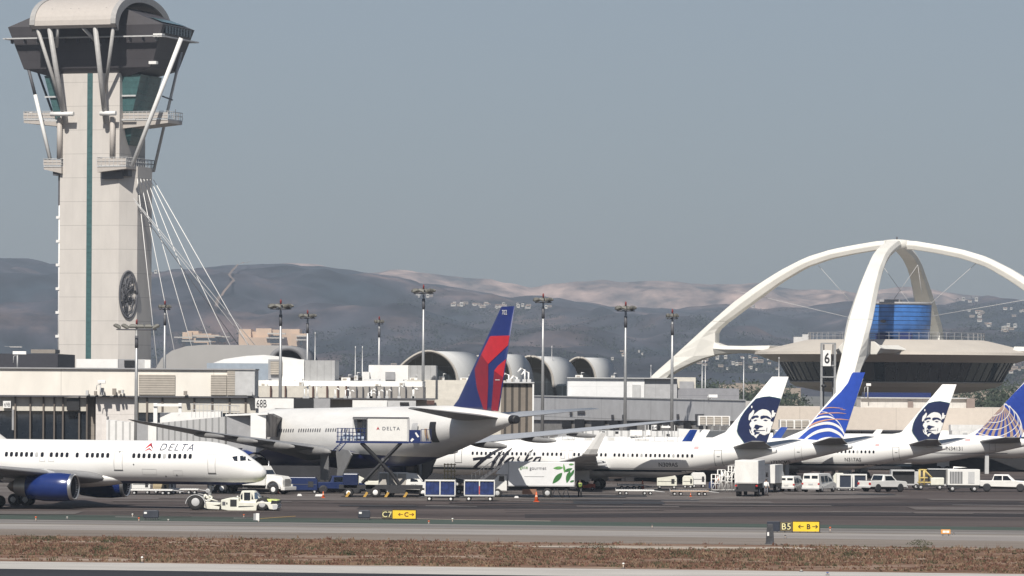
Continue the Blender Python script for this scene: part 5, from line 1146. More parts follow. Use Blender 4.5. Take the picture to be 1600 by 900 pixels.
vs = [(u*.6, 0) for u in range(60)]+[(u*.6, .1) for u in range(60)]; j.skin(vs, [(i, i+1, 61+i, 60+i) for i in range(59)], -8, 3.75, mat('grey_line', (.25, .25, .27), .5), 'cheat_line', .018)
j.windows([-7.5-.51*k for k in range(50)], 5.05, .24, .36, winw)
# body behind it at the right edge
p, h = loc_tail(1745, 640, 46.9, R(20), -1.2)
j = Jet(P757, 'airliner', 'white airliner belly and wing root low at the right edge', p, h, GRP, 1, near=1); j.body(skin_w); j.fin(white, [(6.1, -36.5, -45.4), (13.6, -46.0, -48.9)])
for sd in (1, -1):
    j.wing([(.3, -39.3, 6, 5.2, .1), (7.6, -45.0, 1.9, 6.0, .09)], wing_m, 'tailplane', sd); j.wing([(.6, -14.5, 10, 3.0, .13), (6.5, -18.5, 5.5, 3.4, .12), (19, -26.3, 1.8, 4.9, .1)], wing_m, 'wing', sd); j.gear('main_gear', -22.5, sd*3.6, 3, .55, .4, 2)
j.gear('nose_gear', -5.5, 0, 2.2, .4, .25, 1, track=.5); fairing(j, -13, -27, 2.8, 2.0, 1.0, white)
# nose poking in at the far left
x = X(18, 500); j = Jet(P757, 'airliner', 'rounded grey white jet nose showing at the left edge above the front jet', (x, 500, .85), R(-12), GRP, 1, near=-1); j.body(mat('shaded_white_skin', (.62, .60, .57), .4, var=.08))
j.cockpit([[(a, b) for a, b in q] for q in [[(-1.95, 4.92), (-2.55, 4.85), (-2.85, 5.35), (-2.30, 5.47)], [(-2.65, 4.85), (-3.3, 4.88), (-3.35, 5.3), (-2.95, 5.37)]]], DARKW)
j.fin(navy, [(6.1, -36.5, -45.4), (13.6, -46.0, -48.9)]); j.gear('nose_gear', -5.5, 0, 2.2, .4, .25, 1, track=.5)
for sd in (1, -1): j.wing([(.3, -39.3, 6, 5.2, .1), (7.6, -45.0, 1.9, 6.0, .09)], wing_m, 'tailplane', sd); j.wing([(.6, -14.5, 10, 3.0, .13), (6.5, -18.5, 5.5, 3.4, .12), (19, -26.3, 1.8, 4.9, .1)], wing_m, 'wing', sd); j.gear('main_gear', -22.5, sd*3.6, 3, .55, .4, 2)
# ---- the narrow body being towed at the left
SKD = two_tone('white_skin_navy_belly', (.80, .79, .77), (.010, .018, .085), 2.52, 0)
A7 = R(-16); nose = Vector((X(417, 405), 405, 0)); j = Jet(P757, 'airliner', 'white and navy twin jet towed across the foreground at the left', nose, A7, None, 1, near=-1); front = j; j.body(SKD)
cw = lambda x, z: (x, z)
def c2(cx, cy):    # crop pixels (5.293 per photo pixel, origin 250, 660) to own x and z on the near side
    px, py = 250+cx/5.293, 660+cy/5.293; x = (px-417)/17.2/.9613+.42; return (x, 12-(py-589.9)/17.25)
for sd in (1, -1):
    for q in ([(603, 288), (640, 280), (652, 326), (622, 320)], [(657, 280), (690, 279), (706, 318), (670, 322)], [(700, 279), (756, 283), (790, 320), (718, 320)]):
        vs = [c2(*a) for a in q]; vs = [(a+.0, b+.05) for a, b in vs]; obj('cockpit_window', drape(vs, [(0, 1, 2, 3)], lambda u, v: (u, sd*(j.sy(u, min(v, j.top(u)-.10))+.02), min(v, j.top(u)-.10)), .12, .2), DARKW, j.fus, fix=False)
def c3(cx): return (cx/5.293-417)/17.1/.9613+.5
wx = [c3(a) for a in (30, 73, 116, 159, 202, 245, 288, 336, 413, 460, 503, 547, 633, 718, 762, 805, 848, 892)]+[(250+(a)/5.293-417)/17.2/.9613+.5 for a in (-218, -175, -132, -88, -45, -2, 40, 84, 127, 170, 214, 258)]
wx = [-30.2-.53*k for k in range(20)][::-1]+wx
j.windows([x-.15 for x in wx], 4.62, .30, .44, winw, wing2, (26, 44))
j.text('DELTA', .66, (250+(-16)/5.293-417)/17.2/.9613+.5, 5.33, mat('navy_lettering', (.02, .03, .07), .5), 'lettering', shear=.18, space=1.32)
dx, dz = -11.55+0, 5.2
wx0 = (229-417)/17.1/.96+.4
for (m, tri) in ((mat('emblem_red', (.50, .015, .03), .5), [(0, .28), (.42, 1.0), (.46, .62), (.10, .28)]), (mat('emblem_dark_red', (.22, .01, .03), .5), [(.42, 1.0), (.86, .28), (.78, .28), (.46, .62)]), (MATS['emblem_red'], [(0, .0), (.42, .36), (.44, .18), (.3, .06)]), (MATS['emblem_dark_red'], [(.42, .36), (.88, .0), (.6, .06), (.44, .18)])):
    j.skin([(a*.95, b*.75) for a, b in tri], [(0, 1, 2, 3)], wx0-.1, 5.28, m, 'triangle_emblem')
for (cx, w, hh, zz) in ((945+0, .78, 1.75, 3.55),): j.frame(c3(945), 3.5, .85, 1.75, seam, 'cabin_door', .05)
j.frame((250+405/5.293-417)/17.2/.961+.5, 3.3, .75, 1.75, seam, 'cabin_door', .05); j.rect((250+405/5.293-417)/17.2/.961+.5, 3.27, .78, .09, dseam, 'door_sill', .03); j.rect(c3(945), 3.46, .88, .09, dseam, 'door_sill', .03)
for a in (315, 392): j.frame(c3(a), 4.2, .55, 1.0, seam, 'overwing_exit', .03)
for (a, b) in ((983, 254), (1107, 356), (1367, 452), (1460, 441)): j.rect(c3(a), 12-(660+b/5.293-589)/17.2, .14, .14, dseam, 'vent_port', .02, .5)
j.frame((c3(1180)), 3.15, 1.4, .5, mat('faint_seam', (.62, .61, .60), .6), 'cargo_door', .03); j.frame((c3(1440)), 3.1, .9, .45, MATS['faint_seam'], 'access_panel', .03)
for sd in (1, -1):
    j.wing([(.6, -14.6, 11, 2.7, .13), (1.9, -15.3, 9.6, 2.75, .13), (6.6, -18.3, 6.0, 3.25, .12), (19, -26.3, 1.8, 4.6, .1)], wing_d if sd < 0 else wing_m, 'wing', sd)
    j.engine(-15.9, sd*6.5, 2.02, 6.6, 1.30, mat('cowl_blue', (.010, .026, .13), .25))
    j.gear('main_gear', -25.2, sd*3.6, 3, .55, .4, 2, gap=1.2)
    j.wing([(.3, -39.3, 6, 5.2, .1), (7.6, -45.0, 1.9, 6.0, .09)], wing_m, 'tailplane', sd)
    for yy in (5, 9, 13): j.canoe(sd*yy, -23.5-(yy-5)*.3, -28-(yy-5)*.32, 2.75+.1*(yy-5), wing_m)
fairing(j, -12.2, -27, 2.75, 2.05, .95, mat('fairing_white', (.78, .77, .75), .35)); j.gear('nose_gear', -5.4, 0, 2.6, .40, .25, 1, track=.5).location.z = .35
j.fin(navy, [(6.0, -36.5, -45.4), (13.6, -46.0, -48.9)])
# ---- wide body at the gate
SK7 = two_tone('wide_body_skin', (.74, .725, .70), (.010, .016, .085), 4.85, .025, rough=.4, dirt=.14)
A = R(29); D = 446; tailp = Vector((X(806, D), D, -.565)); dr = Vector((-math.sin(A), math.cos(A), 0)); sc7 = 1.0
j = Jet(P777, 'airliner', 'large wide body jet with red and blue tail fin parked nose in', tailp+dr*63*sc7, math.atan2(dr.y, dr.x), None, sc7, near=1); j.body(SK7); wide = j; j.root.rotation_euler = (0, R(1.0), math.atan2(dr.y, dr.x))
j.fin(mat('fin_navy', (.012, .022, .12), .4), [(8.35, -49.3, -59.6), (8.9, -50.2, -59.9), (9.6, -51.3, -60.1), (18.75, -60.3, -63.0)])
def J(p):
    px, py = 700+p[0]/5.146, 475+p[1]/5.143; z_ = 12-(py-592.4)/15.95; x_ = -63.0-(px-806)/7.65
    return (x_+(z_-8)*.0175*0, z_-.535+(x_+63)*.0175)
rd = mat('fin_red', (.58, .02, .035), .4); rdd = mat('fin_dark_red', (.26, .012, .03), .4)
j.finpaint([J(p) for p in [(362, 250), (525, 246), (505, 315), (350, 480), (290, 400)]], rd, 'fin_red_panel', 1); j.finpaint([J(p) for p in [(290, 400), (350, 480), (347, 660), (335, 860), (310, 855), (262, 680), (238, 520)]], rdd, 'fin_dark_red_panel', 1)
j.finpaint([J(p) for p in [(492, 425), (470, 500), (455, 590), (392, 535), (420, 495)]], rd, 'fin_red_panel', 1); j.finpaint([J(p) for p in [(392, 535), (455, 590), (440, 660), (415, 870), (365, 862), (380, 690)]], rdd, 'fin_dark_red_panel', 1)
j.finpaint([J(p) for p in [(400, 608), (432, 608), (432, 613), (400, 613)]], white, 'fin_mark', 3)
vs, fs, w_ = text_mb('702', .5); q = [J((455, 76))[0]-0, J((455, 76))[1]]
j.finpaint([(q[0]-a, q[1]+b) for a, b in vs], white, 'fin_number', 3, both=False, tri=fs)
def c5(px): return -63.0-(px-806)/7.1     # not used for far stations
def px2x(px):                                # photo column -> own x on the near side of the body
    best = None
    for k in range(0, 640):
        x = -k*.1; pt = tailp+dr*(63+x)*sc7+Vector((-math.cos(A), -math.sin(A), 0))*j.hw(x)*sc7
        e = abs(800+pt.x*F/pt.y-px)
        if best is None or e < best[0]: best = (e, x)
    return best[1]
xs_ = []
for a, b in ((436, 458), (467, 500), (509, 527), (534, 540)): 
    xa, xb = px2x(a), px2x(b); n = max(2, int((xa-xb)/.56)); xs_ += [xa-.56*k for k in range(n+1)]
j.windows(xs_, 6.35, .26, .40, mat('window_pale_dark', (.10, .10, .11), .3))
xd = px2x(670); j.rect(xd-.2, 5.2, 1.15, 2.1, black, 'open_door', .03, .1); o = j.rect(xd+2.6, 5.3, 1.1, 1.9, lgrey, 'cabin_door', .3, .15)
j.rect(xd+.6, 5.6, .5, 1.0, mat('galley_tan', (.5, .34, .2), .7), 'galley_cart', .06, .1)
for sd in (1, -1):
    wm = mat('wide_wing_upper', (.36, .37, .39), .35, var=.08)
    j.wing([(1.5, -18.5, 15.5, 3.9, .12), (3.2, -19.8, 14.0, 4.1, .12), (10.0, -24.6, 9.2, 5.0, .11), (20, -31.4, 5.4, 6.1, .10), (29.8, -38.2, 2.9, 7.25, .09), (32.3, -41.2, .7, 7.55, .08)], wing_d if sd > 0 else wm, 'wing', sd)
    for yy, r_ in ((7.5, .50), (12.5, .38), (17.5, .32), (22.0, .26)): j.canoe(sd*yy, -28.5-(yy-7)*.42, -36.8-(yy-7)*.34, 4.25+.105*(yy-5), mat('fairing_grey', (.27, .265, .26), .5), r_)
    j.engine(-18.8, sd*9.8, 2.55, 7.3, 1.95, MATS['cowl_blue'])
    g = j.gear('main_gear', -32.4, sd*5.5, 4.2, .66, .5, 3, gap=1.45, track=1.4)
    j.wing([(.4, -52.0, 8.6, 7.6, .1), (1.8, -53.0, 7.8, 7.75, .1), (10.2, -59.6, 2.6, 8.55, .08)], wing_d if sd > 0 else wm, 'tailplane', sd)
    ex = MB().loft([[(x, sd*5.0, z) for x, z in ((-33.5, 4.6), (-36.5, 4.4), (-37.2, 3.9), (-34.6, 1.3), (-33.6, 1.1), (-34.0, 2.5))], [(x, sd*5.15, z) for x, z in ((-33.5, 4.6), (-36.5, 4.4), (-37.2, 3.9), (-34.6, 1.3), (-33.6, 1.1), (-34.0, 2.5))]], smooth=False)
    obj('gear_door', ex, wing_d, g)
j.gear('nose_gear', -6.2, 0, 3.2, .5, .35, 1, track=.8).location.z = .46; fairing(j, -17, -38, 3.9, 3.35, 1.5, mat('wide_belly_navy', (.010, .016, .085), .4))
obj('tail_outlet', MB().lathe([(.45, -62.4), (.42, -63.3), (.3, -63.35)], 16, (0, 0, 7.45), 'x'), black, j.root)
# ================================================================ vehicles and ground equipment
vw = mat('vehicle_white', (.74, .73, .70), .35, var=.06); vw2 = mat('tug_cream', (.72, .71, .62), .5, var=.12, scale=2)
chassis = mat('chassis_black', (.025, .025, .028), .7); lampr = mat('red_lamp', (.5, .02, .02), .3); lampw = mat('clear_lamp', (.75, .75, .7), .2)
GV = 'vehicles working on the apron'
def place(px, py, D=None):
    p = G(px, py); return Vector((p.x, p.y, gz(p.x, p.y) if p.y > 500 else 0))
def wheel(par, x, y, r, w=.28, m=None):
    wh = obj('wheel', MB().lathe([(r*.6, -w/2), (r*.95, -w/2), (r, -w*.32), (r, w*.32), (r*.95, w/2), (r*.6, w/2)], 22, (x, y, r), 'y'), rubber, par)
    obj('rim', MB().lathe([(.03, -w*.54), (r*.45, -w*.54), (r*.6, -w*.42), (r*.6, w*.42), (r*.45, w*.54), (.03, w*.54)], 16, (x, y, r), 'y'), m or lgrey, wh)
    return wh
def body(par, prof, w, m, name='body', belt=None, tuck=.14, bevel=.05):
    """side profile (x, z) swept across the width; points above the belt lean in"""
    def yy(z): return w/2-(tuck*min(1, max(0, (z-belt)/.6)) if belt else 0)
    n = len(prof); mb = MB().add([(x, -yy(z), z) for x, z in prof]+[(x, yy(z), z) for x, z in prof], [list(range(n))[::-1], list(range(n, 2*n))]+[(i, (i+1) % n, n+(i+1) % n, n+i) for i in range(n)])
    return obj(name, mb, m, par, bevel=bevel)
def sidewin(par, polys, w, belt=None, tuck=.14, m=None, name='side_window'):
    def yy(z): return w/2-(tuck*min(1, max(0, (z-belt)/.6)) if belt else 0)+.012
    for sd in (1, -1):
        for q in polys: obj(name, MB().add([(x, sd*yy(z), z) for x, z in q]+[(x, sd*(yy(z)-.03), z) for x, z in q], [(0, 1, 2, 3)[:len(q)], tuple(range(len(q)))[::-1]]), m or glass, par, fix=False)
def endglass(par, a, b, w, m=None, name='windscreen', off=.02):
    """glass between lower point a and upper point b (x, z)"""
    dx, dz = b[0]-a[0], b[1]-a[1]; l = math.hypot(dx, dz); nx, nz = dz/l, -dx/l
    if nx*(1 if a[0] > 0 else -1) < 0: nx, nz = -nx, -nz
    p, q = (a[0]+nx*off, a[1]+nz*off), (b[0]+nx*off, b[1]+nz*off)
    return obj(name, MB().add([(p[0], -w/2, p[1]), (p[0], w/2, p[1]), (q[0], w/2*.93, q[1]), (q[0], -w/2*.93, q[1])], [(0, 1, 2, 3)]), m or glass, par)
def lamps(par, x, z, w, m, name, s=.14):
    for sd in (1, -1): obj(name, MB().box(x-.03, x+.03, sd*w/2-s, sd*w/2+s, z-s*.8, z+s*.8), m, par)
def pickup(label, loc, rz, L=5.6, w=1.95, crew=False, col=None, name='pickup_truck'):
    t = thing(name, label, 'pickup truck', loc, rz, GV); h = 1.85; x0 = -L/2; c = -.25 if crew else .25
    body(t, [(x0, .55), (L/2, .45), (L/2, .95), (L/2-.15, 1.1), (L*.22, 1.2), (L*.10, h), (c-.9 if not crew else -.95, h), (c-1.15 if not crew else -1.2, 1.2), (x0, 1.2)], w, col or vw, 'body', 1.2)
    obj('load_bed', MB().box(x0+.1, (-1.0 if not crew else -1.25), -w/2+.12, w/2-.12, 1.12, 1.215), chassis, t)
    if crew: sidewin(t, [[(.0, 1.22), (.95, 1.22), (.5, 1.72), (.0, 1.72)], [(-.1, 1.22), (-.1, 1.72), (-.95, 1.72), (-1.05, 1.22)]], w, 1.2)
    else: sidewin(t, [[(-.55, 1.22), (1.0, 1.22), (.5, 1.72), (-.5, 1.72)]], w, 1.2)
    endglass(t, (L*.215, 1.22), (L*.11, h-.06), w*.84); endglass(t, ((c-1.14) if not crew else -1.19, 1.25), ((c-.92) if not crew else -.97, h-.08), w*.8, name='rear_window')
    for sd in (1, -1):
        for x in (L*.32, -L*.29): wheel(t, x, sd*(w/2-.12), .38, .26); obj('wheel_arch', MB().lathe([(.30, -.02), (.46, 0), (.46, .02)], 20, (x, sd*(w/2+.004), .42), 'y'), chassis, t)
    lamps(t, L/2+.01, .85, w-.35, lampw, 'headlight'); lamps(t, x0-.01, .9, w-.2, lampr, 'tail_light'); obj('grille', MB().box(L/2, L/2+.03, -.55, .55, .65, .92), chassis, t)
    obj('bumper', MB().box(L/2-.02, L/2+.12, -w/2, w/2, .4, .58), lgrey, t, bevel=.03); obj('bumper', MB().box(x0-.15, x0, -w/2, w/2, .45, .62), lgrey, t, bevel=.03); obj('underbody', MB().box(x0+.3, L/2-.3, -w/2+.25, w/2-.25, .28, .56), chassis, t)
    return t
def van(label, loc, rz, L, w, h, nose=1.0, cat='van', name='van', wins=2, roof=0.0):
    t = thing(name, label, cat, loc, rz, GV); x0 = -L/2; b = h*.55
    body(t, [(x0, .4), (L/2, .38), (L/2, b*.72), (L/2-.2, b*.86), (L/2-nose, b), (L/2-nose-.75, h-.03), (L/2-nose-1.3, h), (x0+.12, h), (x0, b)], w, vw, 'body', b)
    q = L/2-nose-.35; n = wins+1; polys = [[(q-.05, b+.04), (q-.35, h-.2), (q-1.15, h-.2), (q-1.15, b+.04)]]
    for k in range(wins): a = q-1.3-k*1.15; polys.append([(a, b+.04), (a, h-.2), (max(a-1.0, x0+.25), h-.2), (max(a-1.0, x0+.2), b+.04)])
    sidewin(t, polys, w, b); endglass(t, (L/2-nose-.02, b+.04), (L/2-nose-.72, h-.1), w*.84)
    for sd in (1, -1): obj('rear_window', MB().box(x0-.012+.06, x0+.06, sd*w*.22-w*.17, sd*w*.22+w*.17, b+.08, h-.22), glass, t)
    obj('number_plate', MB().box(x0-.03, x0, -.25, .25, b-.3, b-.15), lgrey, t); lamps(t, x0-.01, b*.85, w-.15, lampr, 'tail_light', .1); lamps(t, L/2+.01, b*.65, w-.35, lampw, 'headlight')
    for sd in (1, -1):
        for x in (L/2-.85, -L/2+.95): wheel(t, x, sd*(w/2-.12), .34, .24)
    obj('bumper', MB().box(x0-.12, x0, -w/2, w/2, .35, .55), lgrey, t, bevel=.03); obj('bumper', MB().box(L/2, L/2+.1, -w/2, w/2, .3, .5), lgrey, t, bevel=.03)
    if roof: obj('roof_rail', MB().box(x0+.4, .6, -w/2+.3, -w/2+.34, h, h+roof), lgrey, t)
    return t
# ---- towbarless aircraft tug carrying the nose wheel
p = place(368, 797); t = thing('aircraft_tug', 'cream aircraft tug with glazed cab lifting the nose wheel of the front jet', 'aircraft tug', p, R(-4)); s_ = 140/17.2
def q(cx, cy): return ((280+cx/8.889-368)/17.25, 12-(740+cy/8.889-589.6)/17.28)
def QP(*pts): return [q(*a) for a in pts]
obj('body', MB().prism(QP((607, 360), (730, 330), (850, 335), (860, 385), (1095, 395), (1130, 380), (1290, 385), (1385, 400), (1395, 470), (1370, 495), (1275, 485), (1250, 430), (1210, 405), (1140, 405), (1105, 440), (1098, 508), (720, 510), (610, 492)), 'y', -1.35, 1.35), vw2, t, bevel=.05)
obj('hood', MB().prism(QP((1150, 350), (1330, 352), (1385, 362), (1392, 402), (1150, 402)), 'y', -1.2, 1.2), mat('tug_lime', (.60, .68, .20), .5), t, bevel=.05)
obj('bumper', MB().prism(QP((1310, 362), (1390, 368), (1396, 402), (1300, 405)), 'y', -1.4, 1.22), black, t); obj('front_plate', MB().prism(QP((1320, 420), (1400, 425), (1385, 480), (1330, 490)), 'y', -1.38, 1.38), lgrey, t)
cabm = body(t, QP((860, 450), (862, 300), (885, 235), (1045, 232), (1065, 245), (1150, 350), (1150, 395), (1060, 440)), 1.7, vw2, 'cab', bevel=.03)
for o_, pl in (('side_window', QP((872, 350), (872, 300), (893, 262), (898, 352))), ('door_window', QP((917, 365), (917, 258), (1003, 258), (1003, 365))), ('side_window', QP((1020, 350), (1024, 265), (1050, 350))), ('side_window', QP((1062, 345), (1062, 255), (1095, 262), (1125, 345)))):
    for sd in (1, -1): obj(o_, MB().prism(pl, 'y', sd*.86, sd*.885), glassb if o_ == 'side_window' and pl[0][0] > 1.8 else glass, cabm)
endglass(cabm, q(1140, 345), q(1075, 250), 1.5, glassb)
obj('cab_door_line', MB().prism(QP((850, 445), (1060, 440), (1060, 446), (850, 460)), 'y', -1.37, -1.355), black, t)
for pl, m in ((QP((735, 355), (825, 355), (825, 450), (735, 450)), black), (QP((625, 385), (668, 385), (668, 435), (625, 435)), dgrey), (QP((680, 395), (697, 395), (697, 420), (680, 420)), black)): obj('side_grille', MB().prism(pl, 'y', -1.38, -1.355), m, t)
obj('lift_arm', MB().prism(QP((365, 395), (600, 400), (600, 425), (500, 445), (585, 455), (580, 495), (420, 490), (365, 470)), 'y', -1.2, -.95), vw2, t, bevel=.04); obj('lift_arm', MB().prism(QP((365, 395), (600, 400), (600, 490), (420, 490), (365, 470)), 'y', .95, 1.2), vw2, t, bevel=.04)
obj('cradle', MB().box(q(345, 0)[0], q(560, 0)[0], -.9, .9, .35, .75), steel, t)
crd = MB()
for a in (((350, 355), (420, 400)), ((370, 290), (350, 360)), ((370, 290), (440, 350)), ((420, 310), (470, 320)), ((470, 320), (430, 390)), ((385, 330), (545, 385))): crd.tube([(q(*a[0])[0], -.7, q(*a[0])[1]), (q(*a[1])[0], -.7, q(*a[1])[1])], .08, 6)
obj('cradle_frame', crd, vw2, t); obj('reel', MB().lathe([(.12, -.06), (.2, -.06), (.2, .06), (.12, .06), (.12, -.06)], 16, (q(408, 240)[0], -.7, q(408, 240)[1]), 'y'), lgrey, t)
for sd in (1, -1):
    fm = MB(); wx_, wz_ = q(255, 435); fm.loft([[(wx_+(.86+dr_)*math.cos(R(a)), sd*1.3+dy, wz_+.05+(.86+dr_)*math.sin(R(a))) for dr_, dy in ((0, -.3), (.06, -.3), (.06, .3), (0, .3))] for a in range(-5, 186, 12)], smooth=False); obj('mudguard', fm, lgrey, t)
    wheel(t, wx_, sd*1.3, .74, .5); wheel(t, q(1178, 0)[0], sd*1.12, .60, .4)
obj('mirror', MB().box(q(1165, 0)[0], q(1190, 0)[0], -1.1, -.95, q(0, 330)[1], q(0, 300)[1]), black, t); obj('beacon', MB().lathe([(.08, q(0, 330)[1]), (.08, q(0, 310)[1]), (.03, q(0, 305)[1])], 8, (q(822, 0)[0], -.6, 0)), lampw, t)
# ---- white conventional truck behind the jet nose
t = thing('bonneted_truck', 'white bonneted truck with chrome grille half hidden by the front jet nose', 'truck', place(418, 772), R(-28), GV)
body(t, [(-2.4, .9), (.3, .9), (.35, 2.0), (-.2, 2.9), (-2.4, 2.9)], 2.2, vw, 'cab', 2.0, .1); body(t, [(.3, .75), (2.3, .75), (2.35, 1.5), (2.1, 1.85), (.3, 2.05)], 1.75, vw, 'bonnet', 1.5, .15)
for sd in (1, -1): obj('fender', MB().loft([[(1.35+.75*math.cos(R(a)), sd*1.0-.22, .6+.78*math.sin(R(a))), (1.35+.85*math.cos(R(a)), sd*1.0-.22, .6+.88*math.sin(R(a))), (1.35+.85*math.cos(R(a)), sd*1.0+.22, .6+.88*math.sin(R(a))), (1.35+.75*math.cos(R(a)), sd*1.0+.22, .6+.78*math.sin(R(a)))] for a in range(0, 181, 15)], smooth=False), vw, t); wheel(t, 1.35, sd*1.0, .52, .3, white); wheel(t, -4.8, sd*.95, .52, .5, white); wheel(t, -6.0, sd*.95, .52, .5, white)
obj('grille', MB().box(2.36, 2.41, -.55, .55, .85, 1.6), mat('grille_slats', (.5, .5, .5), .3, .5, stripes=[(1, .1, .4, .3)]), t); obj('bumper', MB().box(2.3, 2.75, -1.2, 1.2, .45, .8), vw, t, bevel=.04); lamps(t, 2.42, .95, 1.7, lampw, 'headlight'); endglass(t, (.32, 2.05), (-.18, 2.8), 1.9); sidewin(t, [[(-.3, 2.0), (-.5, 2.65), (-1.3, 2.65), (-1.3, 2.0)]], 2.2, 2.0, .1)
obj('exhaust_stack', MB().tube([(-.6, 1.2, 1), (-.6, 1.2, 3.4)], .07, 8), alu, t); obj('frame', MB().box(-7, 1, -.45, .45, .6, .88), chassis, t); obj('tank_body', MB().box(-7, -2.6, -1.15, 1.15, .95, 2.4), navy, t, bevel=.05)
# ---- scissor lift catering truck at the wide body
p = place(600, 777); D_ = p.y; sC = F/D_; t = thing('catering_lift_truck', 'white lettered box raised on black scissor legs with blue railed platforms', 'catering truck', p, 0)
def L2(px, py): return ((px-600)/sC, 12-(py-591.3)/sC)
def bx(name, a, b, y0, y1, ya, yb, m, par=t, bevel=0): (x0, z1), (x1, z0) = L2(a, y0), L2(b, y1); return obj(name, MB().box(x0, x1, ya, yb, z0, z1), m, par, bevel=bevel)
bx('box_body', 574, 636, 654, 689.5, -1.2, 1.2, vw, bevel=.04); bx('box_frame', 550.5, 575, 653, 655, -1.2, 1.2, lgrey); bx('box_frame', 636, 638.5, 653, 690, -1.22, 1.22, lgrey); bx('box_frame', 572.5, 574, 653, 690, -1.22, 1.22, dgrey); bx('roof_edge', 551, 638, 652, 653.8, -1.24, 1.24, dgrey)
bx('inner_door', 558, 565.5, 655.5, 677, -.9, -.8, black); bx('open_side', 551, 573, 655, 689, .9, 1.1, vw); bx('post', 551, 552.5, 654, 690, -1.15, -1.05, lgrey)
sign_text('lettering', 'DELTA', .36, *[L2(611, 669.5)[0]], -1.225, L2(611, 669.5)[1], MATS['navy_lettering'], t, world=False, space=1.3)
ex, ez = L2(590.5, 669.5)
obj('triangle_emblem', MB().add([(ex-.17, -1.225, ez-.17), (ex, -1.225, ez+.2), (ex+.17, -1.225, ez-.17), (ex, -1.225, ez-.05)], [(0, 1, 3)]), MATS['emblem_red'], t, fix=False); obj('triangle_emblem', MB().add([(ex+.17, -1.225, ez-.17), (ex, -1.225, ez+.2), (ex, -1.225, ez-.05)], [(0, 1, 2)]), MATS['emblem_dark_red'], t, fix=False)
bx('platform', 525, 638, 689.6, 692.5, -1.25, 1.25, navy); bx('front_platform', 638, 674, 689.6, 692, -1.3, 1.3, navy)
bx('blue_panel', 639.5, 657, 671.5, 690, -1.32, -1.28, navy); 
for a in ((641, 686, 646, 682), (646, 679, 652, 674)): pass
obj('panel_stripe', MB().prism([L2(641, 688), L2(644, 684), L2(647, 686), L2(643, 690)], 'y', -1.34, -1.325), white, t); obj('panel_stripe', MB().prism([L2(648, 676), L2(650, 675), L2(655, 682), L2(652, 683)], 'y', -1.34, -1.325), white, t)
rl = MB()
for a in range(527, 573, 6): (x, z) = L2(a, 689); rl.box(x-.03, x+.03, -1.2, -1.14, z, z+1.25); rl.box(x-.03, x+.03, 1.14, 1.2, z, z+1.25)
for dz in (.45, .85, 1.25): rl.box(L2(526, 0)[0], L2(572, 0)[0], -1.2, -1.15, L2(0, 689)[1]+dz-.03, L2(0, 689)[1]+dz+.03)
for a in (658, 666, 673): (x, z) = L2(a, 689); rl.box(x-.03, x+.03, -1.25, -1.2, z, z+1.2)
rl.box(L2(657, 0)[0], L2(674, 0)[0], -1.25, -1.2, L2(0, 689)[1]+1.15, L2(0, 689)[1]+1.2)
obj('railing', rl, navy, t)
lad = MB(); (x0, z0), (x1, z1) = L2(534, 691), L2(521, 704)
for k in range(6): f_ = k/5; x, z = x0+(x1-x0)*f_, z0+(z1-z0)*f_; lad.box(x-.1, x+.25, -1.2, -.6, z-.03, z+.03)
lad.tube([(x0, -1.2, z0), (x1, -1.2, z1)], .06, 6).tube([(x0+.5, -1.2, z0), (x1+.55, -1.2, z1-.1)], .06, 6); obj('ladder', lad, navy, t)
for k in range(7): (x, z) = L2(533+k*5.6, 686-(k % 2)*3); obj('bagged_load', MB().box(x-.16, x+.17, -.9, -.3, z-.2, z+.25+.12*(k % 3)), mat('pale_blue_plastic', (.45, .52, .62), .4), t, bevel=.06)
for y in (-1.0, 1.0):
    for (a, b) in (((564, 692), (610, 738)), ((626, 692), (566, 755)), ((610, 738), (624, 757)), ((596, 724), (606, 735))):
        A_, B_ = L2(*a), L2(*b)
        obj('scissor_arm', MB().tube([(A_[0], y, A_[1]), (B_[0], y, B_[1])], .17, 4, smooth=False), chassis, t)
obj('scissor_pivot', MB().tube([(L2(598, 0)[0], -1.15, L2(0, 718)[1]), (L2(598, 0)[0], 1.15, L2(0, 718)[1])], .16, 10), dgrey, t); obj('hydraulic_ram', MB().tube([(L2(572, 0)[0], 0, L2(0, 752)[1]), (L2(606, 0)[0], 0, L2(0, 716)[1])], .12, 8), steel, t)
bx('chassis_frame', 530, 660, 758, 764, -1.1, 1.1, chassis); bx('tank', 606, 634, 762, 770, -1.15, -.5, chassis); bx('chassis_box', 572, 586, 758, 772, -1.1, -.6, chassis); bx('low_cab', 536, 560, 740, 764, -1.1, 1.1, mat('dark_blue_cab', (.01, .018, .06), .3), bevel=.1)
for a in (587, 545):
    for sd in (1, -1): wheel(t, L2(a, 0)[0], sd*1.0, .52 if a == 587 else .45, .4, white)
for a in (543, 571, 604, 633): obj('outrigger_foot', MB().prism([L2(a-3, 776), L2(a+2, 768), L2(a+5, 770), L2(a+1, 776.5)], 'y', -1.5, -1.2), mat('outrigger_yellow', (.5, .30, .06), .6), t)
# ---- dark blue truck and others in the shade of the wing
t = pickup('dark navy pickup truck in the shade under the wide body wing', place(528, 771), R(8), col=mat('navy_truck', (.012, .025, .09), .3)); t['category'] = 'pickup truck'
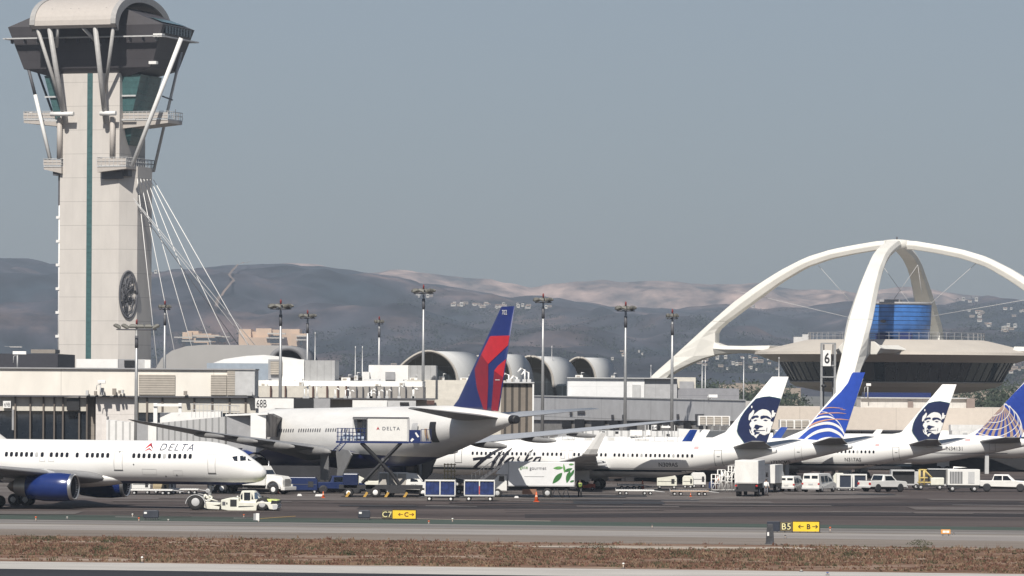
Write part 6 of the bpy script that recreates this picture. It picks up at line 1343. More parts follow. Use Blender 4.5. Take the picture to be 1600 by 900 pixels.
# white crew cab service truck with box under the rear of the wide body
t = thing('service_truck', 'white crew cab service truck with lettered door below the wide body tail', 'truck', place(640, 776), R(-3), GV)
body(t, [(-3.1, .8), (2.2, .7), (2.25, 1.3), (1.3, 1.55), (.7, 2.35), (-.2, 2.4), (-.25, 2.45), (-3.1, 2.45)], 2.1, vw, 'body', 1.5); sidewin(t, [[(.15, 1.55), (.95, 1.55), (.6, 2.15), (.15, 2.15)]], 2.1, 1.5)
for k in range(3): obj('grey_locker', MB().box(-3.0+.95*k, -2.2+.95*k, -1.08, -1.05, 1.1, 2.35), mat('locker_beige', (.45, .42, .38), .6), t)
sign_text('lettering', 'DELTA', .17, .55, -1.075, 1.2, dgrey, t, world=False)
for sd in (1, -1): wheel(t, 1.45, sd*.95, .46, .3, white); wheel(t, -2.0, sd*.95, .46, .4, white)
endglass(t, (1.28, 1.58), (.72, 2.3), 1.8); obj('bumper', MB().box(2.2, 2.35, -1.05, 1.05, .5, .75), vw, t, bevel=.03); obj('frame', MB().box(-3, 2, -.6, .6, .5, .8), chassis, t)
t = thing('wedge_loader', 'white and yellow tug seen behind the black scissor legs', 'baggage tug', place(583, 771), R(5), GV)
obj('body', MB().prism([(-2.6, .8), (2.6, .8), (2.0, 1.5), (.8, 1.6), (.5, 1.3), (-.4, 1.3), (-1.6, 1.9), (-2.6, 1.2)], 'y', -1, 1), vw2, t, bevel=.05); obj('yellow_cover', MB().prism([(1.0, 1.0), (2.3, .9), (1.9, 1.4), (1.1, 1.5)], 'y', -1.03, -1.0), yellow, t)
for sd in (1, -1): wheel(t, 1.6, sd*.85, .38); wheel(t, -1.6, sd*.85, .38)
# ---- covered baggage carts
tarp = mat('blue_tarpaulin', (.015, .032, .13), .45, var=.5, scale=1.6, bump=.6)
def bagcart(label, loc, rz=0, tm=None):
    t = thing('baggage_cart', label, 'baggage cart', loc, rz, 'blue curtained baggage carts'); h = 2.05
    obj('deck', MB().box(-1.5, 1.5, -.8, .8, .48, .62), lgrey, t, bevel=.02); fr = MB()
    for x in (-1.47, 1.47):
        for y in (-.76, .76): fr.box(x-.05, x+.05, y-.05, y+.05, .62, h)
    fr.box(-1.52, 1.52, -.81, -.71, h-.08, h); fr.box(-1.52, 1.52, .71, .81, h-.08, h); fr.box(-.05, .05, -.82, -.74, .62, h-.08); obj('frame', fr, vw, t)
    obj('roof', MB().box(-1.5, 1.5, -.8, .8, h, h+.04), vw, t)
    for a, b in ((-1.4, -.08), (.08, 1.4)):
        for y in (-.70, .66):
            mb = MB(); n = 12
            vs = [(a+(b-a)*k/n, y+.035*math.sin(k*1.9+a), z) for z in (.66, 1.3, h-.1) for k in range(n+1)]
            mb.add(vs, [(r_*(n+1)+k, r_*(n+1)+k+1, (r_+1)*(n+1)+k+1, (r_+1)*(n+1)+k) for r_ in (0, 1) for k in range(n)], True); obj('curtain', mb, tm or tarp, t, fix=False)
    obj('end_panel', MB().box(-1.42, -1.38, -.7, .7, .62, h-.1), tarp, t); obj('end_panel', MB().box(1.38, 1.42, -.7, .7, .62, h-.1), tarp, t)
    for x in (-1.05, 1.05):
        for sd in (1, -1): wheel(t, x, sd*.6, .24, .14, white)
    obj('drawbar', MB().tube([(-1.5, 0, .45), (-2.1, 0, .35)], .05, 6), dgrey, t); obj('red_ribbon', MB().box(-.04, .04, -.86, -.83, .7, 1.5), red, t) if 'second' in label or 'right' in label else None
    return t
bagcart('blue curtained baggage cart with white frame, left one of the front pair', place(688, 783), R(-2)); bagcart('blue curtained baggage cart with red ribbon, right one of the front pair', place(749.5, 783), R(-2))
# ---- gourmet catering truck
p = place(842, 777.5); D_ = p.y; sC = F/D_; t = thing('catering_truck', 'white catering box truck with green leaf picture half in shade', 'catering truck', p, 0)
def L3(px, py): return ((px-842)/sC, 12-(py-592.7)/sC)
def bx3(name, a, b, y0, y1, ya, yb, m, bevel=0): (x0, z1), (x1, z0) = L3(a, y0), L3(b, y1); return obj(name, MB().box(x0, x1, ya, yb, z0, z1), m, t, bevel=bevel)
bxw = mat('box_white', (.74, .74, .74), .35, var=.04); bx3('box_body', 794.5, 897, 721.5, 758, -1.25, 1.25, bxw, .03)
obj('attic', MB().prism([L3(794.3, 722), L3(794.3, 741), L3(774, 741), L3(788, 724)], 'y', -1.2, 1.2), mat('attic_white', (.68, .68, .68), .5), t, bevel=.03); bx3('box_edge', 794, 897.3, 757.5, 759.5, -1.27, 1.27, lgrey); bx3('box_corner', 793.8, 795.3, 721.2, 758, -1.27, 1.27, lgrey); bx3('box_corner', 896, 897.6, 721.2, 758, -1.27, 1.27, lgrey)
body(t, [L3(*a) for a in ((792, 742.5), (778, 742.5), (771, 752), (766, 754), (765, 766), (792, 767))], 2.1, vw, 'cab', bevel=.04); obj('door_window', MB().prism([L3(780, 744), L3(787.5, 744), L3(787.5, 752), L3(779, 752)], 'y', -1.08, -1.055), glass, t); obj('windscreen', MB().add([(L3(777.5, 0)[0]-.02, -.9, L3(0, 743.5)[1]), (L3(777.5, 0)[0]-.02, .9, L3(0, 743.5)[1]), (L3(771, 0)[0]-.05, .9, L3(0, 751.5)[1]), (L3(771, 0)[0]-.05, -.9, L3(0, 751.5)[1])], [(0, 1, 2, 3)]), glass, t)
bx3('chassis_frame', 792, 893, 760, 764, -.9, .9, chassis); bx3('step_box', 816, 838, 764, 772, -1.15, -.6, mat('step_brown', (.25, .13, .08), .7)); bx3('tail_lift', 890, 899, 757, 763, -1.2, 1.2, chassis)
for sd in (1, -1): wheel(t, L3(855, 0)[0], sd*1.0, .5, .45, lgrey); wheel(t, L3(777, 0)[0], sd*.95, .46, .3)
st_ = MB()
for a, b in (((868, 760), (862, 776)), ((868, 760), (878, 776)), ((884, 760), (878, 776)), ((884, 760), (890, 776))): st_.tube([(L3(*a)[0], -1, L3(*a)[1]), (L3(*b)[0], -1.1, .02)], .05, 6)
obj('stabiliser', st_, chassis, t)
gx, gz_ = L3(831, 731.5); vs, fs, w_ = text_mb('gate', .36); sign_text('lettering', 'gate', .36, L3(818, 0)[0], -1.29, L3(0, 731.0)[1], mat('pale_green_ink', (.18, .34, .14), .5), t, world=False); sign_text('lettering', 'gourmet', .36, L3(840, 0)[0], -1.29, L3(0, 732.2)[1], mat('grey_ink', (.18, .18, .2), .5), t, world=False)
obj('small_print', MB().box(L3(819, 0)[0], L3(850, 0)[0], -1.285, -1.28, L3(0, 744.3)[1], L3(0, 743.6)[1]), lgrey, t)
leafd = mat('leaf_print_dark', (.035, .16, .035), .5, var=.35, scale=3); leafl = mat('leaf_print_light', (.12, .33, .08), .5, var=.35, scale=3)
def leaf(ax, ay, bx_, by, w, m):
    A_, B_ = L3(ax, ay), L3(bx_, by); dx, dz = B_[0]-A_[0], B_[1]-A_[1]; l = math.hypot(dx, dz); nx, nz = -dz/l, dx/l; up_, dn = [], []
    for k in range(11): f_ = k/10; r = w*math.sin(math.pi*f_)**.8*(1-.25*f_); up_.append((A_[0]+dx*f_+nx*r, A_[1]+dz*f_+nz*r)); dn.append((A_[0]+dx*f_-nx*r, A_[1]+dz*f_-nz*r))
    obj('leaf_print', MB().prism(up_+dn[::-1], 'y', -1.275-leaf.k*.003, -1.27-leaf.k*.003), m, t); leaf.k += 1
leaf.k = 0
leaf(878, 738, 863, 755, .30, leafd); leaf(890, 735, 885, 754, .26, leafd); leaf(881, 736, 894, 731, .17, leafd); leaf(879, 730, 864, 731, .17, leafl); leaf(882, 738, 880, 724, .12, leafl); leaf(896.5, 733, 890, 745, .14, leafd); leaf(888, 725, 896, 724.5, .1, leafl); leaf(890, 752, 897, 750, .1, leafd)
# ---- box truck with its rear to us, right of the first tail
t = thing('box_truck', 'white box truck seen from behind beside the first white tailed jet', 'box truck', place(1172, 775), R(90-10), GV); w = 2.45
obj('box_body', MB().box(-3.2, 2.6, -w/2, w/2, 1.35, 3.75), mat('ribbed_white_box', (.74, .73, .71), .5, stripes=[(2, .45, .08, .85)]), t, bevel=.03); obj('roller_door', MB().box(-3.24, -3.2, -w/2+.1, w/2-.1, 1.45, 3.65), white2, t); obj('chassis_frame', MB().box(-3.2, 3.6, -.9, .9, .75, 1.3), chassis, t)
body(t, [(2.7, .8), (4.6, .8), (4.65, 1.6), (4.3, 2.7), (2.7, 2.8)], 2.1, vw, 'cab', 1.7); obj('rear_bumper', MB().box(-3.3, -3.2, -w/2, w/2, .55, .75), chassis, t); lamps(t, -3.25, 1.15, w-.3, lampr, 'tail_light', .1)
for sd in (1, -1): wheel(t, -1.8, sd*.95, .5, .5); wheel(t, 3.8, sd*.95, .5, .3); obj('mirror', MB().box(4.0, 4.1, sd*1.15, sd*1.4, 1.9, 2.4), chassis, t)
t = thing('box_truck', 'small white box truck partly hidden behind the taller box truck', 'box truck', place(1203, 769), R(90-14), GV)
obj('box_body', MB().box(-2.4, 2.2, -1.0, 1.0, 1.0, 3.0), white2, t, bevel=.03); body(t, [(2.25, .6), (3.9, .6), (3.9, 1.3), (3.4, 2.2), (2.25, 2.2)], 1.9, vw, 'cab', 1.4); obj('chassis_frame', MB().box(-2.4, 2.4, -.8, .8, .5, .98), chassis, t)
for sd in (1, -1): wheel(t, -1.3, sd*.85, .42, .35); wheel(t, 3.1, sd*.85, .42, .3)
van('white minivan with dark rear window left of the panel van', place(1238, 768), R(90-20), 4.7, 1.85, 1.72, 1.15, 'minivan', 'minivan'); van('white panel van with twin rear windows beside the minivan', place(1280, 769), R(90-24), 5.4, 2.0, 2.05, .9)
pickup('white pickup truck seen from its rear corner behind the panel van', place(1379, 768), R(40)); pickup('white crew cab pickup truck side on at the right edge', place(1567, 767.5), R(-7), 6.0, 2.0, True)
# ---- curtained container carts right of the van
for k in range(2):
    t = thing('container_cart', 'white framed container cart with dark panel, %s one behind the vans' % ('left', 'right')[k], 'baggage cart', place(1327+k*23+(-8), 767), R(-3), 'white framed container carts')
    obj('deck', MB().box(-.85, .85, -.7, .7, .3, .42), lgrey, t); f = MB(); f.box(-.85, -.5, -.72, .72, .42, 1.85); f.box(.72, .85, -.72, .72, .42, 1.85); f.box(-.5, .72, -.72, .72, 1.72, 1.85); obj('frame', f, vw, t); obj('dark_panel', MB().box(-.5, .72, -.6, .6, .42, 1.72), mat('panel_dark_blue', (.02, .028, .05), .5), t)
    for x in (-.6, .6):
        for sd in (1, -1): wheel(t, x, sd*.55, .2, .12)
t = thing('cargo_container', 'cream curved cargo container between panel van and dark carts', 'cargo container', place(1310, 766), 0, 'white framed container carts'); obj('body', MB().prism([(-.6, .4), (.5, .4), (.5, 1.9), (-.3, 1.9), (-.6, 1.5)], 'y', -.7, .7), vw2, t, bevel=.04); obj('cart', MB().box(-.7, .6, -.7, .7, .22, .38), dgrey, t)
# ---- loaders and boxes on the right
t = thing('cargo_loader', 'grey framed cargo loader with dark opening right of the pickup', 'cargo loader', place(1415, 764), 0, GV)
f = MB(); f.box(-1.7, 1.3, -1, 1, 2.0, 2.15); f.box(-1.7, -1.55, -1, 1, .6, 2.0); f.box(.9, 1.6, -1, 1, .6, 2.15); f.box(-1.7, 1.6, -1, 1, .45, .6); obj('frame', f, lgrey, t); obj('dark_bay', MB().box(-1.5, .88, -.6, .9, .62, 1.98), black, t)
for x in (-1.1, 1.1):
    for sd in (1, -1): wheel(t, x, sd*.9, .3)
t = thing('belt_loader', 'yellow frame loader beside the dark cargo loader', 'belt loader', place(1452, 765), 0, GV); f = MB()
for a, b in (((-1.1, .4), (-1.1, 2.2)), ((-.6, .4), (-.6, 2.2)), ((-1.1, 2.2), (-.3, 2.2)), ((-1.1, 1.3), (-.2, 1.3)), ((-1.3, .8), (1.2, .8)), ((-.6, 2.2), (.6, 1.0))): f.tube([(a[0], -.5, a[1]), (b[0], -.5, b[1])], .08, 6); f.tube([(a[0], .5, a[1]), (b[0], .5, b[1])], .08, 6)
obj('frame', f, mat('loader_yellow', (.55, .42, .15), .6), t); obj('engine_cover', MB().box(.1, 1.6, -.6, .6, .5, 1.35), vw2, t, bevel=.08); obj('chassis', MB().box(-1.4, 1.6, -.6, .6, .3, .5), chassis, t)
for x in (-1, 1.1):
    for sd in (1, -1): wheel(t, x, sd*.6, .28)
t = thing('dark_container', 'dark open cargo bin behind the yellow loader', 'cargo container', place(1474, 763), 0, GV); obj('body', MB().box(-1.6, 1.6, .2, 1.8, .5, 2.1), black, t); obj('frame', MB().box(-1.7, 1.7, .1, 1.9, 2.1, 2.2), lgrey, t); obj('deck', MB().box(-1.7, 1.7, .1, 1.9, .3, .48), lgrey, t)
t = thing('ground_power_unit', 'white boxy ground power cart with slatted side left of the crew cab pickup', 'power unit', place(1504, 768), 0, GV); obj('body', MB().box(-1.75, 1.8, -1, 1, .7, 2.45), vw, t, bevel=.05); obj('slatted_vent', MB().box(-1.5, -.1, -1.03, -1.0, .9, 2.2), mat('vent_slats_dark', (.35, .35, .35), .5, stripes=[(0, .3, .35, .4)]), t); obj('door', MB().box(.5, 1.2, -1.03, -1.0, .9, 2.2), lgrey, t); obj('roof_pipe', MB().tube([(-1, 0, 2.45), (-1, 0, 2.65), (.5, 0, 2.65)], .1, 8), white, t); obj('chassis', MB().box(-1.7, 1.7, -.9, .9, .4, .7), chassis, t)
for x in (-1.2, 1.2):
    for sd in (1, -1): wheel(t, x, sd*.85, .32)
# ---- flat dollies under the long white fuselage
def dolly(label, px, py, L, col, rz=0):
    t = thing('flat_dolly', label, 'dolly', place(px, py), rz, 'flat dollies beside the long white fuselage'); obj('deck', MB().box(-L/2, L/2, -.8, .8, .42, .56), col, t, bevel=.02); obj('rollers', MB().box(-L/2+.2, L/2-.2, -.7, .7, .562, .60), mat('roller_grey', (.35, .35, .35), .5, stripes=[(0, .25, .4, .5)]), t)
    for x in (-L/2+.45, -L/2+1.1, L/2-1.0, L/2-.4):
        for sd in (1, -1): wheel(t, x, sd*.6, .2, .16)
    obj('drawbar', MB().tube([(L/2, 0, .45), (L/2+1.1, 0, .32)], .05, 6), lgrey, t); obj('stop_bar', MB().box(-L/2-.04, -L/2, -.8, .8, .42, .7), lgrey, t)
dolly('long white flat dolly, front left one under the long fuselage', 992, 773.5, 4.0, vw); dolly('rust edged flat dolly, front right one under the long fuselage', 1077, 774.5, 4.0, mat('rusty_deck', (.42, .32, .25), .7)); dolly('flat dolly behind the front left dolly', 985, 765, 2.8, vw); dolly('low grey dolly under the towed jet at the left', 232, 773, 5.0, vw)
dolly('low pale dolly at the right under the towed jet', 288, 772, 3.0, vw)
def crate(label, px, py, w, h, col, g='boxes and carts in the shade under the jets', legs=True):
    t = thing('equipment_cart', label, 'equipment cart', place(px, py), R(random.uniform(-6, 6)), g); obj('body', MB().prism([(-w/2, .35), (w/2, .35), (w/2, h*.8), (w/2-.2, h), (-w/2+.15, h), (-w/2, h*.85)], 'y', -.7, .7), col, t, bevel=.05)
    obj('seam', MB().box(-w/2+.1, w/2-.1, -.72, -.70, h*.55, h*.58), dgrey, t); obj('side_opening', MB().box(w*.22, w*.38, -.73, -.70, h*.4, h*.75), chassis, t)
    for x in (-w/2+.3, w/2-.3):
        for sd in (1, -1): wheel(t, x, sd*.6, .2, .14)
    return t
crate('cream covered cart under the middle of the long white fuselage', 1042, 764, 2.2, 1.5, vw2); crate('small cream cart right of the cream covered cart', 1075, 763, 1.2, 1.4, vw2); crate('pale angular cart below the rear of the long fuselage', 1091, 762, 1.6, 1.7, vw); crate('blue bin beside the orange sign figure', 1112, 768, .6, 1.1, mat('bin_blue', (.02, .04, .12), .5)); crate('white angular tow tractor under the towed jet', 221, 772, 1.9, 1.8, vw)
crate('tan flat load under the towed jet', 252, 771, 1.6, 1.2, mat('load_tan', (.45, .36, .22), .8)); crate('grey boxed cart under the towed jet near its nose', 266, 771, 1.0, 1.6, lgrey); crate('dark blue low cart beneath the wide body belly', 470, 771, 3.5, 1.7, MATS['navy_truck']); crate('pale box cart right of the white bonneted truck', 605, 769, 1.4, 1.3, vw)
for i, (px, w) in enumerate(((1127, .8), (1136, 1.0), (1143, .7), (1118, .9))):
    t = thing('rack', ('tall', 'wide', 'narrow', 'low')[i]+' white tubular rack standing left of the box truck rear', 'rack', place(px, 769), 0, 'white tubular racks'); f = MB(); h = (2.4, 2.2, 2.8, 1.9)[i]
    for x in (-w/2, 0, w/2):
        for y in (-.4, .4): f.tube([(x, y, .1), (x, y, h)], .045, 6)
    for z in (.25, h*.5, h*.75, h): f.tube([(-w/2, -.4, z), (w/2, -.4, z)], .04, 6); f.tube([(-w/2, .4, z), (w/2, .4, z)], .04, 6)
    f.tube([(-w/2, -.4, .2), (w/2, -.4, h)], .04, 6); obj('frame', f, vw, t); obj('shelf', MB().box(-w/2, w/2, -.4, .4, h*.5, h*.5+.05), lgrey, t)
# belt loader with orange parts at the tail of the wide body
t = thing('belt_loader', 'tan yellow railed stair at the tail of the wide body', 'stairs', place(702, 772), 0, GV); f = MB()
for k in range(4): f.tube([(-.5+k*.35, -.5, .3), (-.5+k*.35, -.5, 3.2)], .06, 6)
for z in (.8, 1.6, 2.4, 3.1): f.tube([(-.6, -.5, z), (.7, -.5, z)], .06, 6)
obj('frame', f, mat('stair_tan', (.50, .40, .22), .7), t); obj('chassis', MB().box(-1.5, 1.5, -.7, .7, .3, .6), chassis, t); [wheel(t, x, sd*.6, .28) for x in (-1, 1) for sd in (1, -1)]
t = thing('airstair_truck', 'dark railed stair leading up to the script lettered jet above the carts', 'stairs', place(752, 771), 0, GV)
obj('ramp', MB().prism([(-3.2, 1.2), (-.5, .9), (2.2, 2.9), (2.2, 3.2), (-.6, 1.3), (-3.2, 1.7)], 'y', -.7, .7), dgrey, t); f = MB()
for k in range(9): x = -1.0+k*.42; z = 1.1+max(0, (x+.6))*.72; f.tube([(x, -.72, z), (x, -.72, z+1.0)], .035, 5)
f.tube([(-1.0, -.72, 2.1), (-.6, -.72, 2.2), (2.3, -.72, 4.2)], .04, 5); obj('railing', f, dgrey, t); obj('chassis', MB().box(-3.2, 2.2, -.8, .8, .45, .8), chassis, t); [wheel(t, x, sd*.7, .38) for x in (-2.5, 1.5) for sd in (1, -1)]
t = thing('tow_tractor', 'small orange and white tug between the catering truck and white fuselage', 'baggage tug', place(917, 766), 0, GV); t.scale = (.75,)*3; obj('body', MB().prism([(-1.2, .35), (1.2, .35), (1.2, .9), (.3, 1.0), (-.1, .75), (-1.2, .8)], 'y', -.6, .6), mat('tug_orange', (.42, .09, .05), .5), t, bevel=.04); obj('seat', MB().box(-.5, -.1, -.4, .4, .8, 1.2), chassis, t); obj('canopy', MB().box(-.8, .5, -.5, .5, 1.6, 1.66), vw, t); obj('post', MB().tube([(.4, -.45, .9), (.4, -.45, 1.6)], .04, 5), vw, t); [wheel(t, x, sd*.5, .26) for x in (-.8, .8) for sd in (1, -1)]
# ---- cones and drums
def cone(label, px, py, h=.75, name='traffic_cone'):
    t = thing(name, label, 'traffic cone', place(px, py), 0, 'orange cones on the apron'); r = h*.22
    obj('cone_body', MB().lathe([(r, .04), (r*.22, h), (.01, h+.01)], 18), orange, t); obj('base_plate', MB().box(-r*1.35, r*1.35, -r*1.35, r*1.35, 0, .05), orange, t); obj('pale_collar', MB().lathe([(r*.62+.006, h*.5), (r*.45+.006, h*.68)], 18, caps=False), mat('cone_collar', (.75, .45, .3), .5), t)
cone('tall orange cone in front of the catering truck', 838, 784, .98); cone('small red orange cone before the wide body main wheels', 505, 778, .65); cone('orange cone in front of the bonneted truck', 434, 771, .7)
cone('orange cone left of the pair behind the towed jet nose', 336, 768.5, 1.2); cone('orange cone right of the pair behind the towed jet nose', 345, 768.5, 1.25); cone('orange cone standing by the dolly left of the cream cart', 1004, 765, 1.0); cone('low orange cone lying before the front right dolly', 1079, 776, .4); cone('orange and white marker cone beneath the long fuselage rear', 1121, 766, 1.6)
for i, (px, py) in enumerate(((468, 775), (499, 775.5), (807, 778.5))):
    t = thing('wheel_chock', ('small white chock left of the main wheels', 'long white chock beside the small cone', 'pale chock beneath the catering truck cab')[i], 'wheel chock', place(px, py)); obj('block', MB().prism([(-.25-.2*(i == 1), 0), (.25+.2*(i == 1), 0), (.15+.2*(i == 1), .22), (-.15-.2*(i == 1), .22)], 'y', -.1, .1), white, t)
# ---- taxiway signs and lights
def post_legs(par, x0, x1, n, z):
    for k in range(n): x = x0+(x1-x0)*k/(n-1); obj('leg', MB().tube([(x, .12, 0), (x, .12, z)], .035, 6), dgrey, par)
def arrow(par, cx, z, s, d, y, m):
    pl = [(-.55, -.06), (.25, -.06), (.25, .06), (-.55, .06)]; obj('arrow', MB().add([(cx+d*a*s, y, z+b*s) for a, b in pl], [(0, 1, 2, 3)]), m, par, fix=False)
    for q_ in (1, -1): obj('arrow', MB().add([(cx+d*a*s, y-.001, z+q_*b*s) for a, b in ((.5, -.02), (.5, .05), (.12, .36), (.0, .30), (.32, .0))], [(0, 1, 2, 3, 4)]), m, par, fix=False)
def taxisign(label, px, py, a, b, c, y0, y1, code, letter, ink, blank=None):
    p = place((a+c)/2, py); s = F/p.y; cx = (a+c)/2; t = thing('taxiway_sign', label, 'taxiway sign', p, 0, 'lit taxiway guidance signs'); yh = Y0+ROLL*(cx-800); z = lambda y: 12-(y-yh)/s; x = lambda q_: (q_-cx)/s
    m1 = MB().box(x(a), x(b), 0, .25, z(y1), z(y0)); obj('black_panel', m1, black, t, bevel=.02); obj('yellow_panel', MB().box(x(b)+.02, x(c), 0, .25, z(y1), z(y0)), mat('sign_yellow', (.80, .55, .03), .5, var=.08), t, bevel=.02)
    obj('end_cap', MB().box(x(c), x(c)+.07, -.03, .28, z(y1)-.03, z(y0)+.03), black, t); obj('top_edge', MB().box(x(b), x(c)+.05, -.02, .27, z(y0), z(y0)+.05), mat('sign_dark_edge', (.06, .035, .01), .5), t)
    f_ = MB(); w_, h_ = .03, z(y0)-z(y1); X0, X1, Z0, Z1 = x(a)+.06, x(b)-.06, z(y1)+.06, z(y0)-.06
    f_.box(X0, X1, -.012, -.003, Z1-w_, Z1); f_.box(X0, X1, -.012, -.003, Z0, Z0+w_); f_.box(X0, X0+w_, -.012, -.003, Z0+w_, Z1-w_); f_.box(X1-w_, X1, -.012, -.003, Z0+w_, Z1-w_); obj('yellow_border', f_, mat('sign_border', (.28, .22, .10), .5), t)
    sign_text('lettering', code, h_*.66, (X0+X1)/2, -.015, (Z0+Z1)/2, mat('sign_letters_yellow', (.75, .68, .35), .5), t, world=False, bold=.004, space=1.1)
    mx = x(b)+(x(c)-x(b))*.60; zc = (Z0+Z1)/2; sign_text('lettering', letter, h_*.52, mx, -.015, zc, ink, t, world=False, bold=.012)
    arrow(t, mx-(.62 if letter == 'B' else .5), zc, .42 if letter == 'B' else .38, -1, -.015, ink); arrow(t, mx+(.52 if letter == 'B' else .46), zc, .42 if letter == 'B' else .38, 1, -.015, ink)
    if blank: obj('blank_panel', MB().box(x(blank), x(a)-.02, .02, .25, z(y1), z(y0)), mat('blank_dark', (.02, .025, .04), .5), t, bevel=.02)
    post_legs(t, x(blank if blank else a)+.2, x(c)-.3, 7 if blank else 6, z(y1)); return t
ink_b = mat('sign_ink', (.02, .012, .01), .5); ink_r = mat('sign_ink_red', (.16, .015, .01), .5)
taxisign('black and yellow taxiway sign reading B5 with two arrows and letter B', 1248, 832.5, 1218.5, 1238.5, 1280, 815, 830.5, 'B5', 'B', ink_b, 1198.5); taxisign('black and yellow taxiway sign reading C7 with two arrows and letter C', 622, 812, 596.5, 613, 649.5, 797, 810.5, 'C7', 'C', ink_r)
p = place(1203, 850.5); t = thing('marker_pillar', 'dark weathered upright pillar in front of the B5 sign', 'pillar', p, 0); s = F/p.y; h = 32/s
obj('body', MB().loft([[(-.30, -.25, .05), (.30, -.25, .05), (.30, .25, .05), (-.30, .25, .05)], [(-.21, -.22, h), (.21, -.22, h), (.21, .22, h), (-.21, .22, h)]], smooth=False), mat('pillar_weathered', (.05, .052, .06), .7, var=.6, scale=2.5), t, bevel=.04); obj('base', MB().box(-.36, .36, -.32, .32, 0, .07), dgrey, t); obj('white_patch', MB().box(-.22, -.08, -.27, -.24, h*.42, h*.6), white, t)
for i, (px, py, w) in enumerate(((236, 812, 24), (569, 812, 19))):
    p = place(px, py); s = F/p.y; w /= s; h = 15/s; t = thing('equipment_cabinet', ('dark grey cabinet on short legs right of the towed jet wheels', 'dark cabinet on short legs left of the C7 sign')[i], 'equipment cabinet', p, 0, 'dark cabinets beside the taxiway')
    obj('cabinet', MB().prism([(-w/2, .16), (w/2, .16), (w/2, h*.9), (w/2-.15, h), (-w/2+.12, h), (-w/2, h*.85)], 'y', -.35, .35), mat('cabinet_dark', (.035, .04, .055), .55, var=.3), t, bevel=.05); obj('white_plate', MB().box(-w/2+.08, -w/2+.32, -.38, -.35, h*.62, h*.82), white, t)
    for k in range(6): x = -w/2+.15+(w-.3)*k/5; obj('leg', MB().box(x-.03, x+.03, -.3, .3, 0, .17), dgrey, t)
p = place(401, 813.5); t = thing('marker_box', 'white and grey upright marker box beside the yellow taxi line', 'marker', p); obj('white_face', MB().box(-.05, .22, -.15, .15, .05, .62), white, t); obj('grey_side', MB().box(-.26, -.05, -.14, .14, .05, .6), grey, t); obj('foot', MB().box(-.3, .28, -.2, .2, 0, .05), dgrey, t)
p = place(1478, 838); t = thing('taxiway_sign', 'small orange and white backed sign at the right beyond the pale taxiway', 'taxiway sign', p); obj('panel', MB().box(-.38, .36, 0, .2, .18, .52), mat('sign_orange', (.75, .33, .08), .5), t, bevel=.03); obj('inner_plate', MB().box(-.25, -.02, -.02, 0, .27, .44), white, t); obj('inner_plate', MB().box(.02, .25, -.02, 0, .27, .44), white, t); obj('leg', MB().box(-.25, -.2, .05, .15, 0, .18), dgrey, t); obj('leg', MB().box(.2, .25, .05, .15, 0, .18), dgrey, t)
def edgelight(label, px, py, col, h=.35):
    t = thing('edge_light', label, 'edge light', place(px, py), 0, 'small lights along the pavement edges'); obj('stem', MB().tube([(0, 0, 0), (0, 0, h*.7)], .045, 6), mat('light_stem', (.5, .40, .32), .6), t); obj('lens', MB().lathe([(.03, h*.68), (.08, h*.72), (.08, h*.92), (.03, h)], 10), col, t); obj('base', MB().lathe([(.14, 0), (.12, .05)], 10), dgrey, t)
for i, (px, py, c, h, w_) in enumerate(((56, 814.5, orange, .40, 'orange light at the far left of the green strip'), (105, 811, lampw, .2, 'pale light left of the long cabinet'), (207, 808, lampw, .3, 'pale light just before the left dark cabinet'), (217, 815.5, orange, .38, 'orange light below the left dark cabinet'), (263, 814.5, lampw, .18, 'small pale light right of the left dark cabinet'), (381, 809, orange, .3, 'orange light left of the white marker box'), (404, 816.5, lampw, .2, 'pale light under the white marker box'), (707, 816, lampw, .35, 'pale light right of the C7 sign'), (670, 819, orange, .3, 'orange light below right of the C7 sign'),
                                            (1019, 825.5, dgrey, .35, 'dark light on the pale taxiway left of the B5 sign'), (1297, 832, orange, .45, 'orange light just right of the B5 sign'), (1227, 841, dgrey, .25, 'dark light below the B5 sign'), (1490, 836, dgrey, .2, 'dark light right of the small orange sign'), (222, 879.5, lampw, .42, 'white stake in the near verge at the left'), (974, 888.5, lampw, .38, 'white stake in the near verge at the centre'), (1252, 893.5, lampw, .12, 'low white light on the near strip'), (1293, 899, MATS['blue_paint'], .2, 'blue light at the bottom edge right of centre'))):
    edgelight(w_, px, py, c, h)
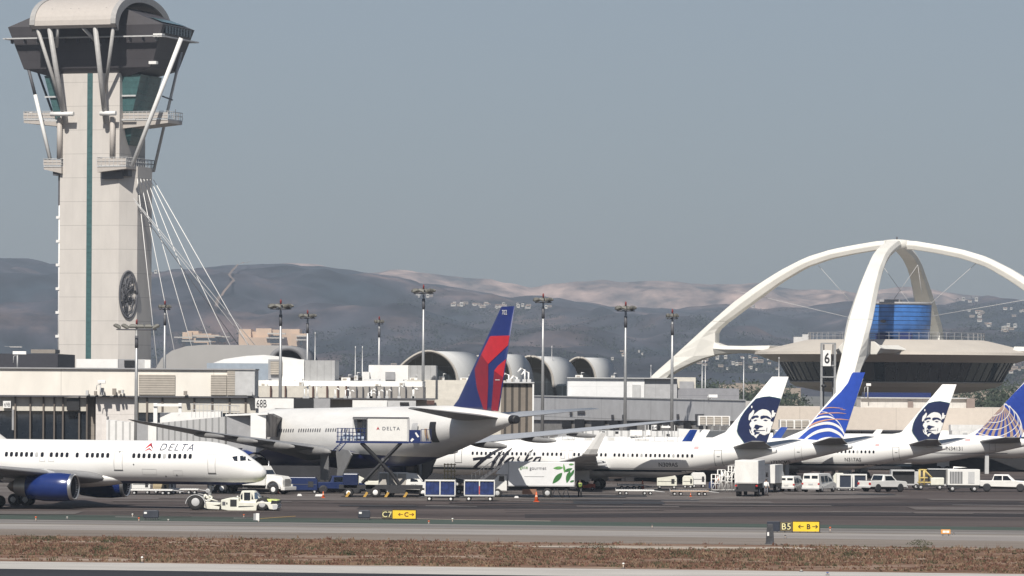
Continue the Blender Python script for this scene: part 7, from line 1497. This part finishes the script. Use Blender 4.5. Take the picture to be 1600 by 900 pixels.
# ================================================================ people
skinm = mat('skin', (.35, .2, .14), .6); hair = mat('dark_hair', (.03, .02, .015), .7)
def person(label, loc, rz, shirt, trousers, vest=None, reach=0.0, helmet=None):
    t = thing('person', label, 'person', loc, rz, 'ground crew')
    J = {'pel': (0, 0, .96, .15), 'bel': (0, 0, 1.10, .135), 'che': (.01, 0, 1.32, .155), 'nek': (.01, 0, 1.50, .06), 'hed': (.03, 0, 1.62, .09), 'crn': (.03, 0, 1.72, .085)}
    for s_, n_ in ((1, 'l'), (-1, 'r')):
        J['sh'+n_] = (.0, s_*.18, 1.42, .065); J['el'+n_] = (.06+reach*.12, s_*.25, 1.15+reach*.1, .045); J['wr'+n_] = (.18+reach*.25, s_*.22, .95+reach*.3, .032); J['pa'+n_] = (.22+reach*.28, s_*.21, .88+reach*.32, .036)
        J['hp'+n_] = (0, s_*.10, .92, .105); J['kn'+n_] = (.04*s_, s_*.11, .50, .07); J['an'+n_] = (-.02+.08*s_, s_*.12, .09, .045); J['to'+n_] = (.14+.08*s_, s_*.13, .04, .038)
        for k in range(4): J['f%d%s' % (k, n_)] = (.25+reach*.3+.01*k, s_*(.21-.025+.017*k), .81+reach*.32-(.01 if k in (0, 3) else .0), .011)
        J['th'+n_] = (.27+reach*.28, s_*.165, .86+reach*.32, .012)
    E = [('pel', 'bel'), ('bel', 'che'), ('che', 'nek'), ('nek', 'hed'), ('hed', 'crn')]
    for n_ in 'lr': E += [('che', 'sh'+n_), ('sh'+n_, 'el'+n_), ('el'+n_, 'wr'+n_), ('wr'+n_, 'pa'+n_), ('pel', 'hp'+n_), ('hp'+n_, 'kn'+n_), ('kn'+n_, 'an'+n_), ('an'+n_, 'to'+n_), ('pa'+n_, 'th'+n_)]+[('pa'+n_, 'f%d%s' % (k, n_)) for k in range(4)]
    K = list(J); me = bpy.data.meshes.new('body'); me.from_pydata([J[k][:3] for k in K], [(K.index(a), K.index(b)) for a, b in E], [])
    o = bpy.data.objects.new('body', me); COL.objects.link(o); o.parent = t; md = o.modifiers.new('skin', 'SKIN'); o.modifiers.new('sub', 'SUBSURF').render_levels = 1
    for i, k in enumerate(K): me.skin_vertices[0].data[i].radius = (J[k][3],)*2; me.skin_vertices[0].data[i].use_root = (k == 'pel')
    me.materials.append(skinm)
    # clothes follow the body with their own surfaces
    def garment(name, chain, m, grow):
        rs = []
        for (a, f_) in chain: x, y, z, r = J[a]; rs.append((Vector((x, y, z)), r*f_+grow))
        obj(name, MB().tube([p_ for p_, _ in rs], [r for _, r in rs], 14), m, t)
    garment('shirt', [('pel', 1.12), ('bel', 1.2), ('che', 1.22), ('nek', 1.0)], shirt, .012)
    for n_ in 'lr': garment('sleeve', [('sh'+n_, 1.15), ('el'+n_, 1.1), ('wr'+n_, 1.1)], shirt, .012); garment('trouser_leg', [('hp'+n_, 1.05), ('kn'+n_, 1.1), ('an'+n_, 1.3)], trousers, .012); x, y, z, r = J['to'+n_]; obj('shoe', MB().box(x-.2, x+.06, y-.05, y+.05, 0, .09), black, t, bevel=.03)
    garment('trouser_seat', [('pel', 1.1), ('hpl', .6)], trousers, .02)
    if vest: obj('vest', MB().loft([[(.02+rx*math.cos(a), ry*math.sin(a), z) for a in [2*math.pi*k/18 for k in range(18)]] for z, rx, ry in ((1.02, .20, .22), (1.2, .20, .225), (1.4, .19, .225), (1.47, .12, .17))]), vest, t)
    x, y, z, r = J['hed']; obj('hair', MB().lathe([(.01, 1.80), (.07, 1.785), (.105, 1.73), (.11, 1.68), (.10, 1.63)], 16, (x-.015, 0, 0), caps=False), helmet or hair, t)
    for s_ in (1, -1): obj('eye', MB().lathe([(.002, -.01), (.012, 0), (.002, .01)], 8, (x+.088, s_*.032, 1.655), 'x'), black, t); obj('ear', MB().box(x-.015, x+.015, s_*.095-.012, s_*.095+.012, 1.62, 1.68), skinm, t, bevel=.008)
    obj('nose', MB().prism([(-.012, 1.61), (.012, 1.61), (0, 1.655)], 'x', x+.085, x+.118), skinm, t); obj('mouth', MB().box(x+.086, x+.094, -.022, .022, 1.585, 1.592), mat('lips', (.25, .09, .08), .6), t)
    return t
hv = mat('vest_lime', (.30, .42, .08), .6); ho_ = mat('vest_orange', (.75, .2, .05), .6)
person('person in lime vest and dark trousers behind the catering truck', place(906, 777), R(100), mat('shirt_dark', (.03, .03, .04), .8), black, hv, .2)
person('person in orange shirt on the lift platform at the open jet door', Vector((X(664, 465), 465.3, L2(0, 689.6)[1])), R(40), ho_, MATS['locker_beige'], None, .6)
person('person in orange and white vest beside the racks under the long fuselage', place(1122, 768), R(200), ho_, mat('trousers_grey', (.15, .15, .17), .8), white, .4)
person('person in white shirt standing beside the box truck cab', place(1197, 775), R(-60), white, mat('trousers_grey', (.15, .15, .17), .8), None, .1)
